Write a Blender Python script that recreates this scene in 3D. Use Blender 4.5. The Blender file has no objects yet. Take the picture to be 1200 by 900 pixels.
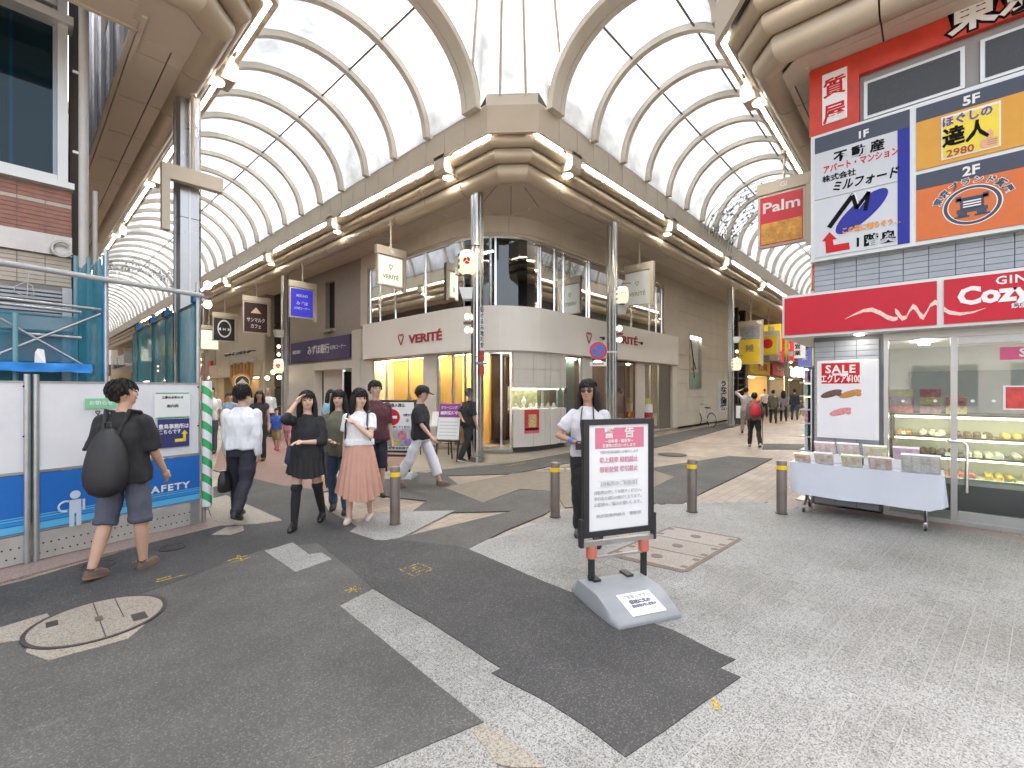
import bpy, bmesh, math, random
from mathutils import Vector, Matrix, noise
random.seed(7)
SC = bpy.context.scene
COL = SC.collection
R = math.radians
# ---------------------------------------------------------------- camera, sky, sun, exposure
CAM_H, FPX, HZ = 1.65, 535.0, 457.0                 # eye height, focal length and horizon measured in the 1200 px wide photograph
YAW = R(42.5)                                       # the right-hand street runs along +X, the left-hand one along +Y
CY, SY = math.cos(YAW), math.sin(YAW)
cd = bpy.data.cameras.new('camera'); cam = bpy.data.objects.new('camera', cd); COL.objects.link(cam)
cd.sensor_width = 36.0; cd.lens = 36.0 * FPX / 1200; cd.shift_y = 7 / 1200
cd.clip_start = .05; cd.clip_end = 2000
cam.location = (0, 0, CAM_H); cam.rotation_euler = (R(90), 0, YAW - R(90)); SC.camera = cam
W = bpy.data.worlds.new('World'); SC.world = W; W.use_nodes = True
nt = W.node_tree; nt.nodes.clear()
sky = nt.nodes.new('ShaderNodeTexSky'); sky.sky_type = 'NISHITA'; sky.sun_disc = False
sky.sun_elevation = R(60); sky.sun_rotation = R(60); sky.dust_density = 6; sky.air_density = 1.0; sky.ozone_density = .4
hsv = nt.nodes.new('ShaderNodeHueSaturation'); hsv.inputs['Saturation'].default_value = .35   # thin high cloud greys the blue
bgn = nt.nodes.new('ShaderNodeBackground'); bgn.inputs['Strength'].default_value = .15
wo = nt.nodes.new('ShaderNodeOutputWorld')
nt.links.new(sky.outputs[0], hsv.inputs['Color']); nt.links.new(hsv.outputs[0], bgn.inputs[0]); nt.links.new(bgn.outputs[0], wo.inputs[0])
sl = bpy.data.lights.new('sun', 'SUN'); sl.energy = 1.5; sl.angle = R(40); sl.color = (1, .98, .95)
sun = bpy.data.objects.new('sun', sl); COL.objects.link(sun)
_a = R(60); _e = R(60)                              # direction to the sun, high and behind the camera's left shoulder
sun.rotation_euler = Vector((math.sin(_a) * math.cos(_e), math.cos(_a) * math.cos(_e), math.sin(_e))).to_track_quat('Z', 'Y').to_euler()
SC.view_settings.view_transform = 'Standard'; SC.view_settings.look = 'None'
SC.view_settings.exposure = 2.52; SC.view_settings.gamma = 1.0; SC.view_settings.use_curve_mapping = False
cy = SC.cycles; cy.use_denoising = True; cy.max_bounces = 8; cy.diffuse_bounces = 4; cy.glossy_bounces = 3
cy.transmission_bounces = 4; cy.transparent_max_bounces = 12; cy.sample_clamp_indirect = 6; cy.caustics_reflective = False; cy.caustics_refractive = False
try: cy.denoiser = 'OPENIMAGEDENOISE'
except Exception: pass

# ---------------------------------------------------------------- measuring: sight lines of the photograph met with the ground or a wall plane
def ray(px, py):
    t = (px - 600) / FPX; v = (HZ - py) / FPX
    return CY + t * SY, SY - t * CY, v
def gp(px, py, z=0.0):
    a, b, v = ray(px, py); d = (z - CAM_H) / v
    return (a * d, b * d)
def onx(X, px, py=HZ):
    a, b, v = ray(px, py); d = X / a
    return (X, b * d, CAM_H + v * d)
def ony(Y, px, py=HZ):
    a, b, v = ray(px, py); d = Y / b
    return (a * d, Y, CAM_H + v * d)
def yx(X, px): return onx(X, px)[1]
def xy(Y, px): return ony(Y, px)[0]

# ---------------------------------------------------------------- materials
MATS = {}
def M(name, col, rough=.6, metal=0.0, var=.08, vs=3.0, bump=0.0, bs=60.0, emit=0.0, spec=.5, streak=0.0, alpha=None):
    if name in MATS: return MATS[name]
    m = bpy.data.materials.new(name); m.use_nodes = True; n = m.node_tree.nodes; L = m.node_tree.links
    b = n['Principled BSDF']; b.inputs['Roughness'].default_value = rough; b.inputs['Metallic'].default_value = metal
    b.inputs['Specular IOR Level'].default_value = spec
    c3 = col[:3]
    b.inputs['Base Color'].default_value = (*c3, 1)
    if var > 0 or bump > 0:
        g = n.new('ShaderNodeNewGeometry')
    if var > 0:
        nz = n.new('ShaderNodeTexNoise'); nz.inputs['Scale'].default_value = vs; nz.inputs['Detail'].default_value = 5; nz.inputs['Roughness'].default_value = .62
        if streak:
            mp = n.new('ShaderNodeMapping'); mp.inputs['Scale'].default_value = (1, 1, streak); L.new(g.outputs['Position'], mp.inputs[0]); L.new(mp.outputs[0], nz.inputs['Vector'])
        else: L.new(g.outputs['Position'], nz.inputs['Vector'])
        cr = n.new('ShaderNodeValToRGB')
        cr.color_ramp.elements[0].position = .28; cr.color_ramp.elements[1].position = .72
        cr.color_ramp.elements[0].color = (*[x * (1 - var) for x in c3], 1); cr.color_ramp.elements[1].color = (*[min(1, x * (1 + var)) for x in c3], 1)
        L.new(nz.outputs['Fac'], cr.inputs[0]); L.new(cr.outputs[0], b.inputs['Base Color'])
        mr = n.new('ShaderNodeMapRange'); mr.inputs['To Min'].default_value = max(.02, rough - .1); mr.inputs['To Max'].default_value = min(1, rough + .1)
        L.new(nz.outputs['Fac'], mr.inputs[0]); L.new(mr.outputs[0], b.inputs['Roughness'])
    if bump > 0:
        nb = n.new('ShaderNodeTexNoise'); nb.inputs['Scale'].default_value = bs; nb.inputs['Detail'].default_value = 3
        L.new(g.outputs['Position'], nb.inputs['Vector'])
        bp = n.new('ShaderNodeBump'); bp.inputs['Strength'].default_value = bump; bp.inputs['Distance'].default_value = .01
        L.new(nb.outputs['Fac'], bp.inputs['Height']); L.new(bp.outputs[0], b.inputs['Normal'])
    if emit > 0:
        b.inputs['Emission Color'].default_value = (*c3, 1); b.inputs['Emission Strength'].default_value = emit
        m.cycles.emission_sampling = 'NONE'
    MATS[name] = m
    return m
def LAMP(name, col, strength, sample=True):
    if name in MATS: return MATS[name]
    m = bpy.data.materials.new(name); m.use_nodes = True; n = m.node_tree.nodes; n.clear()
    e = n.new('ShaderNodeEmission'); e.inputs[0].default_value = (*col, 1); e.inputs[1].default_value = strength
    o = n.new('ShaderNodeOutputMaterial'); m.node_tree.links.new(e.outputs[0], o.inputs[0])
    if not sample: m.cycles.emission_sampling = 'NONE'
    MATS[name] = m
    return m
def PANE(name, tint=(.85, .9, .88), refl=1.0, haze=0.0, hcol=(.8, .8, .8)):
    """clear window glass: a fresnel mirror over a tinted clear pane, with an optional dusty film"""
    if name in MATS: return MATS[name]
    m = bpy.data.materials.new(name); m.use_nodes = True; n = m.node_tree.nodes; L = m.node_tree.links; n.clear()
    tr = n.new('ShaderNodeBsdfTransparent'); tr.inputs[0].default_value = (*tint, 1)
    last = tr
    if haze > 0:
        df = n.new('ShaderNodeBsdfDiffuse'); df.inputs[0].default_value = (*hcol, 1)
        mx = n.new('ShaderNodeMixShader'); mx.inputs[0].default_value = haze
        L.new(tr.outputs[0], mx.inputs[1]); L.new(df.outputs[0], mx.inputs[2]); last = mx
    gl = n.new('ShaderNodeBsdfGlossy'); gl.inputs['Roughness'].default_value = .015
    gl.inputs[0].default_value = (refl, refl, refl, 1) if refl <= 1 else (1, 1, 1, 1)
    fr = n.new('ShaderNodeFresnel'); fr.inputs[0].default_value = 1.55
    mt = n.new('ShaderNodeMath'); mt.operation = 'MULTIPLY'; mt.use_clamp = True; mt.inputs[1].default_value = 1.8 * refl
    L.new(fr.outputs[0], mt.inputs[0])
    m2 = n.new('ShaderNodeMixShader'); L.new(mt.outputs[0], m2.inputs[0]); L.new(last.outputs[0], m2.inputs[1]); L.new(gl.outputs[0], m2.inputs[2])
    o = n.new('ShaderNodeOutputMaterial'); L.new(m2.outputs[0], o.inputs[0])
    MATS[name] = m
    return m

# ---------------------------------------------------------------- mesh building
class MB:
    def __init__(s): s.v = []; s.f = []; s.sm = False
    def add(s, vs, fs):
        k = len(s.v); s.v += [tuple(map(float, p)) for p in vs]; s.f += [tuple(i + k for i in f) for f in fs]; return s
    def box(s, x0, x1, y0, y1, z0, z1):
        return s.add([(x0, y0, z0), (x1, y0, z0), (x1, y1, z0), (x0, y1, z0), (x0, y0, z1), (x1, y0, z1), (x1, y1, z1), (x0, y1, z1)],
                     [(3, 2, 1, 0), (4, 5, 6, 7), (0, 1, 5, 4), (1, 2, 6, 5), (2, 3, 7, 6), (3, 0, 4, 7)])
    def cbox(s, x0, x1, y0, y1, z0, z1, c=.01):
        """a box with its vertical and top edges chamfered"""
        P = lambda x0, x1, y0, y1, z: [(x0 + c, y0, z), (x1 - c, y0, z), (x1, y0 + c, z), (x1, y1 - c, z), (x1 - c, y1, z), (x0 + c, y1, z), (x0, y1 - c, z), (x0, y0 + c, z)]
        r = [P(x0, x1, y0, y1, z0), P(x0, x1, y0, y1, z1 - c), P(x0 + c, x1 - c, y0 + c, y1 - c, z1)]
        return s.rings(r)
    def rings(s, rs, cap0=True, cap1=True, closed=True):
        k = len(s.v); n = len(rs[0])
        for r in rs: s.v += [tuple(map(float, p)) for p in r]
        for j in range(len(rs) - 1):
            for i in range(n if closed else n - 1):
                a = k + j * n + i; b = k + j * n + (i + 1) % n
                s.f.append((a, b, b + n, a + n))
        if cap0: s.f.append(tuple(k + i for i in reversed(range(n))))
        if cap1: s.f.append(tuple(k + (len(rs) - 1) * n + i for i in range(n)))
        return s
    def prism(s, poly, z0, z1):
        n = len(poly)
        ar = sum(poly[i][0] * poly[(i + 1) % n][1] - poly[(i + 1) % n][0] * poly[i][1] for i in range(n))
        if ar < 0: poly = poly[::-1]
        return s.rings([[(x, y, z0) for x, y in poly], [(x, y, z1) for x, y in poly]])
    def cyl(s, p0, p1, r, n=12, r1=None):
        return s.tube([p0, p1], [r, r if r1 is None else r1], n)
    def tube(s, pts, r, n=8, ell=None):
        """a closed tube through pts; r one radius or one for each point; ell squashes it across its own second axis"""
        P = [Vector(p) for p in pts]; rr = r if isinstance(r, (list, tuple)) else [r] * len(P)
        rs = []; up = None
        for i, p in enumerate(P):
            t = (P[min(i + 1, len(P) - 1)] - P[max(i - 1, 0)])
            if t.length < 1e-9: t = Vector((0, 0, 1))
            t.normalize()
            if up is None:
                up = Vector((0, 0, 1)) if abs(t.z) < .9 else Vector((0, 1, 0))
            a = up - t * up.dot(t)
            if a.length < 1e-4: a = t.orthogonal()
            a.normalize(); up = a; b = t.cross(a)
            e = 1 if ell is None else (ell[i] if isinstance(ell, (list, tuple)) else ell)
            rs.append([p + (a * math.cos(q) * e - b * math.sin(q)) * rr[i] for q in [2 * math.pi * k / n for k in range(n)]])
        return s.rings(rs[::1])
    def ball(s, c, rx, ry=None, rz=None, n=12, m=8, M3=None):
        ry = ry or rx; rz = rz or rx; c = Vector(c); k = len(s.v); pts = []
        for j in range(1, m):
            th = math.pi * j / m
            for i in range(n):
                ph = 2 * math.pi * i / n
                p = Vector((rx * math.sin(th) * math.cos(ph), ry * math.sin(th) * math.sin(ph), rz * math.cos(th)))
                pts.append(p)
        pts += [Vector((0, 0, rz)), Vector((0, 0, -rz))]
        if M3 is not None: pts = [M3 @ p for p in pts]
        s.v += [tuple(p + c) for p in pts]
        for j in range(m - 2):
            for i in range(n):
                a = k + j * n + i; b = k + j * n + (i + 1) % n
                s.f.append((a, a + n, b + n, b))
        T = k + (m - 1) * n
        for i in range(n):
            s.f.append((T, k + i, k + (i + 1) % n)); s.f.append((T + 1, k + (m - 2) * n + (i + 1) % n, k + (m - 2) * n + i))
        return s
    def sheet(s, poly, z):
        n = len(poly)
        ar = sum(poly[i][0] * poly[(i + 1) % n][1] - poly[(i + 1) % n][0] * poly[i][1] for i in range(n))
        if ar < 0: poly = poly[::-1]
        return s.add([(x, y, z) for x, y in poly], [tuple(range(n))])
    def slab(s, poly, z, j=.004):
        q = []; n = len(poly)
        for i in range(n):                               # ragged, hand-cut edges
            a, b = Vector(poly[i]), Vector(poly[(i + 1) % n]); k = max(1, min(60, int((b - a).length / .11)))
            for t in range(k):
                p = a.lerp(b, t / k); w = j if t else 0
                q.append((p.x + w * noise.noise((p.x * 9, p.y * 9, 1)) * 1.6, p.y + w * noise.noise((p.x * 9, p.y * 9, 7)) * 1.6))
        return s.prism(q, -.02, z)
    def quad(s, a, b, c, d): return s.add([a, b, c, d], [(0, 1, 2, 3)])
    def xf(s, M4, i0=0):
        s.v = s.v[:i0] + [tuple(M4 @ Vector(p)) for p in s.v[i0:]]; return s
    def mesh(s, name, mat=None, smooth=False):
        me = bpy.data.meshes.new(name); me.from_pydata(s.v, [], s.f)
        if mat is not None: me.materials.append(mat)
        if smooth: me.polygons.foreach_set('use_smooth', [True] * len(me.polygons))
        me.update()
        return me
def auto_smooth(me, ang=40):
    bm = bmesh.new(); bm.from_mesh(me)
    for f in bm.faces: f.smooth = True
    lim = R(ang)
    for e in bm.edges: e.smooth = not (len(e.link_faces) == 2 and e.calc_face_angle(3.2) > lim)
    bm.to_mesh(me); bm.free()
def obj(name, data, mat=None, parent=None, smooth=0, loc=None):
    """links one mesh object; a child's shape is given in its parent's own coordinates"""
    if isinstance(data, MB):
        data = data.mesh(name, mat)
        if smooth: auto_smooth(data, smooth)
    o = bpy.data.objects.new(name, data); COL.objects.link(o)
    if parent is not None: o.parent = parent
    if loc is not None: o.location = loc
    return o
def tag(o, label=None, cat=None, group=None, kind=None):
    if label: o['label'] = label
    if cat: o['category'] = cat
    if group: o['group'] = group
    if kind: o['kind'] = kind
    return o
def thing(name, label, cat, loc=(0, 0, 0), rz=0.0, group=None):
    o = bpy.data.objects.new(name, None); COL.objects.link(o); o.empty_display_size = .2
    o.location = loc; o.rotation_euler = (0, 0, rz)
    return tag(o, label, cat, group)
def wpart(parent, name, mb, mat, smooth=0):
    """a part whose shape was measured in world coordinates, under an unrotated thing or one of its parts"""
    p = parent; off = Vector((0, 0, 0))
    while p is not None: off += Vector(p.location); p = p.parent
    mb.v = [(x - off.x, y - off.y, z - off.z) for x, y, z in mb.v]
    return obj(name, mb, mat, parent, smooth)
def copy_tree(o, parent=None, loc=None, rz=None, label=None):
    c = o.copy(); COL.objects.link(c); c.parent = parent
    if loc is not None: c.location = loc
    if rz is not None: c.rotation_euler = (0, 0, rz)
    if label: c['label'] = label
    for ch in [x for x in COL.objects if x.parent == o]: copy_tree(ch, c)
    return c
def text(parent, s, size, mat, M4, name='lettering', bold=.0, align='CENTER', ext=.002, width=None, shear=0.0, spacing=1.0, xs=1.0):
    """flat lettering; M4 takes x to the reading direction, y up, z out of the surface (in the parent's coordinates)"""
    c = bpy.data.curves.new('lettering', 'FONT'); c.body = s; c.size = size; c.align_x = align; c.align_y = 'CENTER'
    c.resolution_u = 2; c.offset = bold * size; c.extrude = ext; c.shear = shear; c.space_character = spacing
    o = bpy.data.objects.new('lettering', c); COL.objects.link(o)
    me = bpy.data.meshes.new_from_object(o); bpy.data.objects.remove(o); bpy.data.curves.remove(c)
    xsv = [v.co.x for v in me.vertices]
    k = xs
    if width and xsv: k = width / (max(xsv) - min(xsv))
    me.transform(M4 @ Matrix.Diagonal((k, 1, 1, 1)))
    me.materials.clear(); me.materials.append(mat); me.name = name
    q = bpy.data.objects.new(name, me); COL.objects.link(q); q.parent = parent
    return q
def face_mx(X, y, z, off=(0, 0, 0)):       # lettering on a wall that faces -X (seen from the camera: +y is to the left, so text runs to -y)
    return Matrix(((0, 0, -1, X - off[0]), (-1, 0, 0, y - off[1]), (0, 1, 0, z - off[2]), (0, 0, 0, 1)))
def face_my(Y, x, z, off=(0, 0, 0)):       # lettering on a wall that faces -Y
    return Matrix(((1, 0, 0, x - off[0]), (0, 0, -1, Y - off[1]), (0, 1, 0, z - off[2]), (0, 0, 0, 1)))

# shared materials
beige = M('beige_panel', (.50, .435, .335), .42, 0, .06, 1.2)
beige_d = M('beige_soffit', (.55, .485, .395), .5, 0, .07, .8)
brass = M('satin_beige_metal', (.47, .405, .305), .34, .2, .06, 2)
joint = M('dark_joint', (.06, .05, .045), .8, 0, 0)
chrome = M('polished_steel', (.74, .74, .73), .2, 1, .06, 4)
steel = M('brushed_steel', (.50, .50, .49), .34, 1, .1, 6)
galv = M('galvanised_pipe', (.42, .44, .45), .4, .8, .12, 9)
alu = M('anodised_aluminium', (.52, .52, .50), .38, .6, .05, 3)
white = M('white_paint', (.74, .74, .72), .5, 0, .04, 3)
offw = M('warm_white_panel', (.82, .79, .74), .45, 0, .03, 1)
black = M('black_plastic', (.018, .018, .02), .42, 0, .15, 8)
dark = M('dark_interior', (.03, .028, .026), .8, 0, .2, 2)
red = M('red_print', (.52, .02, .025), .6, 0, .04, 3, spec=.2)
inkb = M('black_print', (.008, .008, .009), .7, 0, 0, spec=.1)
fluo = LAMP('fluorescent_tube', (1, .985, .96), 44.0)
dlamp = LAMP('downlight_lamp', (1, .92, .8), 16.0)
# ================================================================ ground
def granite_mat(name, dark_c, mid_c, light_c, sc=165.0, rough=.62):
    m = bpy.data.materials.new(name); m.use_nodes = True; n = m.node_tree.nodes; L = m.node_tree.links; b = n['Principled BSDF']
    g = n.new('ShaderNodeNewGeometry')
    vo = n.new('ShaderNodeTexVoronoi'); vo.inputs['Scale'].default_value = sc; L.new(g.outputs['Position'], vo.inputs['Vector'])
    sep = n.new('ShaderNodeSeparateColor'); L.new(vo.outputs['Color'], sep.inputs[0])
    cr = n.new('ShaderNodeValToRGB'); cr.color_ramp.interpolation = 'CONSTANT'
    e = cr.color_ramp.elements; e[0].position = 0; e[0].color = (*dark_c, 1); e[1].position = .2; e[1].color = (*mid_c, 1)
    q = e.new(.62); q.color = (*light_c, 1)
    L.new(sep.outputs[0], cr.inputs[0])
    nz = n.new('ShaderNodeTexNoise'); nz.inputs['Scale'].default_value = 1.1; nz.inputs['Detail'].default_value = 6; L.new(g.outputs['Position'], nz.inputs['Vector'])
    r2 = n.new('ShaderNodeValToRGB'); r2.color_ramp.elements[0].position = .3; r2.color_ramp.elements[0].color = (.80, .78, .74, 1); r2.color_ramp.elements[1].position = .62; r2.color_ramp.elements[1].color = (1, 1, 1, 1)
    L.new(nz.outputs['Fac'], r2.inputs[0])
    oi = n.new('ShaderNodeObjectInfo'); mr = n.new('ShaderNodeMapRange'); mr.inputs['To Min'].default_value = .93; mr.inputs['To Max'].default_value = 1.05
    L.new(oi.outputs['Random'], mr.inputs[0])
    mx = n.new('ShaderNodeMix'); mx.data_type = 'RGBA'; mx.blend_type = 'MULTIPLY'; mx.inputs[0].default_value = 1
    L.new(cr.outputs[0], mx.inputs[6]); L.new(r2.outputs[0], mx.inputs[7])
    m3 = n.new('ShaderNodeMix'); m3.data_type = 'RGBA'; m3.blend_type = 'MULTIPLY'; m3.inputs[0].default_value = 1
    L.new(mx.outputs[2], m3.inputs[6]); L.new(mr.outputs[0], m3.inputs[7])
    L.new(m3.outputs[2], b.inputs['Base Color']); b.inputs['Roughness'].default_value = rough
    bp = n.new('ShaderNodeBump'); bp.inputs['Strength'].default_value = .25; bp.inputs['Distance'].default_value = .004
    L.new(sep.outputs[1], bp.inputs['Height']); L.new(bp.outputs[0], b.inputs['Normal'])
    return m
def asphalt_mat(name, base, speck):
    m = bpy.data.materials.new(name); m.use_nodes = True; n = m.node_tree.nodes; L = m.node_tree.links; b = n['Principled BSDF']
    g = n.new('ShaderNodeNewGeometry')
    vo = n.new('ShaderNodeTexVoronoi'); vo.inputs['Scale'].default_value = 150; L.new(g.outputs['Position'], vo.inputs['Vector'])
    sep = n.new('ShaderNodeSeparateColor'); L.new(vo.outputs['Color'], sep.inputs[0])
    cr = n.new('ShaderNodeValToRGB'); e = cr.color_ramp.elements; e[0].position = 0; e[0].color = (*[x * .78 for x in base], 1); e[1].position = 1; e[1].color = (*speck, 1)
    q = e.new(.8); q.color = (*[x * 1.1 for x in base], 1)
    L.new(sep.outputs[0], cr.inputs[0])
    nz = n.new('ShaderNodeTexNoise'); nz.inputs['Scale'].default_value = 1.6; nz.inputs['Detail'].default_value = 8; nz.inputs['Roughness'].default_value = .65; L.new(g.outputs['Position'], nz.inputs['Vector'])
    r2 = n.new('ShaderNodeValToRGB'); r2.color_ramp.elements[0].position = .3; r2.color_ramp.elements[0].color = (.72, .71, .69, 1); r2.color_ramp.elements[1].position = .7; r2.color_ramp.elements[1].color = (1.22, 1.2, 1.15, 1)
    L.new(nz.outputs['Fac'], r2.inputs[0])
    mx = n.new('ShaderNodeMix'); mx.data_type = 'RGBA'; mx.blend_type = 'MULTIPLY'; mx.inputs[0].default_value = 1
    L.new(cr.outputs[0], mx.inputs[6]); L.new(r2.outputs[0], mx.inputs[7])
    # scuffs: thin pale scratches and stains
    n2 = n.new('ShaderNodeTexNoise'); n2.inputs['Scale'].default_value = 9; n2.inputs['Detail'].default_value = 9; n2.inputs['Roughness'].default_value = .75
    mp = n.new('ShaderNodeMapping'); mp.inputs['Rotation'].default_value = (0, 0, .4); mp.inputs['Scale'].default_value = (.35, 1.6, 1); L.new(g.outputs['Position'], mp.inputs[0]); L.new(mp.outputs[0], n2.inputs['Vector'])
    r3 = n.new('ShaderNodeValToRGB'); r3.color_ramp.elements[0].position = .6; r3.color_ramp.elements[0].color = (0, 0, 0, 1); r3.color_ramp.elements[1].position = .74; r3.color_ramp.elements[1].color = (.4, .4, .4, 1)
    L.new(n2.outputs['Fac'], r3.inputs[0])
    m4 = n.new('ShaderNodeMix'); m4.data_type = 'RGBA'; m4.inputs[7].default_value = (.17, .165, .155, 1)
    L.new(r3.outputs[0], m4.inputs[0]); L.new(mx.outputs[2], m4.inputs[6])
    L.new(m4.outputs[2], b.inputs['Base Color']); b.inputs['Roughness'].default_value = .8
    bp = n.new('ShaderNodeBump'); bp.inputs['Strength'].default_value = .5; bp.inputs['Distance'].default_value = .006
    L.new(sep.outputs[1], bp.inputs['Height']); L.new(bp.outputs[0], b.inputs['Normal'])
    return m
def street_tile_mat():
    m = bpy.data.materials.new('street_paving'); m.use_nodes = True; n = m.node_tree.nodes; L = m.node_tree.links; b = n['Principled BSDF']
    g = n.new('ShaderNodeNewGeometry')
    br = n.new('ShaderNodeTexBrick'); br.inputs['Scale'].default_value = 1.0; br.inputs['Brick Width'].default_value = .3; br.inputs['Row Height'].default_value = .15
    br.inputs['Mortar Size'].default_value = .006; br.inputs['Color1'].default_value = (.33, .27, .215, 1); br.inputs['Color2'].default_value = (.27, .215, .175, 1); br.inputs['Mortar'].default_value = (.16, .13, .11, 1)
    L.new(g.outputs['Position'], br.inputs['Vector'])
    nz = n.new('ShaderNodeTexNoise'); nz.inputs['Scale'].default_value = 1.4; nz.inputs['Detail'].default_value = 6; L.new(g.outputs['Position'], nz.inputs['Vector'])
    r2 = n.new('ShaderNodeValToRGB'); r2.color_ramp.elements[0].position = .3; r2.color_ramp.elements[0].color = (.72, .70, .68, 1); r2.color_ramp.elements[1].position = .68; r2.color_ramp.elements[1].color = (1.15, 1.12, 1.08, 1)
    L.new(nz.outputs['Fac'], r2.inputs[0])
    mx = n.new('ShaderNodeMix'); mx.data_type = 'RGBA'; mx.blend_type = 'MULTIPLY'; mx.inputs[0].default_value = 1
    L.new(br.outputs['Color'], mx.inputs[6]); L.new(r2.outputs[0], mx.inputs[7]); L.new(mx.outputs[2], b.inputs['Base Color'])
    b.inputs['Roughness'].default_value = .55
    return m
granite = granite_mat('salt_and_pepper_granite', (.105, .103, .10), (.215, .211, .204), (.30, .296, .288))
granite_b = granite_mat('beige_granite', (.16, .14, .112), (.255, .225, .185), (.32, .285, .24), 160)
hatch_m = granite_mat('hatch_granite', (.19, .16, .145), (.26, .225, .20), (.31, .275, .25), 160)
granite_p = granite_mat('pink_granite', (.18, .13, .115), (.27, .205, .18), (.33, .255, .225), 160)
asph_new = asphalt_mat('dark_asphalt', (.042, .042, .044), (.11, .108, .105))
asph_mid = asphalt_mat('greyed_asphalt', (.068, .066, .063), (.14, .135, .13))
asph_old = asphalt_mat('worn_asphalt', (.072, .070, .067), (.14, .135, .13))
tile_m = street_tile_mat()

def spots(m, links_in, amount=.62, sc=2.6, size=.05):
    n = m.node_tree.nodes; L = m.node_tree.links; b = n['Principled BSDF']; src = b.inputs['Base Color'].links[0].from_socket
    g = n.new('ShaderNodeNewGeometry'); nz = n.new('ShaderNodeTexNoise'); nz.inputs['Scale'].default_value = 14; L.new(g.outputs['Position'], nz.inputs['Vector'])
    ad = n.new('ShaderNodeMix'); ad.data_type = 'RGBA'; ad.inputs[0].default_value = .03; L.new(g.outputs['Position'], ad.inputs[6]); L.new(nz.outputs['Color'], ad.inputs[7])
    vo = n.new('ShaderNodeTexVoronoi'); vo.inputs['Scale'].default_value = sc; L.new(ad.outputs[2], vo.inputs['Vector'])
    mr = n.new('ShaderNodeMapRange'); mr.inputs['From Min'].default_value = size; mr.inputs['From Max'].default_value = size * 1.6; mr.inputs['To Min'].default_value = amount; mr.inputs['To Max'].default_value = 1; L.new(vo.outputs['Distance'], mr.inputs[0])
    mx = n.new('ShaderNodeMix'); mx.data_type = 'RGBA'; mx.blend_type = 'MULTIPLY'; mx.inputs[0].default_value = 1; L.new(src, mx.inputs[6]); L.new(mr.outputs[0], mx.inputs[7]); L.new(mx.outputs[2], b.inputs['Base Color'])
    nl = n.new('ShaderNodeTexNoise'); nl.inputs['Scale'].default_value = .55; nl.inputs['Detail'].default_value = 5; L.new(g.outputs['Position'], nl.inputs['Vector'])
    m2 = n.new('ShaderNodeMapRange'); m2.inputs['From Min'].default_value = .35; m2.inputs['From Max'].default_value = .6; m2.inputs['To Min'].default_value = .84; m2.inputs['To Max'].default_value = 1.03; L.new(nl.outputs['Fac'], m2.inputs[0])
    m3 = n.new('ShaderNodeMix'); m3.data_type = 'RGBA'; m3.blend_type = 'MULTIPLY'; m3.inputs[0].default_value = 1; L.new(mx.outputs[2], m3.inputs[6]); L.new(m2.outputs[0], m3.inputs[7]); L.new(m3.outputs[2], b.inputs['Base Color'])
for m_ in (granite, tile_m): spots(m_, None, .74, 2.4, .035)
for m_ in (asph_old, asph_new, asph_mid): spots(m_, None, 1.5, 3.1, .022)
redpav = M('red_paving', (.16, .092, .074), .7, 0, .2, 4, .2, 60)
yel_paint = M('yellow_road_paint', (.42, .30, .04), .8, 0, .3, 30)
def wear(m):                                            # worn away in flecks so that the asphalt shows through
    n = m.node_tree.nodes; L = m.node_tree.links; b = n['Principled BSDF']; g_ = n.new('ShaderNodeNewGeometry'); nz = n.new('ShaderNodeTexNoise'); nz.inputs['Scale'].default_value = 45; nz.inputs['Detail'].default_value = 6; nz.inputs['Roughness'].default_value = .7
    L.new(g_.outputs['Position'], nz.inputs['Vector']); mr = n.new('ShaderNodeMapRange'); mr.inputs['From Min'].default_value = .40; mr.inputs['From Max'].default_value = .56; L.new(nz.outputs['Fac'], mr.inputs[0]); L.new(mr.outputs[0], b.inputs['Alpha'])
wear(yel_paint)
def struct(name, mb, mat, parent=None, smooth=0):
    o = obj(name, mb, mat, parent, smooth)
    if parent is None: tag(o, kind='structure')
    return o
def G(*pts): return [gp(*p) for p in pts]
struct('ground', MB().sheet([(-300, -300), (400, -300), (400, 400), (-300, 400)], 0), tile_m)
# granite bed of the plaza with its setts standing proud of the joints
plaza_px = [(530, 646), (590, 628), (640, 608), (655, 598), (690, 600), (760, 594), (800, 590), (880, 588), (925, 596), (1000, 605), (1150, 628), (1290, 652)]
plaza = [gp(*p) for p in plaza_px] + [(6.4, -2.8), (2.5, -4.5), (-2.5, -4.5), (-3.5, -1), gp(300, 960), gp(398, 712), gp(437, 690)]
sett_joint = M('pale_joint_mortar', (.285, .28, .272), .9, 0, .2, 8)
bed = struct('plaza_pavement', MB().sheet(plaza, .0130), sett_joint)
def inside(p, poly):
    x, y = p; c = False; n = len(poly)
    for i in range(n):
        x1, y1 = poly[i]; x2, y2 = poly[(i + 1) % n]
        if (y1 > y) != (y2 > y) and x < (x2 - x1) * (y - y1) / (y2 - y1) + x1: c = not c
    return c
# asphalt strips, each a sheet above the one below
darkp_px = [(437, 692), (512, 737), (587, 787), (578, 793), (640, 826), (690, 858), (733, 892), (868, 797), (843, 786), (862, 776), (846, 770), (790, 742), (720, 716), (640, 685), (548, 645)]
new_poly = G(*darkp_px) + G((500, 640), (420, 636), (300, 640), (150, 700), (0, 765), (-60, 800), (-80, 700), (0, 678), (120, 650), (245, 620), (300, 602), (360, 592), (440, 625), (455, 634))
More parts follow.
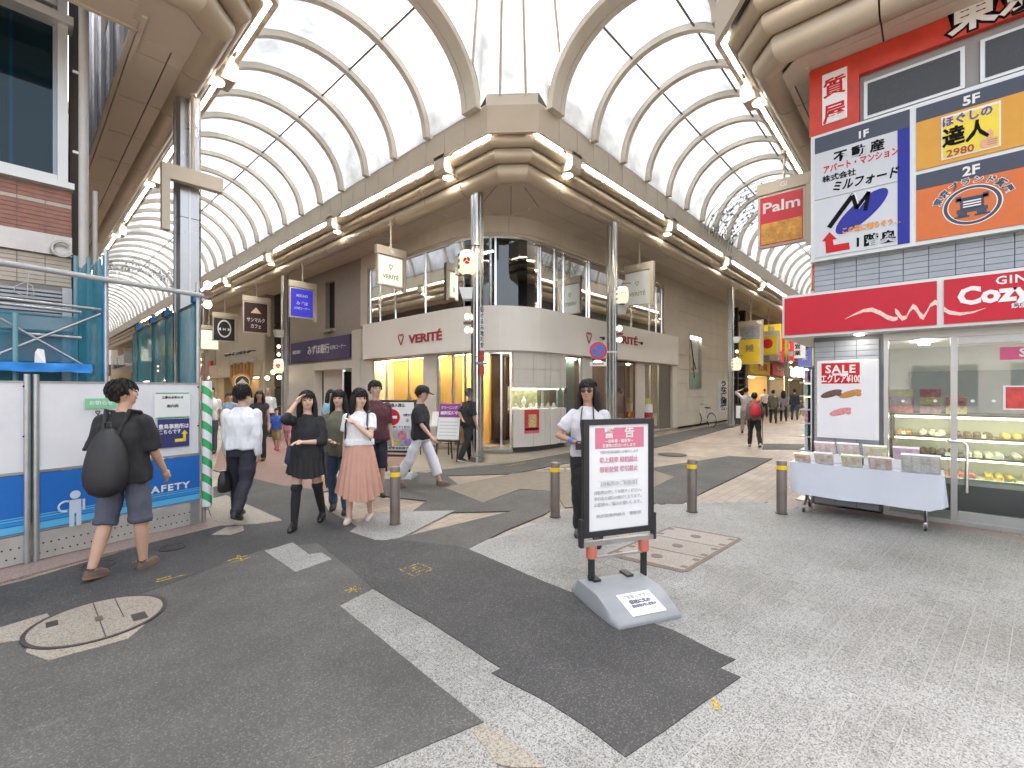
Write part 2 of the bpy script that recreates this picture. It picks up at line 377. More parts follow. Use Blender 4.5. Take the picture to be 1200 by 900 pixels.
# lane 1: the fresh strip that sweeps from the fence to the plaza
lane = G((437, 692), (512, 737), (587, 787), (576, 792), (640, 826), (690, 858), (733, 892), (868, 797), (843, 786), (862, 776), (846, 770), (790, 742), (720, 716), (640, 685), (548, 645), (536, 642), (456, 633), (423, 621), (385, 600), (372, 575), (330, 570), (290, 560), (250, 572), (250, 610), (200, 632), (120, 655), (30, 682), (-90, 712), (-140, 790), (0, 757), (120, 715), (230, 675), (310, 645), (372, 638), (410, 668))
struct('asphalt_lane', MB().slab(lane, .0195), asph_new)
old = G((437, 692), (410, 668), (372, 638), (310, 645), (230, 675), (120, 715), (0, 757), (-140, 790), (-400, 900)) + [(-1.6, 1.2), (-.4, .3)] + G((420, 905), (567, 852), (398, 712))
old = G((437, 692), (410, 666), (372, 637), (310, 644), (230, 674), (120, 714), (0, 756), (-140, 789), (-300, 850), (-150, 1300), (120, 1050), (300, 960), (452, 898), (567, 850), (398, 712))
struct('asphalt_road', MB().slab(old, .0175), asph_old)
# seam between two overlays of the old road
for a, b in (((0, 905), (395, 722)), ((120, 818), (470, 672))):
    (x0, y0), (x1, y1) = gp(*a), gp(*b); v = Vector((y0 - y1, x1 - x0)).normalized() * .006
    struct('asphalt_seam', MB().sheet([(x0 - v.x, y0 - v.y), (x1 - v.x, y1 - v.y), (x1 + v.x, y1 + v.y), (x0 + v.x, y0 + v.y)], .0180), asph_mid)
mid = G((455, 634), (660, 600), (662, 602), (536, 642))
mid = G((455, 635), (600, 600), (480, 603), (500, 588), (372, 574), (330, 560), (300, 530), (340, 520), (400, 560), (470, 553), (520, 556), (566, 590), (610, 575), (650, 577), (655, 592), (638, 604), (590, 624), (547, 646), (520, 642))
struct('asphalt_crossing', MB().slab(mid, .0165), asph_mid)
struct('asphalt_gutter', MB().slab(G((470, 560), (600, 556), (655, 545), (740, 532), (800, 517), (868, 498), (860, 494), (770, 512), (690, 527), (600, 543), (520, 551)), .0150), asph_mid)
struct('asphalt_patch', MB().slab(G((690, 590), (700, 574), (770, 548), (855, 535), (905, 538), (880, 551), (820, 580), (800, 592)), .0165), asph_mid)
struct('asphalt_patch', MB().slab(G((895, 520), (960, 521), (960, 527), (893, 527)), .0085), asph_mid)
struct('kerb_paving', MB().slab(G((-80, 690), (-80, 672), (30, 655), (245, 610), (262, 584), (300, 598), (330, 612), (300, 616), (258, 618), (120, 652), (0, 685)), .0215), granite_p)
struct('paving_patch', MB().slab(G((240, 588), (265, 582), (330, 611), (280, 618), (250, 612)), .0235), granite_b)
struct('paving_patch', MB().slab(G((248, 629), (265, 620), (285, 618), (286, 624), (270, 629)), .0235), granite_b)
struct('red_pavement', MB().slab(G((250, 552), (260, 520), (330, 500), (480, 505), (470, 560), (395, 575), (338, 584), (305, 565)), .0175), redpav)
struct('paving_patch', MB().slab(G((330, 545), (360, 541), (440, 560), (420, 570)), .0205), granite_b)
struct('paving_patch', MB().slab(G((440, 635), (410, 625), (440, 602), (533, 600), (470, 632), (453, 635)), .0225), granite)
struct('paving_patch', MB().slab(G((310, 648), (343, 638), (362, 652), (377, 650), (389, 658), (346, 673)), .0225), granite)
pr = struct('pink_pavement', MB().slab(G((900, 597), (925, 586), (1040, 600), (1210, 633), (1300, 655), (1300, 670), (1210, 648), (1100, 628), (1000, 612)), .0105), granite_p)
struct('shop_pavement', MB().slab(G((420, 560), (520, 550), (600, 541), (690, 525), (780, 507), (800, 495), (650, 500), (560, 520), (430, 520), (300, 500), (280, 516)), .0065), granite_b)
# granite setts: the largest in view are pieces of their own, the rest one mass
def sett(l, w, h=.012, c=.003):
    return MB().cbox(-l / 2, l / 2, -w / 2, w / 2, 0, h, c).mesh('sett', granite)
SET_L, SET_W = .30, .10
sm = sett(SET_L - .0045, SET_W - .0045, .0105, .001)
rot = R(-7); ca, sa = math.cos(rot), math.sin(rot)
cells = []
def buried(p, a, poly):
    c_, s_ = math.cos(a), math.sin(a)
    return all(inside((p[0] + c_ * u - s_ * v, p[1] + s_ * u + c_ * v), poly) for u, v in ((0, 0), (.15, .05), (.15, -.05), (-.15, .05), (-.15, -.05)))
strip = G((398, 712), (437, 691), (587, 788), (576, 793), (733, 893), (760, 960), (640, 920))
for j in range(-60, 70):
    for i in range(-20, 34):
        u = (i + .5 * (j % 2)) * SET_L; v = j * SET_W
        p = (u * ca - v * sa, u * sa + v * ca)
        if inside(p, plaza) and not buried(p, rot, lane) and not buried(p, rot, old) and not inside(p, strip): cells.append((p, rot))
rs = R(86.5); cb, sb = math.cos(rs), math.sin(rs)
for j in range(-40, 40):
    for i in range(-20, 34):
        u = (i + .5 * (j % 2)) * SET_L; v = j * SET_W
        p = (u * cb - v * sb, u * sb + v * cb)
        if any(inside((p[0] + cb * u_ - sb * v_, p[1] + sb * u_ + cb * v_), strip) for u_, v_ in ((0, 0), (.15, .05), (.15, -.05), (-.15, .05), (-.15, -.05))) and not buried(p, rs, lane) and not buried(p, rs, old): cells.append((p, rs))
def view(p):
    x, y = p; d = x * CY + y * SY; r = x * SY - y * CY
    return d, r
def in_view(p):
    d, r = view(p); return d > 1.9 and abs(r) < d * 1.13
near = sorted([c for c in cells if in_view(c[0])], key=lambda c: view(c[0])[0])
first = set(id(c) for c in near[:300])
rest = MB()
for c in cells:
    (x, y), a = c
    dz = random.uniform(-.0008, .0008)
    if id(c) in first:
        o = obj('sett', sm, None, bed, loc=(x, y, .0042 + dz)); o.rotation_euler = (random.uniform(-.004, .004), random.uniform(-.002, .002), a)
    else:
        k = len(rest.v); rest.cbox(-SET_L / 2 + .00225, SET_L / 2 - .00225, -SET_W / 2 + .00225, SET_W / 2 - .00225, .0042 + dz, .0145 + dz, .0015)
        rest.xf(Matrix.Translation((x, y, 0)) @ Matrix.Rotation(a, 4, 'Z'), k)
tag(obj('setts', rest, granite, bed), kind='stuff')
# beige slabs at the near edge
struct('beige_slab', MB().slab(G((553, 862), (567, 852), (625, 890), (640, 905), (600, 905), (580, 900)), .0225), granite_b)
struct('paving_patch', MB().slab(G((448, 902), (553, 860), (585, 905), (440, 930)), .0205), granite)
# the round inlaid cover in its patch of old paving
cov = struct('paving_patch', MB().slab(G((-20, 745), (55, 722), (60, 728), (170, 735), (150, 752), (57, 778), (30, 768), (36, 752), (0, 757)), .0215), granite_b)
mc = gp(116, 729)
def disc(c, r, z, n=40): return [(c[0] + r * math.cos(2 * math.pi * k / n), c[1] + r * math.sin(2 * math.pi * k / n)) for k in range(n)]
iron = M('cast_iron', (.055, .045, .042), .6, .4, .25, 14, .2, 50)
iron2 = M('brown_iron_frame', (.12, .085, .07), .6, .3, .25, 14)
cvr = thing('manhole_cover', 'large round inlaid manhole cover with beige paving inside dark iron ring', 'manhole cover', (mc[0], mc[1], .006))
ring = MB(); n = 48
ring.rings([[(r * math.cos(2 * math.pi * k / n), r * math.sin(2 * math.pi * k / n), z) for k in range(n)] for r, z in ((.385, .0165), (.385, .0215), (.36, .0215), (.36, .0165))], False, False)
obj('ring', ring, iron, cvr)
obj('inlay', MB().rings([[(.36 * math.cos(2 * math.pi * k / n), .36 * math.sin(2 * math.pi * k / n), z) for k in range(n)] for z in (.012, .0195)]), granite_b, cvr)
for a0, b0, w_, h_ in ((.2, -.17, .08, .13), (-.23, .14, .06, .10), (0, 0, .04, .09)):
    obj('key_plate', MB().box(a0 - w_ / 2, a0 + w_ / 2, b0 - h_ / 2, b0 + h_ / 2, .0195, .022), iron if a0 else iron2, cvr)
obj('joint_line', MB().box(-.0035, .0035, -.35, .35, .0195, .0205), iron, cvr)
obj('joint_line', MB().box(.12, .126, -.1, .33, .0195, .0205), iron, cvr)
for (px, py, r, lb) in ((115, 665, .13, 'small round iron manhole cover partly under the sandals by the fence'), (202, 644, .12, 'small round iron manhole cover on the asphalt below the SAFETY banner')):
    p = gp(px, py); t = thing('manhole_cover', lb, 'manhole cover', (p[0], p[1], .006))
    obj('rim', MB().rings([[(q * math.cos(2 * math.pi * k / 24), q * math.sin(2 * math.pi * k / 24), z) for k in range(24)] for q, z in ((r, .0145), (r, .021), (r * .88, .021), (r * .88, .0145))], False, False), iron, t)
    obj('lid', MB().rings([[(q * math.cos(2 * math.pi * k / 24), q * math.sin(2 * math.pi * k / 24), z) for k in range(24)] for q, z in ((r * .86, .013), (r * .86, .018))]), iron, t)
    for a in range(8):
        obj('stud', MB().cyl((r * .55 * math.cos(a * .785), r * .55 * math.sin(a * .785), .018), (r * .55 * math.cos(a * .785), r * .55 * math.sin(a * .785), .0215), .012, 6), iron, t)
# the big hatch in front of the A-board
hc = [gp(708, 652), gp(787, 618), gp(871, 632), gp(803, 674)]
hp = thing('utility_hatch', 'large rectangular pink stone utility hatch with brown iron frame', 'utility hatch', (hc[0][0], hc[0][1], 0))
o0 = Vector(hc[0]); ex = Vector(hc[1]) - o0; ey = Vector(hc[3]) - o0
HF = lambda a, b: (o0.x + ex.x * a + ey.x * b, o0.y + ex.y * a + ey.y * b)
wpart(hp, 'frame', MB().prism([HF(.04, -.0), HF(.96, 0), HF(1, .05), HF(1, .95), HF(.96, 1), HF(.04, 1), HF(0, .95), HF(0, .05)], .012, .0185), iron2)
for k in range(3):
    b0, b1 = .045 + k * .31, .045 + k * .31 + .295
    sl_ = wpart(hp, 'slab', MB().prism([HF(b0, .05), HF(b1, .05), HF(b1, .95), HF(b0, .95)], .0185, .0215), hatch_m)
    cx_, cy_ = HF((b0 + b1) / 2, .5)
    wpart(sl_, 'cap', MB().prism(disc((cx_, cy_), .055, 0, 16), .0215, .0245), iron2)
    for e in (.08, .9):
        for f in (.2, .8):
            q0 = b0 + (b1 - b0) * f
            wpart(sl_, 'lifting_slot', MB().prism([HF(q0 - .02, e - .03), HF(q0 + .02, e - .03), HF(q0 + .02, e + .04), HF(q0 - .02, e + .04)], .0215, .0232), iron2)
# oval grey cover farther along the right-hand street
p = gp(788, 533); tag(obj('manhole_cover', MB().rings([[(p[0] + .35 * math.cos(k * .3491), p[1] + .35 * math.sin(k * .3491), z) for k in range(18)] for z in (.004, .012)]), iron, None), 'round dark manhole cover on the right-hand street behind the bollard', 'manhole cover')
# fan-shaped mosaic paving at the crossing
fan_c = gp(640, 532)
stone_l = M('fan_stone', (.38, .335, .265), .7, 0, .12, 9); stone_d = M('fan_joint_stone', (.15, .125, .095), .8, 0, .2, 9)
fb = struct('mosaic_pavement', MB().slab(G((520, 572), (600, 556), (660, 548), (730, 540), (790, 560), (730, 590), (662, 596), (650, 577), (610, 574), (566, 590)), .0172), stone_d)
fpoly = G((522, 572), (600, 557), (660, 549), (730, 541), (786, 560), (728, 588), (664, 594), (652, 576), (610, 573), (566, 588))
cnt = 0
for k, r in enumerate([.35, .6, .85, 1.1, 1.35, 1.6, 1.85, 2.1, 2.35, 2.6]):
    nseg = max(6, int(2 * math.pi * r / .3))
    for i in range(nseg):
        a0 = 2 * math.pi * (i + .08) / nseg; a1 = 2 * math.pi * (i + .92) / nseg; am = (a0 + a1) / 2
        pm = (fan_c[0] + r * math.cos(am), fan_c[1] + r * math.sin(am))
        if not inside(pm, fpoly) or cnt > 250: continue
        cnt += 1; hw = .105 if k % 3 else .06
        pts = [(fan_c[0] + rr * math.cos(aa), fan_c[1] + rr * math.sin(aa)) for rr, aa in ((r - hw, a0), (r - hw, a1), (r + hw, a1), (r + hw, a0))]
        obj('paving_stone', MB().prism(pts, .0172, .0205), stone_l if k % 3 else granite_b, fb)
# yellow survey marks sprayed on the asphalt
def mark(px, py, segs, z):
    mb = MB(); c = gp(px, py)
    for (x0, y0, x1, y1, w_) in segs:
        a = Vector((x0, y0)); b = Vector((x1, y1)); v = Vector((a.y - b.y, b.x - a.x)).normalized() * w_ / 2
        mb.sheet([(c[0] + q.x, c[1] + q.y) for q in (a - v, b - v, b + v, a + v)], z)
    o = obj('road_marking', mb, yel_paint); tag(o, kind='structure'); return o
sq = [tuple(q * (.8 if k_ < 4 else .75) for k_, q in enumerate(z_)) for z_ in [(-.13, -.13, -.05, -.13, .018), (.03, -.13, .13, -.13, .018), (-.13, .13, .13, .13, .018), (-.13, -.11, -.13, -.02, .018), (-.13, .03, -.13, .12, .018), (.13, -.1, .13, .12, .018),
      (-.06, -.07, .07, -.07, .015), (-.06, .0, .07, 0.0, .015), (-.06, .07, .06, .07, .015), (.0, -.07, .0, .06, .015)]]
mark(488, 670, sq, .0215)
mark(278, 657, [(-.1, 0, .1, .02, .03), (0, -.1, .04, .1, .03), (-.08, -.08, .1, -.06, .02)], .0215)
mark(202, 680, [(-.12, 0, .1, .0, .025), (-.1, .05, .0, .06, .02)], .0215)
mark(414, 694, [(-.06, -.03, .05, .05, .015), (-.06, .04, .07, -.04, .015), (0, -.06, .0, .06, .012)], .0215)
mark(838, 830, [(-.03, -.02, .04, .02, .03)], .019)
mark(166, 659, [(-.07, 0, .07, .0, .03)], .0235)
mark(605, 545, [(-.3, 0, .3, .0, .06)], .0190)
# ================================================================ arcade roof: glazed vaults over the streets, canopies along the houses
def frosted_mat():
    m = bpy.data.materials.new('frosted_roof_sheet'); m.use_nodes = True; n = m.node_tree.nodes; L = m.node_tree.links; n.clear()
    g = n.new('ShaderNodeNewGeometry'); nz = n.new('ShaderNodeTexNoise'); nz.inputs['Scale'].default_value = .9; nz.inputs['Detail'].default_value = 7; nz.inputs['Roughness'].default_value = .6
    L.new(g.outputs['Position'], nz.inputs['Vector'])
    cr = n.new('ShaderNodeValToRGB'); e = cr.color_ramp.elements; e[0].position = .28; e[0].color = (.10, .105, .11, 1); e[1].position = .62; e[1].color = (.27, .28, .288, 1); q_ = e.new(.45); q_.color = (.175, .183, .188, 1)
    L.new(nz.outputs['Fac'], cr.inputs[0])
    tl = n.new('ShaderNodeBsdfTranslucent'); L.new(cr.outputs[0], tl.inputs[0])
    tr = n.new('ShaderNodeBsdfTransparent'); L.new(cr.outputs[0], tr.inputs[0])
    mx = n.new('ShaderNodeMixShader'); mx.inputs[0].default_value = .12; L.new(tl.outputs[0], mx.inputs[1]); L.new(tr.outputs[0], mx.inputs[2])
    df = n.new('ShaderNodeBsdfDiffuse'); df.inputs[0].default_value = (.75, .75, .75, 1)
    m2 = n.new('ShaderNodeMixShader'); m2.inputs[0].default_value = .04; L.new(mx.outputs[0], m2.inputs[1]); L.new(df.outputs[0], m2.inputs[2])
    o = n.new('ShaderNodeOutputMaterial'); L.new(m2.outputs[0], o.inputs[0])
    return m
frost = frosted_mat()
rib_m = M('cream_rib_paint', (.60, .56, .48), .45, 0, .05, 2)
purl_m = M('brown_purlin_paint', (.15, .12, .105), .5, 0, .08, 3)
Z0, Z1 = 6.88, 7.40                                   # fascia
SOF = 6.19                                            # soffit
BAY = 1.35
def arc_uv(n, a0=0, a1=180): return [(math.cos(R(180 - (a0 + (a1 - a0) * i / n))), math.sin(R(a0 + (a1 - a0) * i / n))) for i in range(n + 1)]
def vault(name, label, along_y, c, hw, rise, start, nb, purlins, group=None):
    T = thing(name, label, 'roof', (c, start, Z1) if along_y else (start, c, Z1))
    def P(w, h, t): return (w, t, h) if along_y else (t, w, h)
    def band(w_, th, t0, t1, n=20):
        mb = MB(); rs = []
        for (cu, su) in arc_uv(n):
            o_ = (hw * cu, rise * su); i_ = ((hw - th) * cu, (rise - th) * su)
            rs.append([P(o_[0], o_[1], t0), P(o_[0], o_[1], t1), P(i_[0], i_[1], t1), P(i_[0], i_[1], t0)])
        return mb.rings(rs)
    rm = band(.07, .14, -.068, .068, 24).mesh('rib', rib_m); auto_smooth(rm, 30)
    rim = band(0, .14, -.36, -.08, 32); o = obj('end_arch', rim, rib_m, T, 30)
    cuts = [0] + purlins + [180]
    pm = []
    for a, b in zip(cuts[:-1], cuts[1:]):
        mb = MB(); rs = []
        for (cu, su) in arc_uv(8, a + .4, b - .4):
            rs.append([P((hw - .02) * cu, (rise - .02) * su, .035), P((hw - .02) * cu, (rise - .02) * su, BAY - .035)])
        mb.rings(rs, False, False, False)
        me = mb.mesh('roof_sheet', frost, True); pm.append(me)
    for k in range(nb):
        t = k * BAY
        obj('rib', rm, None, T, loc=P(0, 0, t))
        for me in pm: obj('roof_sheet', me, None, T, loc=P(0, 0, t))
    # first short bay up to the end arch
    for a, b in zip(cuts[:-1], cuts[1:]):
        mb = MB(); rs = []
        for (cu, su) in arc_uv(8, a + .4, b - .4): rs.append([P((hw - .02) * cu, (rise - .02) * su, -.08), P((hw - .02) * cu, (rise - .02) * su, -.03)])
        obj('roof_sheet', mb.rings(rs, False, False, False), frost, T)
    for a in purlins:
        cu, su = math.cos(R(180 - a)), math.sin(R(a)); w, h = (hw - .07) * cu, (rise - .07) * su
        mb = MB(); p0, p1 = P(w, h, -.1), P(w, h, nb * BAY)
        mb.cyl(p0, p1, .022, 6); obj('purlin', mb, purl_m, T)
    return T
vault('arcade_roof', 'white glazed barrel roof with cream ribs over the left-hand street', True, 4.44, 2.02, 1.75, 7.15, 52, [112])
vault('arcade_roof', 'white glazed barrel roof with cream ribs over the right-hand street', False, 4.095, 1.705, 1.62, 7.75, 44, [66, 114])
# crossing dome between the four chamfered corners
dome = thing('crossing_dome', 'white glazed dome with cream mullions over the street crossing', 'roof', (4.44, 4.1, Z1))
def boundary():
    B = []
    def arch(ax, fixed, c, hw, rise, rev):
        out = []
        for (cu, su) in arc_uv(20):
            w = c + hw * cu; h = Z1 + rise * su + .06
            out.append((w, fixed, h) if ax == 'x' else (fixed, w, h))
        return out[::-1] if rev else out
    B += arch('x', 6.79, 4.44, 2.02, 1.75, False)            # over the left-hand street, from x=2.42 to 6.46
    B += [(6.46 + .67 * k / 8, 6.6 - .8 * k / 8, Z1 + .22) for k in range(9)]
    B += arch('y', 7.39, 4.095, 1.705, 1.62, True)           # right-hand street, y from 5.8 to 2.39
    B += [(7.13 - .67 * k / 6, 2.39 - .6 * k / 6, Z1 + .22) for k in range(7)]
    B += arch('x', 1.6, 4.44, 2.02, 1.75, True)
    B += [(2.42 - .6 * k / 6, 1.75 + .6 * k / 6, Z1 + .22) for k in range(7)]
    B += arch('y', 1.6, 4.095, 1.705, 1.62, False)
    B += [(1.75 + .67 * k / 6, 5.8 + .7 * k / 6, Z1 + .22) for k in range(7)]
    return B
BD = boundary(); CC = Vector((4.44, 4.1, 0)); ZC = 11.3
def dome_pt(b, s):
    x = b[0] + (CC.x - b[0]) * s; y = b[1] + (CC.y - b[1]) * s
    return (x - 4.44, y - 4.1, b[2] + (ZC - b[2]) * math.sin(s * math.pi / 2) - Z1)
SS = [0, .08, .16, .26, .38, .52, .68, .84, .999]
mul = [3, 8, 13, 17, 23, 27, 34, 39, 44, 48, 53, 60, 65, 70, 75, 82, 87, 92, 97, 103]
mul = [k for k in mul if k < len(BD)]
for a, b in zip(mul, mul[1:] + [mul[0] + len(BD)]):
    idx = [(k % len(BD)) for k in range(a, b + 1)]
    rs = [[dome_pt(BD[k], s) for s in SS] for k in idx]
    obj('roof_sheet', MB().rings(rs, False, False, False), frost, dome, 60)
    rr = [dome_pt(BD[a], s) for s in SS]
    obj('mullion', MB().tube([(x, y, z - .02) for x, y, z in rr], .028, 6), rib_m, dome)
obj('sill', MB().prism([(6.46 - 4.44, 6.62 - 4.1), (7.13 - 4.44, 5.82 - 4.1), (7.2 - 4.44, 5.9 - 4.1), (6.53 - 4.44, 6.7 - 4.1)], 0.0, .22), rib_m, dome)
obj('sill', MB().prism([(6.46 - 4.44, 1.79 - 4.1), (7.13 - 4.44, 2.37 - 4.1), (7.2 - 4.44, 2.3 - 4.1), (6.53 - 4.44, 1.7 - 4.1)], 0.0, .22), rib_m, dome)
obj('sill', MB().prism([(1.75 - 4.44, 5.82 - 4.1), (2.42 - 4.44, 6.52 - 4.1), (2.35 - 4.44, 6.6 - 4.1), (1.68 - 4.44, 5.9 - 4.1)], 0.0, .22), rib_m, dome)

# canopy: fascia, light slot, three rolled mouldings and a panelled soffit, swept round each corner
def bulge(u0, z0, u1, z1, k=.62, n=7):
    """a roll from (u0,z0) down to (u1,z1), swelling towards the street below"""
    p0, p1 = Vector((u0, z0)), Vector((u1, z1)); d = p1 - p0; nn = Vector((d.y, -d.x)).normalized()
    if nn.y > 0: nn = -nn
    L_ = d.length
    return [tuple(p0 + d * (.5 - .5 * math.cos(math.pi * i / n)) + nn * (L_ * k * math.sin(math.pi * i / n) * .80)) for i in range(n + 1)]
PR_C = bulge(.20, 6.93, .36, 6.72); PR_B = bulge(.36, 6.72, .52, 6.47); PR_A = bulge(.52, 6.47, .80, SOF)
CN = None
def canopy(label, corners, d0, d1, len0, len1, U0, U1, sd0, sd1, filler, lamps0, lamps1):
    chamferU = 1.15
    c0, c1 = Vector(corners[0]), Vector(corners[1]); d0, d1 = Vector(d0), Vector(d1)
    ch = (c1 - c0).normalized()
    def inward(d, other):                       # normal of a run pointing to the houses
        n_ = Vector((-d.y, d.x)); return n_ if n_.dot(other) > 0 else -n_
    n0, n1 = inward(d0, d1), inward(d1, d0)
    nc = (n0 + n1).normalized(); nc = Vector((-ch.y, ch.x)) if Vector((-ch.y, ch.x)).dot(nc) > 0 else -Vector((-ch.y, ch.x))
    def mit(a, b): s = (a + b).normalized(); return s / s.dot(a)
    m0, m1 = mit(n0, nc), mit(n1, nc)
    T = thing('arcade_canopy', label, 'canopy', (c0.x, c0.y, 0))
    def ring(p, n_, prof): return [(p.x + n_.x * u - c0.x, p.y + n_.y * u - c0.y, z) for u, z in prof]
    def piece(name, a, b, prof, mat, sm=35, parent=None): return obj(name, MB().rings([ring(*a, prof), ring(*b, prof)]), mat, parent or T, sm)
    def closed(roll, th=.03): return roll + [(u + th, z + th * 1.2) for u, z in roll[::-1]]
    FAS = [(0, Z0), (0, Z1), (.05, Z1), (.05, Z0)]
    runs = [(c0, d0, n0, m0, len0, U0, sd0, lamps0), (c1, d1, n1, m1, len1, U1, sd1, lamps1)]
    for (c, d, n_, m_, ln, U, sd, lamps) in runs:
        end = c + d * ln
        # cores behind the joints
        piece('backing', (c, m_), (end, n_), [(.03, Z0 + .01), (.03, Z1 - .01), (.06, Z1 - .01), (.06, Z0 + .01)], joint)
        piece('roof_deck', (c, m_), (end, n_), [(.02, Z1 + .002), (U, Z1 + .002), (U, Z1 + .05), (.02, Z1 + .05)], beige_d)
        piece('light_slot', (c, m_), (end, n_), [(.05, Z0 + .06), (.05, Z0 + .09), (.24, Z0 + .09), (.24, Z0 + .06)], joint)
        piece('lip', (c, m_), (end, n_), [(.0, Z0 - .035), (.0, Z0 - .004), (.07, Z0 - .004), (.07, Z0 - .035)], beige_d)
        piece('inner_edge', (c, m_), (end, n_), [(U - .05, SOF - .02), (U - .05, Z1), (U, Z1), (U, SOF - .02)], beige_d)
        if True: core = [(.24, 6.97), (.40, 6.74), (.56, 6.50), (.82, SOF + .03), (U - .02, SOF + .03), (U - .02, SOF + .06), (.84, SOF + .06), (.28, 6.99)]
        piece('core', (c, m_), (end, n_), core, joint)
        near_n = min(int(ln / .675), 32)
        for k in range(near_n):
            a = c + d * (k * .675 + (.006 if k else .0)); b = c + d * ((k + 1) * .675 - .006)
            piece('fascia_panel', (a, m_ if k == 0 else n_), (b, n_), FAS, beige)
        a = c + d * (near_n * .675 + .004); piece('fascia_panel', (a, n_), (end, n_), FAS, beige)
        nb = min(int(ln / BAY), 15)
        for k in range(nb + 1):
            a = c + d * (k * BAY + (.010 if k else 0)); b = c + d * ((k + 1) * BAY - .010) if k < nb else end
            for pr in (PR_C, PR_B, PR_A): piece('moulding', (a, m_ if k == 0 else n_), (b, n_), closed(pr), brass, 60)
            w1 = .80 + (U - .05 - .80) * .36
            if sd > (k + 1) * BAY - .1: continue
            for (ua, ub) in ((.812, w1 - .008), (w1 + .008, U - .055)):
                if ub - ua > .05: piece('soffit_panel', (c + d * sd if k == 0 or sd > k * BAY else a, n_), (b, n_), [(ua, SOF), (ub, SOF), (ub, SOF + .02), (ua, SOF + .02)], beige_d)
        # downlight boxes and the tubes between them
        ends = [0] + lamps
        for q in lamps:
            p = c + d * q
            bx = obj('downlight_box', MB().rings([ring(p - d * .18, n_, [(.0, 6.60), (.0, Z0 + .04), (.30, Z0 + .04), (.56, 6.55), (.50, 6.52), (.05, 6.52)]), ring(p + d * .18, n_, [(.0, 6.60), (.0, Z0 + .04), (.30, Z0 + .04), (.56, 6.55), (.50, 6.52), (.05, 6.52)])]), beige, T)
            ctr = p + n_ * .27
            lens = MB().rings([[(ctr.x - c0.x + r_ * math.cos(k * .3927), ctr.y - c0.y + r_ * math.sin(k * .3927), z) for k in range(16)] for r_, z in ((.13, 6.519), (.13, 6.50), (.115, 6.50))], False, False)
            obj('lamp_ring', lens, white, bx)
            obj('lamp', MB().add([(ctr.x - c0.x + .115 * math.cos(k * .3927), ctr.y - c0.y + .115 * math.sin(k * .3927), 6.502) for k in range(16)], [tuple(reversed(range(16)))]), dlamp, bx)
        pts = lamps + [lamps[-1] + 5.3] if lamps else []
        for i, q in enumerate(lamps):
            nxt = q + 5.3
            for (s0, s1) in ((q + .55, q + 2.6), (q + 2.66, q + 4.75)):
                if i > 2 and False: continue
                a, b = c + d * s0, c + d * s1
                piece('fluorescent_tube', (a, n_), (b, n_), [(.10, Z0 + .02), (.10, Z0 + .055), (.15, Z0 + .055), (.15, Z0 + .02)], fluo)
        if lamps and lamps[0] > 1.0:
            piece('fluorescent_tube', (c + d * .1, n_), (c + d * (lamps[0] - .35), n_), [(.10, Z0 + .02), (.10, Z0 + .055), (.15, Z0 + .055), (.15, Z0 + .02)], fluo)
    # the chamfered corner
    A, Bv = (c0, m0), (c1, m1)
    piece('fascia_panel', A, Bv, FAS, beige)
    piece('light_slot', A, Bv, [(.05, Z0 + .06), (.05, Z0 + .09), (.24, Z0 + .09), (.24, Z0 + .06)], joint)
    piece('lip', A, Bv, [(.0, Z0 - .035), (.0, Z0 - .004), (.07, Z0 - .004), (.07, Z0 - .035)], beige_d)
    for pr in (PR_C, PR_B, PR_A): piece('moulding', A, Bv, closed(pr), brass, 60)
    fc = sum((Vector(q) for q in filler), Vector((0, 0))) / len(filler); mid_ = (c0 + c1) / 2; ax_ = (fc - mid_).normalized(); pr_ = Vector((-ax_.y, ax_.x))
    for w_ in (-.75, -.25, .25, .75):
        a_ = mid_ + ax_ * .95 + pr_ * w_ * .6; b_ = mid_ + ax_ * 2.6 + pr_ * w_ * 1.9; t_ = (b_ - a_).normalized(); v_ = Vector((-t_.y, t_.x)) * .007
        if (b_ - a_).length < 3 and U0 > 2: obj('soffit_joint', MB().prism([(q.x - c0.x, q.y - c0.y) for q in (a_ - v_, b_ - v_, b_ + v_, a_ + v_)], SOF + .002, SOF + .0055), joint, T)
    obj('soffit_panel', MB().prism([(x - c0.x, y - c0.y) for x, y in filler], SOF + .006, SOF + .016), beige_d, T)
    piece('roof_deck', A, Bv, [(.02, Z1 + .002), (chamferU, Z1 + .002), (chamferU, Z1 + .05), (.02, Z1 + .05)], beige_d)
    return T
can1 = canopy('beige canopy with rolled mouldings wrapping the corner jewellery shop', ((6.46, 6.6), (7.13, 5.8)), (0, 1), (1, 0), 62, 50, 2.3, 2.5, 1.65, 1.65, [(7.26, 8.3), (7.26, 7.0), (7.55, 6.61), (9.0, 6.61), (9.0, 9.0), (7.5, 9.0)],
              [1.55, 6.85, 12.15, 17.45, 22.75, 28.05, 33.35], [1.35, 6.65, 11.95, 17.25, 22.55, 27.85])
can2 = canopy('beige canopy over the left block beside the tall steel column', ((2.42, 6.5), (1.75, 5.8)), (0, 1), (-1, 0), 62, 9, 1.37, 1.6, 1.0, .75, [(1.615, 7.55), (1.615, 6.85), (1.4, 6.605), (.95, 6.605), (.95, 7.4), (1.06, 7.55)],
              [1.8, 7.1, 12.4, 17.7, 23.0, 28.3, 33.6], [])
can3 = canopy('beige canopy over the cake shop on the right', ((7.13, 2.39), (6.46, 1.8)), (1, 0), (0, -1), 50, 8, 1.13, 1.30, .75, .75, [(7.9, 1.58), (7.5, 1.58), (7.27, 1.38), (7.27, 1.0), (7.76, 1.0), (7.9, 1.2)],
              [1.4, 6.7, 12.0, 17.3, 22.6], [])
o = can3  # the tube that lights the run along the shop front
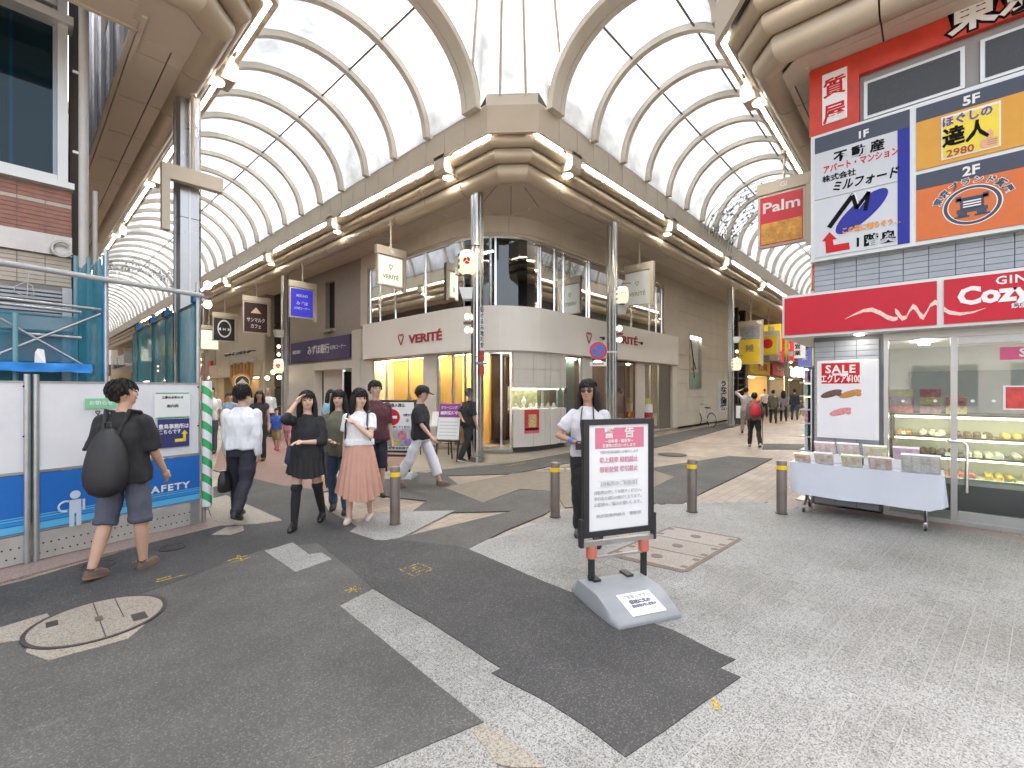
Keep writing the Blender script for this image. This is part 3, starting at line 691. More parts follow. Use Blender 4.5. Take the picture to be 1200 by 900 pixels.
obj('fluorescent_tube', MB().box(6.46 + .10 - 7.13, 6.46 + .15 - 7.13, -.2 - 2.39, 1.55 - 2.39, Z0 + .02, Z0 + .055), fluo, can3)
obj('fluorescent_tube', MB().box(1.75 - 1.6 - 2.42, 1.75 - .1 - 2.42, 5.8 + .1 - 6.5, 5.8 + .15 - 6.5, Z0 + .02, Z0 + .055), fluo, can2)

# glazed clerestory that stands on the left canopy's inner edge
cler = thing('clerestory_screen', 'pale blue glazed screen above the left canopy beside the downpipe', 'glazed screen', (1.04, 7.0, SOF))
for k in range(22):
    y_ = .3 + k * 1.0
    obj('pane', MB().box(-.012, 0, y_, y_ + .93, .08, 2.9), M('pale_blue_glazing', (.42, .48, .60), .25, 0, .12, 1.5), cler); obj('mullion', MB().box(-.05, .0, y_ + .935, y_ + .995, .05, 3.0), M('white_mullion', (.66, .66, .66), .5), cler)
    if k < 3: obj('blind', MB().box(-.02, -.0125, y_ + .05, y_ + .88, 1.4, 2.85), M('cream_blind', (.52, .46, .36), .7, 0, .08, 2), cler)
obj('head_rail', MB().box(-.06, .02, .2, 22.5, 2.95, 3.15), M('brown_rail', (.16, .12, .09), .6, 0, .1, 3), cler); obj('sill_rail', MB().box(-.05, .0, .2, 22.5, -.01, .06), beige_d, cler)
# ================================================================ corner jewellery shop and its neighbours
FX, FY, RC = 8.05, 7.80, 1.7
CX, CYY = FX + RC, FY + RC
AL = RC * math.pi / 2
def wp(s, off):
    if s < -AL / 2: return (FX - off, CYY + (-s - AL / 2))
    if s > AL / 2: return (CX + s - AL / 2, FY - off)
    a = R(180 + 90 * (s + AL / 2) / AL)
    return (CX + (RC + off) * math.cos(a), CYY + (RC + off) * math.sin(a))
def sL(px, off=0.0): return -(yx(FX - off, px) - CYY) - AL / 2
def sR(px, off=0.0): return xy(FY - off, px) - CX + AL / 2
def ssteps(s0, s1):
    out = [s0]; k = 10
    for i in range(k + 1):
        q = -AL / 2 + AL * i / k
        if s0 + 1e-4 < q < s1 - 1e-4: out.append(q)
    return out + [s1]
def seg(s0, s1, o0, o1, z0, z1, mb=None):
    """a piece of the street wall from s0 to s1 along its plan line, standing from offset o0 to o1 and z0 to z1"""
    mb = mb or MB()
    rs = []
    for s in ssteps(s0, s1):
        a, b = wp(s, o0), wp(s, o1)
        rs.append([(*a, z0), (*b, z0), (*b, z1), (*a, z1)])
    return mb.rings(rs)
stone = M('beige_stone', (.58, .53, .45), .55, 0, .07, 1.6, .06, 40)
stone_w = M('pale_stone', (.60, .57, .51), .5, 0, .05, 1.6, .05, 40)
stone_g = M('grey_granite_wall', (.30, .27, .235), .6, 0, .16, 14, .1, 90)
wood_y = M('honey_wood', (.62, .40, .12), .45, 0, .12, 2.5, streak=.15)
wood_d = M('dark_red_wood', (.13, .055, .035), .4, 0, .2, 3, streak=.2)
mintm = M('mint_backdrop', (.52, .72, .62), .5, 0, .04, 2)
magen = M('magenta_print', (.36, .035, .16), .5, 0, .05, 5)
pane = PANE('shop_glass', (.92, .95, .93), .4); pane_d = PANE('upper_window_glass', (.34, .42, .44), .9); pane_b = PANE('blue_tower_glass', (.30, .56, .66), .5)
warm = LAMP('warm_spot', (1, .74, .40), 70.0); warm_s = LAMP('warm_strip', (1, .78, .45), 6.0); cool_s = LAMP('cool_strip', (1, .97, .92), 7.0)
SL0, SR1 = sL(424), sR(793)
ver = thing('jewellery_shop', 'corner jewellery shop with curved white sign band and VERITÉ lettering', 'shop building', (FX, FY, 0))
# ground floor slab, ceilings, back walls
wpart(ver, 'floor_slab', seg(SL0, SR1, -2.6, -.03, .02, .12), stone_g)
wpart(ver, 'ceiling', seg(SL0, SR1, -2.6, -.03, 2.70, 2.9), offw)
wpart(ver, 'back_wall', seg(SL0, sL(545), -1.3, -1.2, .12, 2.70), wood_y)
wpart(ver, 'back_wall', seg(sL(545) + .02, SR1, -2.2, -2.1, .12, 2.70), wood_d)
wpart(ver, 'floor_slab', seg(SL0, SR1, -2.6, -.03, 3.5, 3.75), wood_d)
wpart(ver, 'ceiling', seg(SL0, SR1, -2.6, -.03, 5.76, 5.9), M('dim_ceiling', (.16, .13, .11), .7, 0, .1, 1))
wpart(ver, 'back_wall', seg(SL0, SR1, -2.6, -2.5, 3.75, 5.76), M('plum_wall', (.10, .05, .045), .6, 0, .15, 1))
wpart(ver, 'core', seg(SL0, SR1, -2.9, -2.65, .05, 13), dark)
# end walls of the shop
wpart(ver, 'party_wall', seg(SL0 - .02, SL0 + .1, -2.6, -.04, .12, 6.2), offw)
wpart(ver, 'party_wall', seg(SR1 - .1, SR1 + .02, -2.6, -.04, .12, 6.2), offw)
# sign band
band = wpart(ver, 'sign_band', seg(sL(425, .16), sR(795, .16), .02, .16, 2.68, 3.83), offw)
wpart(ver, 'band_edge', seg(sL(425, .16), sR(795, .16), .0, .13, 2.655, 2.68), beige_d)
off = (FX, FY, 0)
redl = M('wine_lettering', (.33, .03, .045), .5, 0, .05, 4)
def verite(px, left=True, sz=.34):
    if left:
        y = yx(FX - .16, px); text(ver, 'VERITÉ', sz, redl, face_mx(FX - .165, y, onx(FX - .16, px, 396)[2], off), bold=.03, width=1.55, ext=.012)
        hx, hz = yx(FX - .16, 470), onx(FX - .16, 470, 397)[2]
        mk = lambda u, v: (FX - .165, hx - u, hz + v)
    else:
        x = xy(FY - .16, px); text(ver, 'VERITÉ', sz, redl, face_my(FY - .165, x, ony(FY - .16, px, 399)[2], off), bold=.03, width=1.75, ext=.012)
        hx, hz = xy(FY - .16, 690), ony(FY - .16, 690, 395)[2]
        mk = lambda u, v: (hx + u, FY - .165, hz + v)
    P_ = [(0, -.19), (.1, -.02), (.13, .06), (.1, .125), (.05, .13), (0, .085), (-.05, .13), (-.1, .125), (-.13, .06), (-.1, -.02), (0, -.19)]
    wpart(ver, 'heart_emblem', MB().tube([mk(*p) for p in P_], .02, 6), redl)
verite(498); verite(733, False)
# frieze under the canopy: separate stone panels
s = SL0
while s < SR1 - .1:
    e = min(s + .92, SR1)
    wpart(ver, 'frieze_panel', seg(s + .004, e - .004, -.05, .03, 5.76, 6.26), stone); s = e
wpart(ver, 'frieze_core', seg(SL0, SR1, -.08, .01, 5.78, 6.4), joint)
wpart(ver, 'window_head', seg(SL0, SR1, -.05, .0, 5.68, 5.755), beige_d)
# ground floor: stone piers, frames, panes
GF = 2.655
def pier(s0, s1, mat=stone_w, z0=.1, z1=GF, n=3):
    for k in range(n):
        a = z0 + (z1 - z0) * k / n; b = z0 + (z1 - z0) * (k + 1) / n
        wpart(ver, 'stone_panel', seg(s0, s1, -.12, .03, a + .003, b - .003), mat)
def glazing(s0, s1, mulls, z0=.16, z1=GF, mat=pane, fr=steel, parent=None, off_=-.04):
    par = parent or ver
    P0 = wpart(par, 'window', seg(s0, s1, off_ - .05, off_ + .03, z1 - .06, z1), fr)
    wpart(P0, 'sill', seg(s0, s1, off_ - .05, off_ + .04, z0 - .06, z0), fr)
    edges = [s0 + .025] + list(mulls) + [s1 - .025]
    for q in edges: wpart(P0, 'mullion', seg(q - .025, q + .025, off_ - .04, off_ + .025, z0, z1 - .06), fr)
    for a, b in zip(edges[:-1], edges[1:]):
        if b - a > .08: wpart(P0, 'pane', seg(a + .026, b - .026, off_ - .008, off_, z0 + .002, z1 - .062), mat)
    return P0
wpart(ver, 'plinth', seg(SL0, sL(585), -.15, .045, .02, .10), stone_g); wpart(ver, 'plinth', seg(sL(585) + .01, sR(661), -.15, .0, .02, .14), joint); wpart(ver, 'plinth', seg(sR(662), SR1, -.15, .045, .02, .10), stone_g)
pier(SL0, sL(437)); glazing(sL(437) + .01, sL(497) - .01, [sL(452), sL(478)])
pier(sL(497), sL(512)); glazing(sL(512) + .01, sL(552), [sL(530), sL(543)])
glazing(sL(552) + .01, sL(585) - .02, [sL(575)], fr=chrome)
SD0, SD1 = sL(585), sR(660)
# curved display case: fluted stone above and below a strip window
edges = [SD0, SD0 + (SD1 - SD0) * .30, SD0 + (SD1 - SD0) * .52, SD0 + (SD1 - SD0) * .64, SD0 + (SD1 - SD0) * .76, SD0 + (SD1 - SD0) * .88, SD1]
for i, (a, b) in enumerate(zip(edges[:-1], edges[1:])):
    fl = .0 if i < 2 else .035 * (i % 2) + .01
    wpart(ver, 'stone_panel', seg(a + .004, b - .004, -.1, .06 + fl, .15, 1.14), stone_w)
    wpart(ver, 'stone_panel', seg(a + .004, b - .004, -.1, .06 + fl, 1.70, 2.20), stone_w)
    wpart(ver, 'stone_panel', seg(a + .004, b - .004, -.1, .06 + fl, 2.206, GF), stone_w)
wpart(ver, 'display_shelf', seg(SD0, SD1, -.5, .05, 1.11, 1.145), white)
wpart(ver, 'display_back', seg(SD0, SD1, -.52, -.5, 1.0, 1.75), M('olive_display', (.26, .25, .14), .4, .2, .5, 7))
dg = wpart(ver, 'display_window', seg(SD0, SD1, .045, .05, 1.15, 1.695), pane)
for i in range(7):
    s_ = SD0 + (SD1 - SD0) * (i + .6) / 7.4; p = wp(s_, -.18)
    bust = MB(); bust.rings([[(p[0] + r_ * math.cos(k * .7854), p[1] + r_ * .6 * math.sin(k * .7854), 1.145 + h_) for k in range(8)] for r_, h_ in ((.09, 0), (.085, .02), (.03, .04), (.035, .10), (.09, .17), (.07, .24), (.028, .28), (.028, .33))] if i in (1,) else
               [[(p[0] + r_ * math.cos(k * .7854), p[1] + r_ * math.sin(k * .7854), 1.145 + h_) for k in range(8)] for r_, h_ in ((.10, 0), (.10, .03), (.05, .05), (.045, .10), (.02, .15))])
    b_ = wpart(ver, 'jewellery_stand', bust, white, 40)
pl = MB()
p_ = [wp(SD0 + (SD1 - SD0) * q, .105) for q in (.17, .40)]
poster = wpart(ver, 'poster', seg(SD0 + (SD1 - SD0) * .16, SD0 + (SD1 - SD0) * .40, .061, .066, .50, 1.13), M('festival_poster_red', (.55, .05, .06), .5, 0, .45, 22))
wpart(poster, 'picture', seg(SD0 + (SD1 - SD0) * .22, SD0 + (SD1 - SD0) * .35, .066, .069, .66, 1.0), M('festival_poster_print', (.55, .42, .2), .5, 0, .7, 30))
wpart(poster, 'caption', seg(SD0 + (SD1 - SD0) * .17, SD0 + (SD1 - SD0) * .39, .066, .069, .51, .565), M('poster_pink', (.6, .12, .22), .5, 0, .1, 5))
for k in range(9):
    a = SD0 + (SD1 - SD0) * (.172 + k * .0245); wpart(poster, 'lettering', seg(a, a + .04, .066, .07, .585, .64), inkb)
# right side of the ground floor
wpart(ver, 'mint_panel', seg(sR(661) + .02, sR(681), -.3, -.25, .15, 2.6), mintm)
glazing(sR(661) + .01, sR(682) - .01, [], fr=chrome)
for k in range(3):
    a = sR(669); wpart(ver, 'pendant', seg(a - .06, a + .08, -.22, -.2, 1.55 + k * .2, 1.72 + k * .2), M('olive_gold', (.28, .26, .12), .4, .5, .2, 8))
wpart(ver, 'necklace_cord', MB().tube([(*wp(sR(669) - .2, -.2), 2.6), (*wp(sR(669), -.2), 2.15), (*wp(sR(669) + .2, -.2), 2.6)], .01, 5), M('olive_gold', (.28, .26, .12)))
pier(sR(682), sR(693)); glazing(sR(693) + .01, sR(712) - .01, [], fr=chrome); pier(sR(712), sR(721)); glazing(sR(722), sR(745) - .01, [sR(734)], fr=wood_d)
pier(sR(745), sR(755)); glazing(sR(755) + .01, sR(773) - .01, [sR(763)]);
wpart(ver, 'steel_door', seg(sR(774), sR(787), -.1, -.05, .12, GF), M('grey_door', (.22, .19, .16), .35, .5, .1, 4)); pier(sR(787.5), SR1)
# second floor: chrome mullions and big panes
glazing(sL(432), sR(652), [sL(444), sL(462), sL(497), sL(541), sL(566), sL(570)], 3.86, 5.68, pane_d, chrome)
glazing(sR(652) + .02, sR(777), [sR(662), sR(689), sR(692), sR(719), sR(741), sR(762), sR(770)], 3.86, 5.68, pane_d, chrome)
for k in range(3): wpart(ver, 'stone_panel', seg(SL0, sL(432) - .01, -.12, .05, 3.83 + .645 * k, 3.83 + .645 * k + .64), stone)
wpart(ver, 'stone_panel', seg(sR(777) + .01, SR1, -.12, .05, 3.83, 5.765), stone)
for (a, b) in ((sL(503), sL(494)), (sL(545), sL(537)), (sL(448), sL(440)), (sR(650), sR(657)), (sR(687), sR(693)), (sR(737), sR(743)), (sR(757), sR(762))): wpart(ver, 'chrome_column', seg(min(a, b), max(a, b), -.16, -.075, 3.86, 5.68), M('rippled_chrome', (.75, .74, .70), .12, 1, .2, 3, .5, 9))
for k in range(9):
    s0 = SL0 + .8 + k * 1.75
    if s0 < SR1 - 1: wpart(ver, 'ceiling_lamp', seg(s0, s0 + .7, -1.5, -1.42, 5.72, 5.755), LAMP('showroom_tube', (1, .95, .88), 16.0))
strip_w = LAMP('warm_ceiling_strip', (1, .80, .50), 26.0)
for (a, b) in ((SL0 + .2, sL(500)), (sL(510), sL(550))): wpart(ver, 'shop_lamp', seg(a, b, -.75, -.6, 2.66, 2.695), strip_w)
wpart(ver, 'display_lamp', seg(SD0 + .05, SD1 - .05, -.2, -.12, 1.66, 1.69), LAMP('display_lamp', (1, .93, .8), 6.0)); wpart(ver, 'display_lamp', seg(sR(661) + .05, sR(681) - .05, -.2, -.12, 2.56, 2.6), LAMP('display_lamp', (1, .93, .8), 6.0))
for k in range(4):
    s0 = sR(690) + k * 2.2; wpart(ver, 'shop_lamp', seg(s0, s0 + .3, -1.2, -1.1, 2.66, 2.695), warm)
# shelves and goods seen through the ground-floor glass
for (a, b, z) in ((sL(452), sL(478), 1.1), (sL(514), sL(542), 1.0), (sR(724), sR(742), .8), (sR(757), sR(772), .9)):
    wpart(ver, 'counter', seg(a, b, -.75, -.35, .12, z), wood_y); 
    for k in range(6):
        q = a + (b - a) * (k + .5) / 6; wpart(ver, 'ornament', seg(q - .05, q + .05, -.6, -.5, z, z + .12 + .1 * (k % 3)), [white, brass, redl][k % 3])
wpart(ver, 'showroom_partition', seg(sR(655), sR(690), -.9, -.8, 3.75, 5.7), wood_d); wpart(ver, 'showroom_partition', seg(sR(725), sR(745), -.9, -.8, 3.75, 5.7), M('ochre_curtain', (.30, .20, .04), .7, 0, .3, 6, streak=.1))
wpart(ver, 'display_hill', MB().ball((*wp(sL(520), -1.1), 4.35), .75, .75, .55, 14, 8), M('green_cloth', (.20, .32, .22), .8, 0, .2, 4), 60)
wpart(ver, 'showroom_partition', seg(sL(537), sL(503), -.7, -.62, 3.75, 4.5) if sL(503) > sL(537) else seg(sL(503), sL(537), -.7, -.62, 3.75, 4.6), M('brown_cabinet', (.22, .09, .05), .4, 0, .2, 3))
wpart(ver, 'display_backdrop', seg(sL(566), sR(650), -.75, -.7, 3.75, 5.7), M('blue_grey_backdrop', (.10, .15, .17), .3, 0, .4, 1.5, streak=.12))
# security camera domes
for (f, px, py) in ((0, 703, 395), (0, 748, 401), (0, 702, 283)):
    q = ony(FY - .16 if py > 300 else FY - .03, px, py); wpart(ver, 'camera_bracket', MB().cyl(q, (q[0], q[1] - .1, q[2] - .04), .02, 6).ball((q[0], q[1] - .13, q[2] - .05), .055, n=8, m=6), black, 50)

# ---------------------------------------------------------------- neighbours, built along a street front
class Front:
    """a street front: along = 'y' runs up the left-hand street (facing -X), along = 'x' up the right-hand street (facing -Y)"""
    def __init__(s, along, base): s.al = along; s.b = base
    def p(s, a, out, z): return (s.b - out, a, z) if s.al == 'y' else (a, s.b - out, z)
    def box(s, a0, a1, o0, o1, z0, z1, mb=None):
        p, q = s.p(a0, o0, z0), s.p(a1, o1, z1)
        return (mb or MB()).box(min(p[0], q[0]), max(p[0], q[0]), min(p[1], q[1]), max(p[1], q[1]), z0, z1)
    def mx(s, a, out, z, off): return face_mx(s.b - out, a, z, off) if s.al == 'y' else face_my(s.b - out, a, z, off)
    def a(s, px, out=0.0): return yx(s.b - out, px) if s.al == 'y' else xy(s.b - out, px)
    def z(s, px, py, out=0.0): return (onx(s.b - out, px, py) if s.al == 'y' else ony(s.b - out, px, py))[2]
LF, RF = Front('y', FX), Front('x', FY)
def block(F, a0, a1, label, name='shop_building', cat='shop building'):
    q = F.p(a0, 0, 0); return thing(name, label, cat, (q[0], q[1], 0))
def off_of(T): return tuple(T.location)
navy = M('navy_sign', (.035, .03, .12), .4, 0, .05, 3)
# bank
A0, A1 = LF.a(424) + .03, 20.4
bank = block(LF, A0, A1, 'grey granite bank building with navy sign and recessed cash machine lobby')
ent0, ent1 = LF.a(413), LF.a(369)
def grid_panels(T, F, a0, a1, z0, z1, da, dz, mat, o0=-.2, o1=0.0, name='stone_panel', gap=.004):
    na = max(1, round((a1 - a0) / da)); nz = max(1, round((z1 - z0) / dz))
    for i in range(na):
        for j in range(nz):
            wpart(T, name, F.box(a0 + (a1 - a0) * i / na + gap, a0 + (a1 - a0) * (i + 1) / na - gap, o0, o1, z0 + (z1 - z0) * j / nz + gap, z0 + (z1 - z0) * (j + 1) / nz - gap), mat)
wpart(bank, 'core', LF.box(A0, A1, -2.6, -2.3, 0, 8.5), dark)
sw0, sw1 = LF.a(392), LF.a(381); szt, szb = 5.75, 3.95
wpart(bank, 'wall', LF.box(A0, sw0, -.3, -.01, 3.75, 6.3), stone_g); wpart(bank, 'wall', LF.box(sw1, A1, -.3, -.01, 3.75, 6.3), stone_g)
wpart(bank, 'wall', LF.box(sw0, sw1, -.3, -.012, 3.75, szb), stone_g); wpart(bank, 'wall', LF.box(sw0, sw1, -.3, -.012, szt, 6.3), stone_g)
wpart(bank, 'slit_window', LF.box(sw0, sw1, -.22, -.18, szb, szt), M('black_glass', (.02, .02, .022), .1, 0, 0)); wpart(bank, 'window_ledge', LF.box(sw0 - .05, sw1 + .05, -.1, .12, szb - .12, szb - .01), stone_g)
wpart(bank, 'pilaster', LF.box(A0, ent0, -.3, .03, 0, 3.74), stone_w); wpart(bank, 'pilaster', LF.box(ent1, A1, -.3, .03, 0, 2.7), stone_w)
wpart(bank, 'lintel', LF.box(ent0, A1, -.3, .02, 2.42, 2.7), stone_w); wpart(bank, 'sign_backing', LF.box(ent0, A1, -.3, .0, 2.705, 3.745), stone_g)
sg = wpart(bank, 'sign_panel', LF.box(ent0 + .05, A1 - .25, .005, .06, 2.80, 3.62), navy)
am = (ent0 + A1) / 2
text(bank, 'みずほ銀行', .38, white, LF.mx(am - .15, .062, 3.2, off_of(bank)), bold=.015)
text(bank, 'MIZUHO', .2, white, LF.mx(A1 - .85, .062, 3.22, off_of(bank)), bold=.02)
text(bank, 'ATMコーナー', .2, white, LF.mx(ent0 + .95, .062, 3.22, off_of(bank)), bold=.01)
wpart(bank, 'lobby_floor', LF.box(ent0, ent1, -2.3, -.01, .0, .03), stone_w); wpart(bank, 'lobby_wall', LF.box(ent0 + (ent1 - ent0) * .48, ent1, -.42, -.35, .03, 2.42), offw)
wpart(bank, 'lobby_back', LF.box(ent0, ent1, -1.9, -1.8, .03, 2.42), M('grey_lobby', (.35, .34, .31), .5)); wpart(bank, 'lobby_ceiling', LF.box(ent0, ent1, -1.9, -.3, 2.425, 2.5), offw)
for k in range(2): wpart(bank, 'lobby_lamp', LF.box(ent0 + .8 + k * 1.5, ent0 + 1.0 + k * 1.5, -.9, -.7, 2.40, 2.424), cool_s)
dr = wpart(bank, 'glass_door', LF.box(ent0 + .1, ent0 + 1.6, -1.55, -1.5, .05, 2.3), PANE('door_glass', (.6, .68, .62)))
wpart(dr, 'notice', LF.box(ent0 + .4, ent0 + 1.25, -1.49, -1.48, 1.0, 2.0), M('pale_notice', (.7, .75, .62), .6, 0, .1, 3)); wpart(dr, 'frame', LF.box(ent0 + .02, ent0 + .1, -1.56, -1.47, .03, 2.4), steel)
# narrow black-glass building
B0, B1 = 20.45, 23.3
nb_ = block(LF, B0, B1, 'narrow dark glass building between the bank and the cafe')
wpart(nb_, 'core', LF.box(B0, B1, -3, -.5, 0, 8), dark)
bg_ = M('black_mirror_glass', (.02, .022, .024), .08, 0, .1, 2)
for i in range(2):
    for j in range(4):
        w_ = wpart(nb_, 'window', LF.box(B0 + .1 + i * 1.35, B0 + 1.4 + i * 1.35, -.45, -.4, .3 + j * 1.5, 1.72 + j * 1.5), bg_)
    wpart(nb_, 'frame', LF.box(B0 + i * 1.36, B0 + .09 + i * 1.36, -.45, -.2, 0, 6.4), M('dark_bronze', (.06, .055, .05), .4, .5))
wpart(nb_, 'frame', LF.box(B1 - .1, B1, -.45, .0, 0, 6.4), stone_g)
for k in range(3): wpart(nb_, 'hanging_lamp', MB().ball(LF.p(B0 + .7 + k * .7, .15, 2.2 + .25 * (k % 2)), .09), warm_s, 60)
# cream cafe building
C0_, C1_ = 23.4, 31.0
cafe = block(LF, C0_, C1_, 'cream rendered cafe building with brown goods above its round sign')
cream = M('cream_render', (.50, .455, .375), .7, 0, .06, .7, .05, 30)
wpart(cafe, 'core', LF.box(C0_, C1_, -3, -1.4, 0, 8), dark)
grid_panels(cafe, LF, C0_, C1_, 3.1, 6.3, 3.8, 3.2, cream, -.3, .0, 'wall_panel')
wpart(cafe, 'fascia', LF.box(C0_ + .4, C1_, -.2, .35, 2.35, 3.05), cream); wpart(cafe, 'pier', LF.box(C0_, C0_ + .5, -.3, .05, 0, 3.08), cream); wpart(cafe, 'pier', LF.box(C1_ - .4, C1_, -.3, .05, 0, 2.34), cream); wpart(cafe, 'pier', LF.box(26.6, 27.1, -.3, .03, 0, 2.34), cream)
wpart(cafe, 'shop_back', LF.box(C0_ + .5, C1_, -1.35, -1.25, 0, 2.34), M('cafe_wall', (.28, .2, .12), .6, 0, .3, 1.2)); wpart(cafe, 'shop_lamp', LF.box(24.5, 30, -.8, -.7, 2.3, 2.33), warm_s)
wpart(cafe, 'notice', LF.box(28.6, 29.2, .351, .37, 2.5, 2.9), M('yellow_notice', (.6, .55, .25), .5, 0, .4, 8))
wd_ = M('carved_wood', (.30, .16, .05), .6, 0, .3, 6)
for k in range(7): wpart(cafe, 'hanging_board', LF.box(23.7 + k * .5, 24.0 + k * .5, .36, .42, 2.15 + .12 * (k % 3), 2.95 + .1 * (k % 2)), wd_)
wpart(cafe, 'awning', LF.box(23.5, 27.3, .3, .42, 3.0, 3.25), M('grey_awning', (.34, .33, .31), .7, 0, .2, 5))
for k in range(7):
    q = LF.p(23.6 + k * .55, .55, 3.5); wpart(cafe, 'spot_lamp', MB().cyl((q[0] + .25, q[1], q[2] + .02), q, .03, 6).cyl(q, (q[0] - .12, q[1], q[2] - .08), .07, 8), black)
rsg = wpart(cafe, 'round_sign', MB().cyl(LF.p(24.0, .75, 2.02), LF.p(24.12, .75, 2.02), .42, 20), M('orange_ring', (.55, .27, .06), .5))
for (r_, m_) in ((.33, white), (.29, black)): wpart(rsg, 'emblem', MB().cyl(LF.p(23.99 - (.42 - r_) * .05, .75, 2.02), LF.p(24.0, .75, 2.02), r_, 20), m_)
wpart(rsg, 'emblem', MB().add([LF.p(23.975, 1.0, 1.93), LF.p(23.975, .5, 1.93), LF.p(23.975, .75, 2.2)], [(0, 1, 2)]), white)
# shops farther up the left-hand street
specs = [(31.1, 36.5, 'taupe shop building just past the cafe on the left-hand street', (.34, .30, .25), (.50, .05, .06)), (36.6, 43, 'pale green-signed shop building far up the left-hand street', (.40, .39, .34), (.10, .32, .16)),
         (43.1, 50, 'brown shop building with cream sign far up the left-hand street', (.25, .19, .14), (.55, .5, .32)), (50.1, 58, 'grey shop building with blue sign far up the left-hand street', (.36, .35, .34), (.08, .13, .34)), (58.1, 74, 'farthest beige building on the left-hand street', (.42, .37, .3), (.45, .3, .1))]
def far_shop(F, a0, a1, label, wcol, scol, txt=None, seed=0):
    T = block(F, a0, a1, label); rnd = random.Random(seed); nm = 'render_%d' % seed
    wm = M('shop_render_%s%d' % (F.al, int(a0)), wcol, .7, 0, .12, 1.2); sm_ = M('shop_sign_%s%d' % (F.al, int(a0)), scol, .45, 0, .05, 2)
    wpart(T, 'core', F.box(a0, a1, -4, -1.5, 0, 8), dark)
    wpart(T, 'wall', F.box(a0, a1, -1.5, 0, 3.4, 7), wm)
    for q in (a0, a1 - .3): wpart(T, 'pier', F.box(q, q + .3, -1.5, .03, 0, 3.4), wm)
    sg_ = wpart(T, 'sign_panel', F.box(a0 + .3, a1 - .3, .02, .18, 2.6, 3.38), sm_)
    if txt: text(T, txt, .5, white, F.mx((a0 + a1) / 2, .185, 3.0, off_of(T)), bold=.02)
    n_ = 3
    for k in range(n_):
        c_ = a0 + .5 + (a1 - a0 - 1) * k / n_; w_ = (a1 - a0 - 1) / n_ - .25
        wn = wpart(T, 'window', F.box(c_, c_ + w_, .0, .04, 4.1, 5.5), steel); wpart(wn, 'pane', F.box(c_ + .06, c_ + w_ - .06, .04, .05, 4.16, 5.44), bg_)
    wpart(T, 'shop_back', F.box(a0 + .3, a1 - .3, -1.4, -1.3, 0, 2.6), M('goods_wall', (.3, .22, .14), .7, 0, .6, 3)); wpart(T, 'ceiling', F.box(a0 + .3, a1 - .3, -1.4, 0, 2.5, 2.58), white)
    wpart(T, 'shop_lamp', F.box(a0 + .8, a1 - .8, -.7, -.6, 2.44, 2.49), warm_s)
    for k in range(5):
        c_ = a0 + .6 + (a1 - a0 - 1.2) * k / 5; wpart(T, 'goods_rack', F.box(c_, c_ + .7, -.9, -.2, 0, .7 + .6 * rnd.random()), M('rack_%d' % (k % 4), [(.45, .1, .08), (.5, .45, .3), (.1, .2, .35), (.2, .3, .12)][k % 4], .7, 0, .4, 9))
    return T
for i, (a0, a1, lb, w_, s_) in enumerate(specs): far_shop(LF, a0, a1, lb, w_, s_, ['薬', None, None, None, None][i], i)
# ---------------------------------------------------------------- right-hand street
S0, S1 = xy(FY, 795) + .0, xy(FY, 855)
S0 = SR1 - AL / 2 + CX + .06
st = block(RF, S0, S1, 'beige stone-clad building with tall picture window beside the jewellery shop')
pw0, pw1 = RF.a(808), RF.a(822); pz0, pz1 = 1.75, 4.05
wpart(st, 'core', RF.box(S0, S1, -3, -.35, 0, 8), dark)
na = 7; da = (S1 - S0) / na
for i in range(na):
    for j in range(10):
        a0, a1, z0, z1 = S0 + da * i, S0 + da * (i + 1), .1 + .61 * j, .1 + .61 * (j + 1)
        for (q0, q1) in ([(a0, a1)] if z1 < pz0 or z0 > pz1 else [(a0, min(a1, pw0)), (max(a0, pw1), a1)]):
            if q1 - q0 > .1: wpart(st, 'stone_panel', RF.box(q0 + .004, q1 - .004, -.25, .0, z0 + .004, z1 - .004), stone)
for (za_, zb3) in ((1.324, 1.685), (4.115, 4.366)): wpart(st, 'stone_panel', RF.box(pw0 + .004, pw1 - .004, -.25, .0, za_, zb3), stone)
pwn = wpart(st, 'picture_window', RF.box(pw0, pw1, -.2, -.12, pz0, pz1), M('mural_print', (.55, .53, .47), .3, 0, .2, 1.5))
wpart(pwn, 'window_lamp', RF.box(pw0 + .05, pw1 - .05, -.1, -.08, pz1 - .06, pz1 - .03), cool_s)
for (q, w_) in ((pw0, .05), (pw1 - .05, .05)): wpart(pwn, 'frame', RF.box(q, q + w_, -.1, .02, pz0, pz1), steel)
wpart(pwn, 'frame', RF.box(pw0, pw1, -.1, .02, pz1, pz1 + .06), steel); wpart(pwn, 'frame', RF.box(pw0, pw1, -.1, .02, pz0 - .06, pz0), steel)
wpart(pwn, 'green_base', RF.box(pw0 + .05, pw1 - .05, -.12, -.11, pz0, pz0 + .7), M('pale_green_print', (.30, .42, .30), .4, 0, .2, 3))
pm_ = (pw0 + pw1) / 2
wpart(pwn, 'branch_print', MB().tube([RF.p(pm_ - .3, -.1, 3.9), RF.p(pm_, -.1, 3.0), RF.p(pm_ + .3, -.1, 2.6)], .02, 5).tube([RF.p(pm_, -.1, 3.0), RF.p(pm_ + .1, -.1, 2.2)], .015, 5), black)
wpart(pwn, 'flower_print', MB().ball(RF.p(pm_ - .1, -.1, 2.6), .12, .02, .1, 8, 6), M('orange_print', (.6, .2, .05), .5))
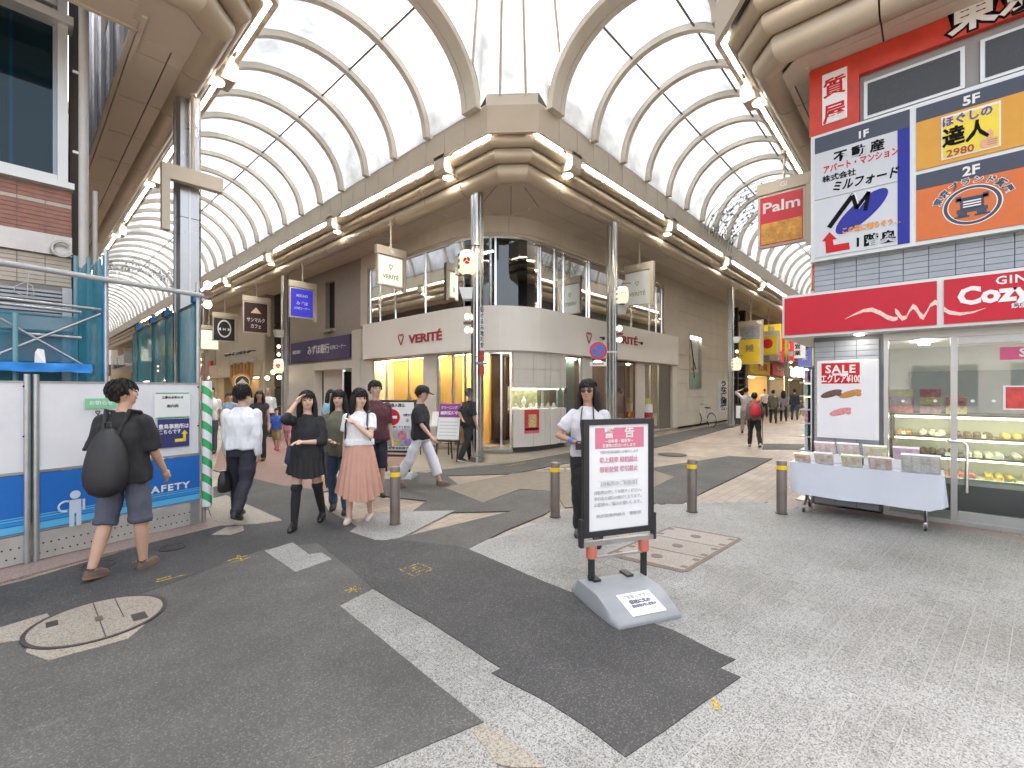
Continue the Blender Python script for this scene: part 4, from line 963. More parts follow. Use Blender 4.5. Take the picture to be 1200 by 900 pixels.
# dark louvre building
L0, L1 = S1 + .05, RF.a(874)
lv = block(RF, L0, L1, 'dark building with a grid of black louvre openings')
wpart(lv, 'core', RF.box(L0, L1, -3, -.4, 0, 8), dark)
dbz = M('dark_bronze_frame', (.055, .05, .05), .5, .3, .2, 3); wpart(lv, 'pier', RF.box(L0, L0 + .25, -.4, .0, 0, 6.3), dbz); wpart(lv, 'pier', RF.box((L0 + L1) / 2 - .12, (L0 + L1) / 2 + .12, -.4, .0, 0, 6.3), dbz); wpart(lv, 'pier', RF.box(L1 - .2, L1, -.4, .0, 0, 6.3), dbz)
for i in range(2):
    for j in range(11):
        a0 = L0 + .25 + i * ((L1 - L0) / 2 - .1); a1 = a0 + (L1 - L0) / 2 - .28
        wpart(lv, 'louvre', RF.box(a0, a1, -.38, -.1 + .02 * (j % 2), 1.9 + j * .36, 2.0 + j * .36), dbz)
    wpart(lv, 'lit_pane', RF.box(a0, a1, -.3, -.28, 5.65, 5.95), M('pale_pane', (.6, .6, .56), .3, 0, .1, 2))
wpart(lv, 'door', RF.box(L0 + .3, L1 - .3, -.38, -.3, 0, 1.85), wood_d)
# shops beyond
yel = M('yellow_sign', (.72, .50, .02), .45, 0, .06, 3)
T = far_shop(RF, L1 + .05, 33.2, 'restaurant with yellow sign and lit doorway past the louvre building', (.30, .26, .22), (.70, .48, .02), None, 11)
text(T, 'すし 寿司', .5, redl, RF.mx(31.2, .186, 3.0, off_of(T)), bold=.03)
wpart(T, 'lit_panel', RF.box(30.6, 32.6, -1.2, -1.15, .3, 2.4), LAMP('amber_panel', (1, .55, .12), 1.6, False))
T = far_shop(RF, 33.3, 38.2, 'shop with red sign and white balcony windows on the right-hand street', (.40, .37, .33), (.55, .03, .03), 'ラーメン', 12)
wpart(T, 'balcony', RF.box(33.6, 37.9, 0, .5, 3.6, 4.1), offw)
T = far_shop(RF, 38.3, 44, 'dark tavern with lit lanterns far up the right-hand street', (.10, .09, .08), (.12, .05, .03), '居酒屋', 13)
for k in range(6): wpart(T, 'paper_lantern', MB().ball(RF.p(38.8 + k * .9, .4, 2.9 + .2 * (k % 2)), .22, .22, .3, 10, 8), LAMP('lantern_glow', (1, .72, .42), 1.5, False), 60)
T = far_shop(RF, 44.1, 52, 'far shop with green sign at the end of the right-hand street', (.3, .28, .24), (.25, .35, .08), None, 14)
wpart(T, 'lit_panel', RF.box(45, 50, .0, .05, .6, 2.3), LAMP('lime_panel', (.75, .9, .25), 1.4, False))
eb_r = thing('end_building', 'far brown building closing the right-hand street', 'building', (63, 4, 0))
obj('wall', MB().box(0, 3, -8, 8, 0, 12), M('far_brown_wall', (.2, .17, .14), .7, 0, .3, .7), eb_r)
for k in range(5): obj('lit_sign', MB().box(-.1, 0, -6 + k * 2.4, -4.4 + k * 2.4, 2.4 + .3 * (k % 2), 3.4), [yel, redl, offw][k % 3], eb_r)
for i_, (x_, o_, z_, w_, h_, c_, lb_) in enumerate(((30.2, .9, 3.9, 1.0, 1.6, (.55, .38, .02), 'yellow blade sign jutting over the lit restaurant doorway'), (34.6, .8, 3.5, .8, 1.8, (.5, .04, .04), 'red blade sign past the balcony shop'), (37.4, .9, 3.9, .9, 1.1, (.5, .5, .46), 'white blade sign above the red shop sign'), (40.5, .8, 3.4, .9, 1.4, (.08, .1, .3), 'blue blade sign by the tavern'), (45.5, .8, 3.7, .9, 1.5, (.5, .42, .1), 'mustard blade sign deep in the right-hand street'))):
    t = thing('blade_sign', lb_, 'blade sign', (x_, FY - o_, z_), 0, 'blade signs on the right-hand street')
    obj('panel', MB().box(-.08, .08, -w_ / 2, w_ / 2, 0, h_), M('blade_%d' % i_, c_, .45, 0, .1, 3, emit=.2), t); obj('bracket', MB().box(-.03, .03, w_ / 2, o_ + .05, h_ * .3, h_ * .36).box(-.03, .03, w_ / 2, o_ + .05, h_ * .7, h_ * .76), steel, t)
    for k, ch in enumerate('営業中'[:max(1, int(h_ / .5))]): text(t, ch, .38, white if i_ != 2 else inkb, Matrix(((0, 0, -1, -.084), (-1, 0, 0, 0), (0, 1, 0, h_ - .32 - k * .45), (0, 0, 0, 1))), bold=.03)
far_shop(RF, 52.1, 62, 'farthest tan shop building on the right-hand street', (.4, .34, .27), (.5, .1, .1), None, 15)
# ================================================================ right block: the cake shop on the corner
BX, BY = 7.77, 1.25
CF = Front('y', BX)
cz = thing('cake_shop', 'corner cake shop with red sign box and glazed front', 'shop building', (BX, BY, 0)); oc = (BX, BY, 0)
tile_b = M('blue_grey_tile', (.33, .36, .40), .35, 0, .07, 5); grout = M('grey_grout', (.16, .17, .18), .8, 0, .1, 5)
orange = M('orange_sign', (.58, .13, .015), .45, 0, .07, 4); amber = M('amber_sign', (.60, .29, .02), .45, 0, .06, 4); redo = M('vermilion_board', (.50, .04, .018), .5, 0, .16, 7)
slate = M('slate_header', (.035, .045, .075), .45, 0, .1, 5); signw = M('sign_white', (.52, .545, .58), .4, 0, .04, 2); blu = M('royal_blue_print', (.006, .015, .27), .6, 0, .05, 3)
alu_w = M('pale_aluminium', (.55, .56, .54), .4, .4, .06, 3); cred = M('cozy_red', (.50, .012, .03), .4, 0, .08, 1.2, spec=.3)
yend = -4.0
# shell
wpart(cz, 'wall', CF.box(yend, BY - .02, -.3, -.01, 2.42, 12), grout); wpart(cz, 'side_wall', MB().box(BX + .02, 52, BY - .3, BY - .01, 0, 12), grout)
wpart(cz, 'pillar', CF.box(CF.a(1034), BY - .02, -.6, -.01, 0, 2.42), grout)
wpart(cz, 'ceiling', CF.box(yend, BY - .31, -4, -.3, 2.45, 2.55), offw); wpart(cz, 'floor_slab', CF.box(yend, BY - .31, -4, -.01, .0, .03), stone_w)
wpart(cz, 'back_wall', CF.box(yend, BY - .31, -4, -3.9, .03, 2.45), M('kitchen_wall', (.42, .42, .40), .5, 0, .05, 1)); wpart(cz, 'back_frame', CF.box(-1.6, .3, -3.89, -3.85, 1.0, 2.0), M('grey_screen', (.2, .21, .22), .3))
# tiles, each one laid on the grout
tw, th = .243, .074
tm = MB().box(0, .008, -(tw - .008) / 2, (tw - .008) / 2, -(th - .006) / 2, (th - .006) / 2).mesh('wall_tile', tile_b)
def tiles(y0, y1, z0, z1):
    nj = int((z1 - z0) / th); ni = int(round((y1 - y0) / tw))
    for j in range(nj):
        for i in range(ni):
            o = obj('wall_tile', tm, None, cz, loc=(-.009 + random.uniform(-.001, .001), y1 - (i + .5) * tw - BY, z0 + (j + .5) * th))
tiles(BY - 9 * tw, BY - .02, 2.98, CF.z(957, 303) + .05)
tiles(CF.a(1034), BY - .02, .04, 2.40)
stm = MB().box(-(tw - .008) / 2, (tw - .008) / 2, 0, .008, -(th - .006) / 2, (th - .006) / 2).mesh('wall_tile', tile_b)
# sign box that wraps the corner
sb = wpart(cz, 'sign_box', MB().box(7.42, BX - .012, -2.2, 1.56, 2.39, 2.985), alu_w)
wpart(cz, 'sign_box', MB().box(BX - .012, BX + 1.5, BY + .0, 1.56, 2.39, 2.985), alu_w)
yd = yx(7.4, 1102)
for (a, b) in ((yd + .03, 1.53), (-2.2, yd - .03)): wpart(sb, 'sign_face', MB().box(7.400, 7.418, a, b, 2.425, 2.945), cred)
wpart(sb, 'underside_lamp', MB().rings([[(7.58 + r_ * math.cos(k * .5236), yx(7.58, 1007) + r_ * math.sin(k * .5236), z) for k in range(12)] for r_, z in ((.05, 2.388), (.05, 2.378))], True, True), dlamp)
rb = M('ribbon_print', (.80, .52, .45), .45, 0, .3, 40)
def ribbon(pts, w):
    mb = MB(); rs = []
    for (px, py), ww in zip(pts, w):
        q = onx(7.399, px, py); rs.append([(7.398, q[1], q[2] - ww), (7.398, q[1], q[2] + ww)])
    mb.rings(rs, False, False, False); return wpart(sb, 'ribbon_emblem', mb, rb)
ribbon([(990, 374), (1000, 369), (1012, 364), (1022, 363), (1032, 367), (1040, 372), (1047, 374), (1052, 373)], [.002, .01, .02, .028, .03, .03, .028, .02])
ribbon([(1049, 364), (1053, 368), (1057, 373), (1062, 372), (1066, 364), (1070, 359), (1074, 362), (1078, 369), (1082, 372), (1086, 366), (1090, 358), (1096, 354), (1099, 356)], [.03, .04, .03, .02, .02, .03, .04, .04, .03, .02, .02, .03, .03])
ribbon([(1106, 362), (1112, 366), (1125, 368), (1140, 366), (1155, 361)], [.03, .025, .018, .01, .002])
q = onx(7.399, 1190, 327); text(cz, 'GINZA', .125, white, face_mx(7.398, q[1] - .06, q[2], oc), bold=.02, spacing=1.15)
q = onx(7.399, 1122, 349); text(cz, 'Cozy Corner', .27, white, face_mx(7.398, q[1], q[2], oc), bold=.045, align='LEFT')
q = onx(7.399, 1188, 357); text(cz, '銀座コージーコーナー', .06, white, face_mx(7.398, q[1] + .02, q[2] - .015, oc), bold=.02, align='LEFT')
# upper sign boards
bx = BX - .1
def R4(pxa, pxb, za, zb, name, mat, d=.0, th_=.01, parent=None):
    ya, yb = yx(bx, pxa) if pxa > 300 else pxa, yx(bx, pxb) if pxb > 300 else pxb
    return wpart(parent or cz, name, MB().box(bx - d - th_, bx - d, min(ya, yb), max(ya, yb), za, zb), mat)
def zz(px, py): return onx(bx, px, py)[2]
zt, zb_ = zz(957, 160), zz(957, 303)
y0r = BY + .02; ye = -1.6
zred = zz(953, 82)
rbd = wpart(cz, 'red_board', MB().box(bx - .02, bx + .08, yx(bx, 1007), y0r, zt - .0, SOF - .01), redo)
wpart(cz, 'red_board', MB().box(bx - .02, bx + .08, ye, yx(bx, 1007) - .002, zz(1130, 47) + .05, SOF - .01), redo)
text(cz, '東京ブランド', .42, white, face_mx(bx - .024, yx(bx, 1111), zz(1140, 20) + .02, oc), bold=.03, align='LEFT', ext=.004)
text(cz, '東京ブランド', .42, inkb, face_mx(bx - .0215, yx(bx, 1111), zz(1140, 20) + .02, oc), bold=.085, align='LEFT', name='lettering_outline')
wb = wpart(cz, 'sign_panel', MB().box(bx - .032, bx - .021, yx(bx, 993), yx(bx, 964), zz(964, 148), zz(964, 90)), white)
ym_ = (yx(bx, 993) + yx(bx, 964)) / 2
for k, ch in enumerate('質屋'): text(cz, ch, .27, red, face_mx(bx - .033, ym_, zz(978, 104 + 30 * k), oc), bold=.02)
# dark windows between
wpart(cz, 'window_recess', MB().box(bx + .06, bx + .08, ye, yx(bx, 1007) - .003, zt - .0, zz(1130, 47) + .049), M('grey_frame', (.24, .235, .22), .5, .2, .05, 3))
for (pa, pb) in ((1012, 1131), (1149, 1290)):
    ya, yb = yx(bx, pb), yx(bx, pa); z0_, z1_ = zz(1012, 141) + .02, zz(1131, 50) - .02
    wn = wpart(cz, 'window', MB().box(bx + .03, bx + .059, ya, yb, z0_, z1_), alu); wpart(wn, 'pane', MB().box(bx + .02, bx + .029, ya + .04, yb - .04, z0_ + .04, z1_ - .04), M('black_window_film', (.016, .014, .013), .25, 0, .1, 3))
frm = wpart(cz, 'sign_frame', MB().box(bx - .03, bx + .08, ye, BY - .0, zb_ - .05, zt - .003), alu_w)
ys = yx(bx, 1070)
def SB(ya, yb, za, zc, name, mat, d=.045, par=None): return wpart(par or frm, name, MB().box(bx - d, bx - .031, min(ya, yb), max(ya, yb), za, zc), mat)
yl = BY - .05
Hh = zt - zb_
SB(ys + .03, yl, zt - .05 - .125 * Hh, zt - .045, 'header', slate); SB(ys + .15, yl, zt - .53 * Hh, zt - .052 - .125 * Hh, 'sign_panel', signw); SB(ys + .03, ys + .148, zb_ + .0, zt - .052 - .125 * Hh, 'blue_strip', blu)
SB(ys + .15, yl, zb_ + .0, zt - .545 * Hh, 'sign_panel', signw)
sR_ = ys - .03
SB(ye, sR_, zt - .06 - .105 * Hh, zt - .06, 'header', slate); SB(ye, sR_, zt - .49 * Hh, zt - .062 - .105 * Hh, 'sign_panel', amber)
SB(ye, sR_, zt - .53 * Hh - .10 * Hh, zt - .52 * Hh, 'header', slate); SB(ye, sR_, zb_, zt - .532 * Hh - .10 * Hh, 'sign_panel', orange)
sx = bx - .047
def T2(s_, px, py, size, mat, **k): 
    a_, y_, z_ = onx(bx - .045, px, py); return text(cz, s_, size, mat, face_mx(k.pop('X', sx), y_, z_, oc), **k)
T2('1F', 1011, 157.5, .13, white, bold=.03); T2('不 動 産', 1006, 177.5, .155, inkb, bold=.03)
T2('アパート・マンション', 1007, 189, .115, red, bold=.025, width=.80); T2('株式会社', 983, 206.5, .095, inkb, bold=.025); T2('ミルフォード', 1012, 211.5, .15, inkb, bold=.03, width=.70, shear=.25)
mo = onx(sx, 1009, 248)
wpart(frm, 'blue_oval', MB().add([(sx, mo[1] - (.30 * math.cos(a) * .9 + .17 * math.sin(a) * .45), mo[2] + (.21 * math.sin(a) + .30 * math.cos(a) * .45)) for a in [2 * math.pi * k / 28 for k in range(28)]], [tuple(range(28))]), blu)
def strokes(pts, w, mat, X): 
    mb = MB()
    for (a, b) in zip(pts[:-1], pts[1:]):
        p0, p1 = onx(X, *a), onx(X, *b); d_ = Vector((p1[1] - p0[1], p1[2] - p0[2])).normalized() * w; nx = Vector((-d_.y, d_.x))
        mb.add([(X, p0[1] - d_.x * .3 + nx.x, p0[2] - d_.y * .3 + nx.y), (X, p1[1] + d_.x * .3 + nx.x, p1[2] + d_.y * .3 + nx.y), (X, p1[1] + d_.x * .3 - nx.x, p1[2] + d_.y * .3 - nx.y), (X, p0[1] - d_.x * .3 - nx.x, p0[2] - d_.y * .3 - nx.y)], [(0, 1, 2, 3)])
    return wpart(frm, 'emblem', mb, mat)
strokes([(972, 266), (985, 248), (1000, 228)], .03, inkb, sx - .003); strokes([(1000, 228), (1005, 243), (1019, 224)], .026, white, sx - .0035); strokes([(999, 229), (1004, 244), (1018, 225), (1014, 246)], .022, inkb, sx - .005)
T2('この街に暮らそう…', 1020, 265, .085, M('orange_lettering', (.75, .3, .02), .5), bold=.03, width=.60, X=sx - .006)
T2('1階奥', 1025, 281, .16, inkb, bold=.03, spacing=1.2)
wpart(frm, 'red_arrow', MB().add([(sx, *onx(sx, px, py)[1:]) for px, py in ((963, 283), (972, 272), (981, 280), (976, 281), (977, 287), (995, 284), (996, 292), (968, 297), (967, 283))], [tuple(range(9))]), red)
T2('5F', 1138, 117, .15, white, bold=.03); T2('2F', 1138, 200, .15, white, bold=.03)
ypan = wpart(frm, 'inset_panel', MB().box(sx - .004, sx, yx(sx, 1173), yx(sx, 1103), zz(1103, 190), zz(1103, 140)), white)
wpart(ypan, 'yellow_field', MB().box(sx - .008, sx - .0045, yx(sx, 1171) , yx(sx, 1105), zz(1105, 188), zz(1105, 142)), M('sign_yellow', (.74, .60, .03), .45))
X3 = sx - .010
T2('ほぐしの', 1133, 137.5, .125, M('purple_blue', (.06, .04, .36), .5), bold=.03, width=.42, X=X3); T2('達人', 1131, 158, .24, inkb, bold=.03, X=X3, width=.40); T2('2980', 1125, 177.5, .12, redl, bold=.02, X=X3)
hand = MB(); q = onx(X3, 1160, 166); hy, hz = q[1], q[2]
hand.box(X3 - .001, X3 + .001, hy - .06, hy + .055, hz - .055, hz + .045); hand.ball((X3, hy - .0, hz + .085), .002, .03, .062, 12, 8); hand.ball((X3, hy + .055, hz - .005), .002, .03, .05, 10, 8)
hl = MB()
for k in range(3): hl.box(X3 - .003, X3 - .0015, hy - .062, hy + .02, hz - .032 + k * .024, hz - .027 + k * .024)
wpart(frm, 'finger_lines', hl, M('brown_line', (.3, .1, .05), .6))
wpart(frm, 'thumbs_up_print', hand, M('skin_print', (.66, .36, .22), .6))
oq = onx(sx, 1139, 240)
for (r_, m_, e) in ((.235, white, .001), (.225, slate, .002), (.195, white, .003), (.187, orange, .004)):
    wpart(frm, 'round_emblem', MB().add([(sx - e, oq[1] - r_ * 1.08 * math.cos(a), oq[2] + r_ * math.sin(a)) for a in [2 * math.pi * k / 32 for k in range(32)]], [tuple(range(32))]), m_)
eb = MB()
for (u0, u1, v0, v1) in ((-.13, .13, .07, .10), (-.10, .10, -.04, .075), (-.14, -.09, .06, .12), (.09, .14, .06, .12), (-.13, .13, -.08, -.035), (-.12, -.04, -.12, -.08), (.04, .12, -.12, -.08), (-.15, -.02, -.135, -.115), (.02, .15, -.135, -.115)):
    eb.box(sx - .007, sx - .0045, oq[1] - u1, oq[1] - u0, oq[2] + v0, oq[2] + v1)
wpart(frm, 'emblem', eb, slate)
for k in range(3): wpart(frm, 'emblem', MB().box(sx - .009, sx - .0072, oq[1] - .075, oq[1] + .075, oq[2] - .02 + .03 * k, oq[2] - .005 + .03 * k), white)
for i, ch in enumerate('東京ブランド質屋'):
    a = R(158 - 136 * i / 7); r_ = .285
    mt_ = face_mx(sx - .003, oq[1] - r_ * 1.08 * math.cos(a), oq[2] + r_ * math.sin(a), oc) @ Matrix.Rotation(a - R(90), 4, 'Z')
    text(cz, ch, .085, slate, mt_, bold=.03); text(cz, ch, .085, white, mt_ @ Matrix.Translation((0, 0, -.0025)), bold=.1, name='lettering_outline')
# shop front glazing
zd = 2.30
dfr = M('door_aluminium', (.44, .44, .43), .35, .7, .05, 3)
wf = wpart(cz, 'window', CF.box(CF.a(1280), CF.a(1036), -.1, .0, zd, 2.42), dfr)
for (pa, pb) in ((1036, 1041), (1114, 1122), (1258, 1270)): wpart(wf, 'mullion', CF.box(CF.a(pb), CF.a(pa), -.1, .01, .06, zd - .001), dfr)
wpart(wf, 'threshold', CF.box(CF.a(1280), CF.a(1036), -.12, .02, .004, .06), dfr); wpart(wf, 'rail', CF.box(CF.a(1257), CF.a(1123), -.08, -.02, .061, .17), dfr); wpart(wf, 'rail', CF.box(CF.a(1257), CF.a(1123), -.08, -.02, zd - .09, zd - .001), dfr)
wpart(wf, 'pane', CF.box(CF.a(1113), CF.a(1042), -.055, -.045, .062, zd - .002), PANE('cake_shop_glass', (.86, .9, .88), .9)); wpart(wf, 'pane', CF.box(CF.a(1257), CF.a(1123), -.055, -.045, .171, zd - .091), PANE('cake_shop_glass', (.86, .9, .88), .9))
for px in (1058, 1096, 1140, 1165): 
    q = onx(BX, px, 470); wpart(wf, 'safety_dot', MB().cyl((BX + .043, q[1], q[2]), (BX + .041, q[1], q[2]), .018, 12), white)
h0 = onx(BX - .06, 1133, 520); yh = h0[1]
hb = wpart(cz, 'door_handle', MB().tube([(BX - .0, yh + .16, 1.03), (BX - .07, yh + .15, 1.03), (BX - .07, yh + .04, 1.03), (BX - .07, yh, .99), (BX - .07, yh, .42)], .017, 8), chrome, 60)
wpart(hb, 'bracket', MB().cyl((BX, yh, .5), (BX - .07, yh, .5), .012, 6), chrome)
sp = wpart(wf, 'sale_sticker', MB().box(BX - .012, BX + .03, CF.a(1240), CF.a(1172), zz(1172, 426), zz(1172, 408)), M('pink_sticker', (.62, .10, .22), .5)) if False else None
ysl = CF.a(1172)
stk = wpart(wf, 'sale_sticker', CF.box(ysl - .55, ysl, -.044, -.040, 2.0, 2.15), M('pink_sticker', (.62, .10, .22), .5, 0, .05, 3)); text(cz, 'SALE', .13, white, face_mx(BX + .0395, ysl - .29, 2.075, oc), bold=.03)
rp = CF.a(1176); stk2 = wpart(wf, 'red_notice', CF.box(rp - .4, rp, -.044, -.038, 1.42, 1.70), white); wpart(stk2, 'print', CF.box(rp - .38, rp - .02, -.038, -.036, 1.435, 1.685), M('red_notice_print', (.55, .06, .05), .5, 0, .4, 14))
# interior: lit cake cabinet
case = thing('cake_cabinet', 'long lit glass cake cabinet with rows of pastries inside the cake shop', 'display cabinet', (BX + .75, -.85, .03))
def cb(x0, x1, y0, y1, z0, z1): return MB().box(x0, x1, y0, y1, z0, z1)
Lc = 2.55
obj('plinth', cb(0, .7, -Lc / 2, Lc / 2 + .0, 0, .36), black, case); obj('base_panel', cb(-.02, 0.0, -Lc / 2, Lc / 2, .36, .42), steel, case)
obj('back', cb(.62, .66, -Lc / 2, Lc / 2, .36, 1.28), offw, case); obj('end_panel', cb(0.0, .66, Lc / 2 - .02, Lc / 2, .36, 1.28), black, case)
shelfm = PANE('shelf_glass', (.88, .93, .9), .6)
for k, z in enumerate((.42, .70, .96)): obj('shelf', cb(.02 + .05 * k, .6, -Lc / 2 + .03, Lc / 2 - .03, z, z + .02), white if k == 0 else shelfm, case)
obj('lamp', cb(.06, .10, -Lc / 2 + .05, Lc / 2 - .05, 1.235, 1.255), LAMP('cabinet_lamp', (1, .86, .55), 6.5), case); obj('lamp', cb(.06, .09, -Lc / 2 + .05, Lc / 2 - .05, .935, .95), LAMP('cabinet_lamp', (1, .86, .55), 6.5), case); obj('lamp', cb(.03, .06, -Lc / 2 + .05, Lc / 2 - .05, .68, .695), LAMP('cabinet_lamp', (1, .86, .55), 6.5), case)
obj('top', cb(-.0, .68, -Lc / 2, Lc / 2, 1.27, 1.30), shelfm, case); obj('front_glass', cb(-.006, 0, -Lc / 2, Lc / 2, .43, 1.268), shelfm, case)
pcol = [M('sponge_yellow', (.72, .50, .10), .6, 0, .2, 30), M('cream_white', (.75, .68, .55), .5, 0, .1, 30), M('choux_brown', (.42, .21, .07), .6, 0, .3, 30), M('chocolate', (.10, .045, .025), .4, 0, .2, 30), M('strawberry_pink', (.65, .22, .2), .5, 0, .2, 30)]
pm_b = [MB().ball((0, 0, .035), .045, .04, .038, 8, 6).mesh('pastry', m) for m in pcol]; pm_s = [MB().cbox(-.045, .045, -.035, .035, 0, .06, .012).mesh('pastry', m) for m in pcol]
for m_ in pm_b: auto_smooth(m_, 70)
for lv_, z in enumerate((.44, .72, .98)):
    ya = -Lc / 2 + .1
    while ya < Lc / 2 - .15:
        kind = random.randrange(5); bl = random.random() < .5; n_ = random.randrange(3, 6)
        for r_ in range(3):
            for k in range(n_):
                y_ = ya + k * .098
                if y_ < Lc / 2 - .08: obj('pastry', (pm_b if bl else pm_s)[kind], None, case, loc=(.14 + .16 * r_ + .03 * lv_, y_, z))
        obj('price_card', cb(.06 + .05 * lv_, .066 + .05 * lv_, ya, ya + .07, z, z + .045), white, case)
        ya += n_ * .098 + .06
gcol = [M('gift_pink', (.55, .18, .22), .5, 0, .5, 25), M('gift_mauve', (.40, .26, .35), .5, 0, .5, 25), M('gift_cream', (.6, .5, .3), .5, 0, .4, 25)]
for k, (yy, w_, h_) in enumerate(((.95, .30, .42), (.62, .22, .34), (.36, .2, .22))):
    t = thing('gift_box_stack', ['tall stack of pink gift boxes on the cake cabinet', 'mauve gift boxes on the cabinet between pink and cream ones', 'low cream gift box on the cake cabinet'][k], 'gift boxes', (BX + .85, -.62 + yy, 1.33))
    nh = max(1, int(h_ / .11))
    for j in range(nh): obj('box', cb(0, .2, -w_ / 2, w_ / 2, j * .112, j * .112 + .108), gcol[(k + j) % 3], t)
for k in range(3): wpart(cz, 'ceiling_lamp', cb(BX + .9, BX + 2.6, -3 + k * 1.5, -2.85 + k * 1.5, 2.41, 2.449), cool_s)
# SALE poster on the pillar
py0, py1 = yx(BX - .05, 1030), yx(BX - .05, 957); pzt, pzb = onx(BX - .05, 957, 423)[2], onx(BX - .05, 957, 512)[2]
po = thing('sale_poster', 'framed white SALE poster of three eclairs on the tiled pillar', 'poster', (BX - .01, (py0 + py1) / 2, pzb))
hw_, hh = (py1 - py0) / 2, pzt - pzb
obj('frame', MB().cbox(-.05, 0.0, -hw_, hw_, 0, hh, .012), white, po); obj('sheet', MB().box(-.054, -.0505, -hw_ + .03, hw_ - .03, .03, hh - .03), M('poster_paper', (.70, .70, .72), .4, 0, .03, 2), po)
obj('red_block', MB().box(-.057, -.0545, -hw_ * .42, hw_ - .06, hh * .70, hh - .04), red, po)
fm = lambda y_, z_, X=-.0585: face_mx(X, y_, z_)
mid_y = (hw_ - .06 - hw_ * .42) / 2
text(po, 'SALE', .15, white, fm(mid_y, hh * .88), bold=.03, spacing=1.15, width=.34); text(po, 'エクレア¥100', .13, white, fm(mid_y, hh * .755), bold=.025, width=.45)
obj('white_tab', MB().box(-.0586, -.0572, mid_y - .09, mid_y + .09, hh * .805, hh * .83), white, po)
for (u, v, c_, nm) in ((.5, .57, (.12, .06, .045), 'chocolate_eclair'), (-.12, .57, (.45, .20, .05), 'caramel_eclair'), (.2, .34, (.62, .25, .25), 'pink_eclair')):
    ec = M(nm, c_, .5, 0, .3, 30)
    mb = MB(); Mr = Matrix.Rotation(R(20), 3, 'X'); mb.ball((-.056, u * hw_ , v * hh), .004, .135, .045, 14, 8, Mr.inverted()); mb.ball((-.056, u * hw_ - .09, v * hh - .005), .004, .035, .03, 10, 6); e_ = obj('eclair_print', mb, ec, po, 60)
text(po, 'ー  数量限定  ー', .035, M('grey_print', (.3, .3, .3), .6), fm(0, hh * .2)) if False else None
# brochure rack against the side wall
br_ = thing('brochure_rack', 'narrow rack of brochures round the corner of the tiled pillar', 'brochure rack', (BX + .25, BY + .12, 0))
obj('upright', MB().box(-.16, .16, -.1, -.08, 0, 1.95), steel, br_)
for k in range(7):
    p_ = obj('pocket', MB().box(-.15, .15, -.08, .06, .55 + k * .2, .57 + k * .2), steel, br_); obj('brochure', MB().box(-.13, .13, -.04, -.0, .57 + k * .2, .74 + k * .2), [gcol[1], signw, M('leaflet_teal', (.2, .35, .36), .5, 0, .4, 20)][k % 3], p_)
obj('foot', MB().box(-.17, .17, -.1, .1, 0, .03), steel, br_)

# ================================================================ left block: glazed tower, brick band, shutter, and the lane front
LB = Front('x', 8.0); ex1 = .46
tw_ = thing('glass_tower', 'building with blue glazed window above red brick and grey shutter, behind the hoarding', 'building', (ex1, 8.0, 0)); ot = (ex1, 8, 0)
brk = M('red_brick', (.30, .15, .115), .75, 0, .18, 9, .2, 80); brk_l = M('buff_brick', (.45, .40, .33), .75, 0, .1, 9, .2, 80); mort = M('grey_mortar', (.24, .22, .20), .9, 0, .1, 9)
xL = -3.2; xR = xy(8, 84)
zA, zB, zC, zD = LB.z(40, 213), LB.z(40, 272), LB.z(40, 296), LB.z(40, 332)
wpart(tw_, 'wall', LB.box(xL, xR, -.4, -.01, 2.0, zA + .1), mort); wpart(tw_, 'core', LB.box(xL, ex1, -6, -3.2, 0, 16), dark)
bw, bh = .235, .052
def bricks(z0, z1, mat, row0=0):
    me = MB().box(-(bw - .008) / 2, (bw - .008) / 2, -.012, 0, -(bh - .006) / 2, (bh - .006) / 2).mesh('brick', mat)
    me2 = MB().box(-(bw - .008) / 2, (bw - .008) / 2, -.012, 0, -(bh - .006) / 2, (bh - .006) / 2).mesh('brick', brk_l)
    for j in range(int((z1 - z0) / bh)):
        for i in range(int((xR - xL) / bw)):
            x_ = xR - (i + .5) * bw
            if x_ < -1.9: continue
            zc = z0 + (j + .5) * bh; lt = mat is brk and .60 < (zc - z0) / (z1 - z0) < .74
            obj('brick', me2 if lt else me, None, tw_, loc=(x_ - ex1, 8.01 - 8 + random.uniform(-.0015, .0015), zc))
bricks(zB, zA - .02, brk); bricks(zD, zC, brk_l)
wpart(tw_, 'metal_band', LB.box(xL, xR, -.02, .05, zC + .002, zB - .002), M('dull_steel_band', (.40, .37, .34), .3, .7, .2, 1.5))
wpart(tw_, 'window_ledge', LB.box(xL, xR + .02, -.05, .10, zA - .015, zA + .06), alu_w)
# big window
zW = 8.2
wn = wpart(tw_, 'window', LB.box(xy(8, 67), xy(8, 79), -.12, .08, zA + .06, zW), alu_w); wpart(wn, 'mullion', LB.box(xy(8, 62), xy(8, 67), -.1, .0, zA + .06, zW), M('blue_grey_frame', (.3, .34, .38), .4, .3, .05, 3))
wpart(wn, 'sill', LB.box(xL, xy(8, 67), -.1, .06, zA + .061, zA + .13), alu_w); wpart(wn, 'pane', LB.box(xL, xy(8, 62), -.06, -.05, zA + .13, 6.17), pane_b)
wpart(wn, 'mullion', LB.box(xy(8, 15) - .03, xy(8, 15), -.1, -.07, zA + .13, 6.17), M('blue_grey_frame', (.3, .34, .38)))
wpart(tw_, 'window_head', LB.box(xL, xy(8, 85), -.1, .16, 6.17, 6.27), alu_w)
for k in range(9): wpart(tw_, 'louvre', LB.box(xL, xy(8, 67) - .005, -.1, .02 + .02 * (k % 2), 6.30 + k * .1, 6.36 + k * .1), alu_w)
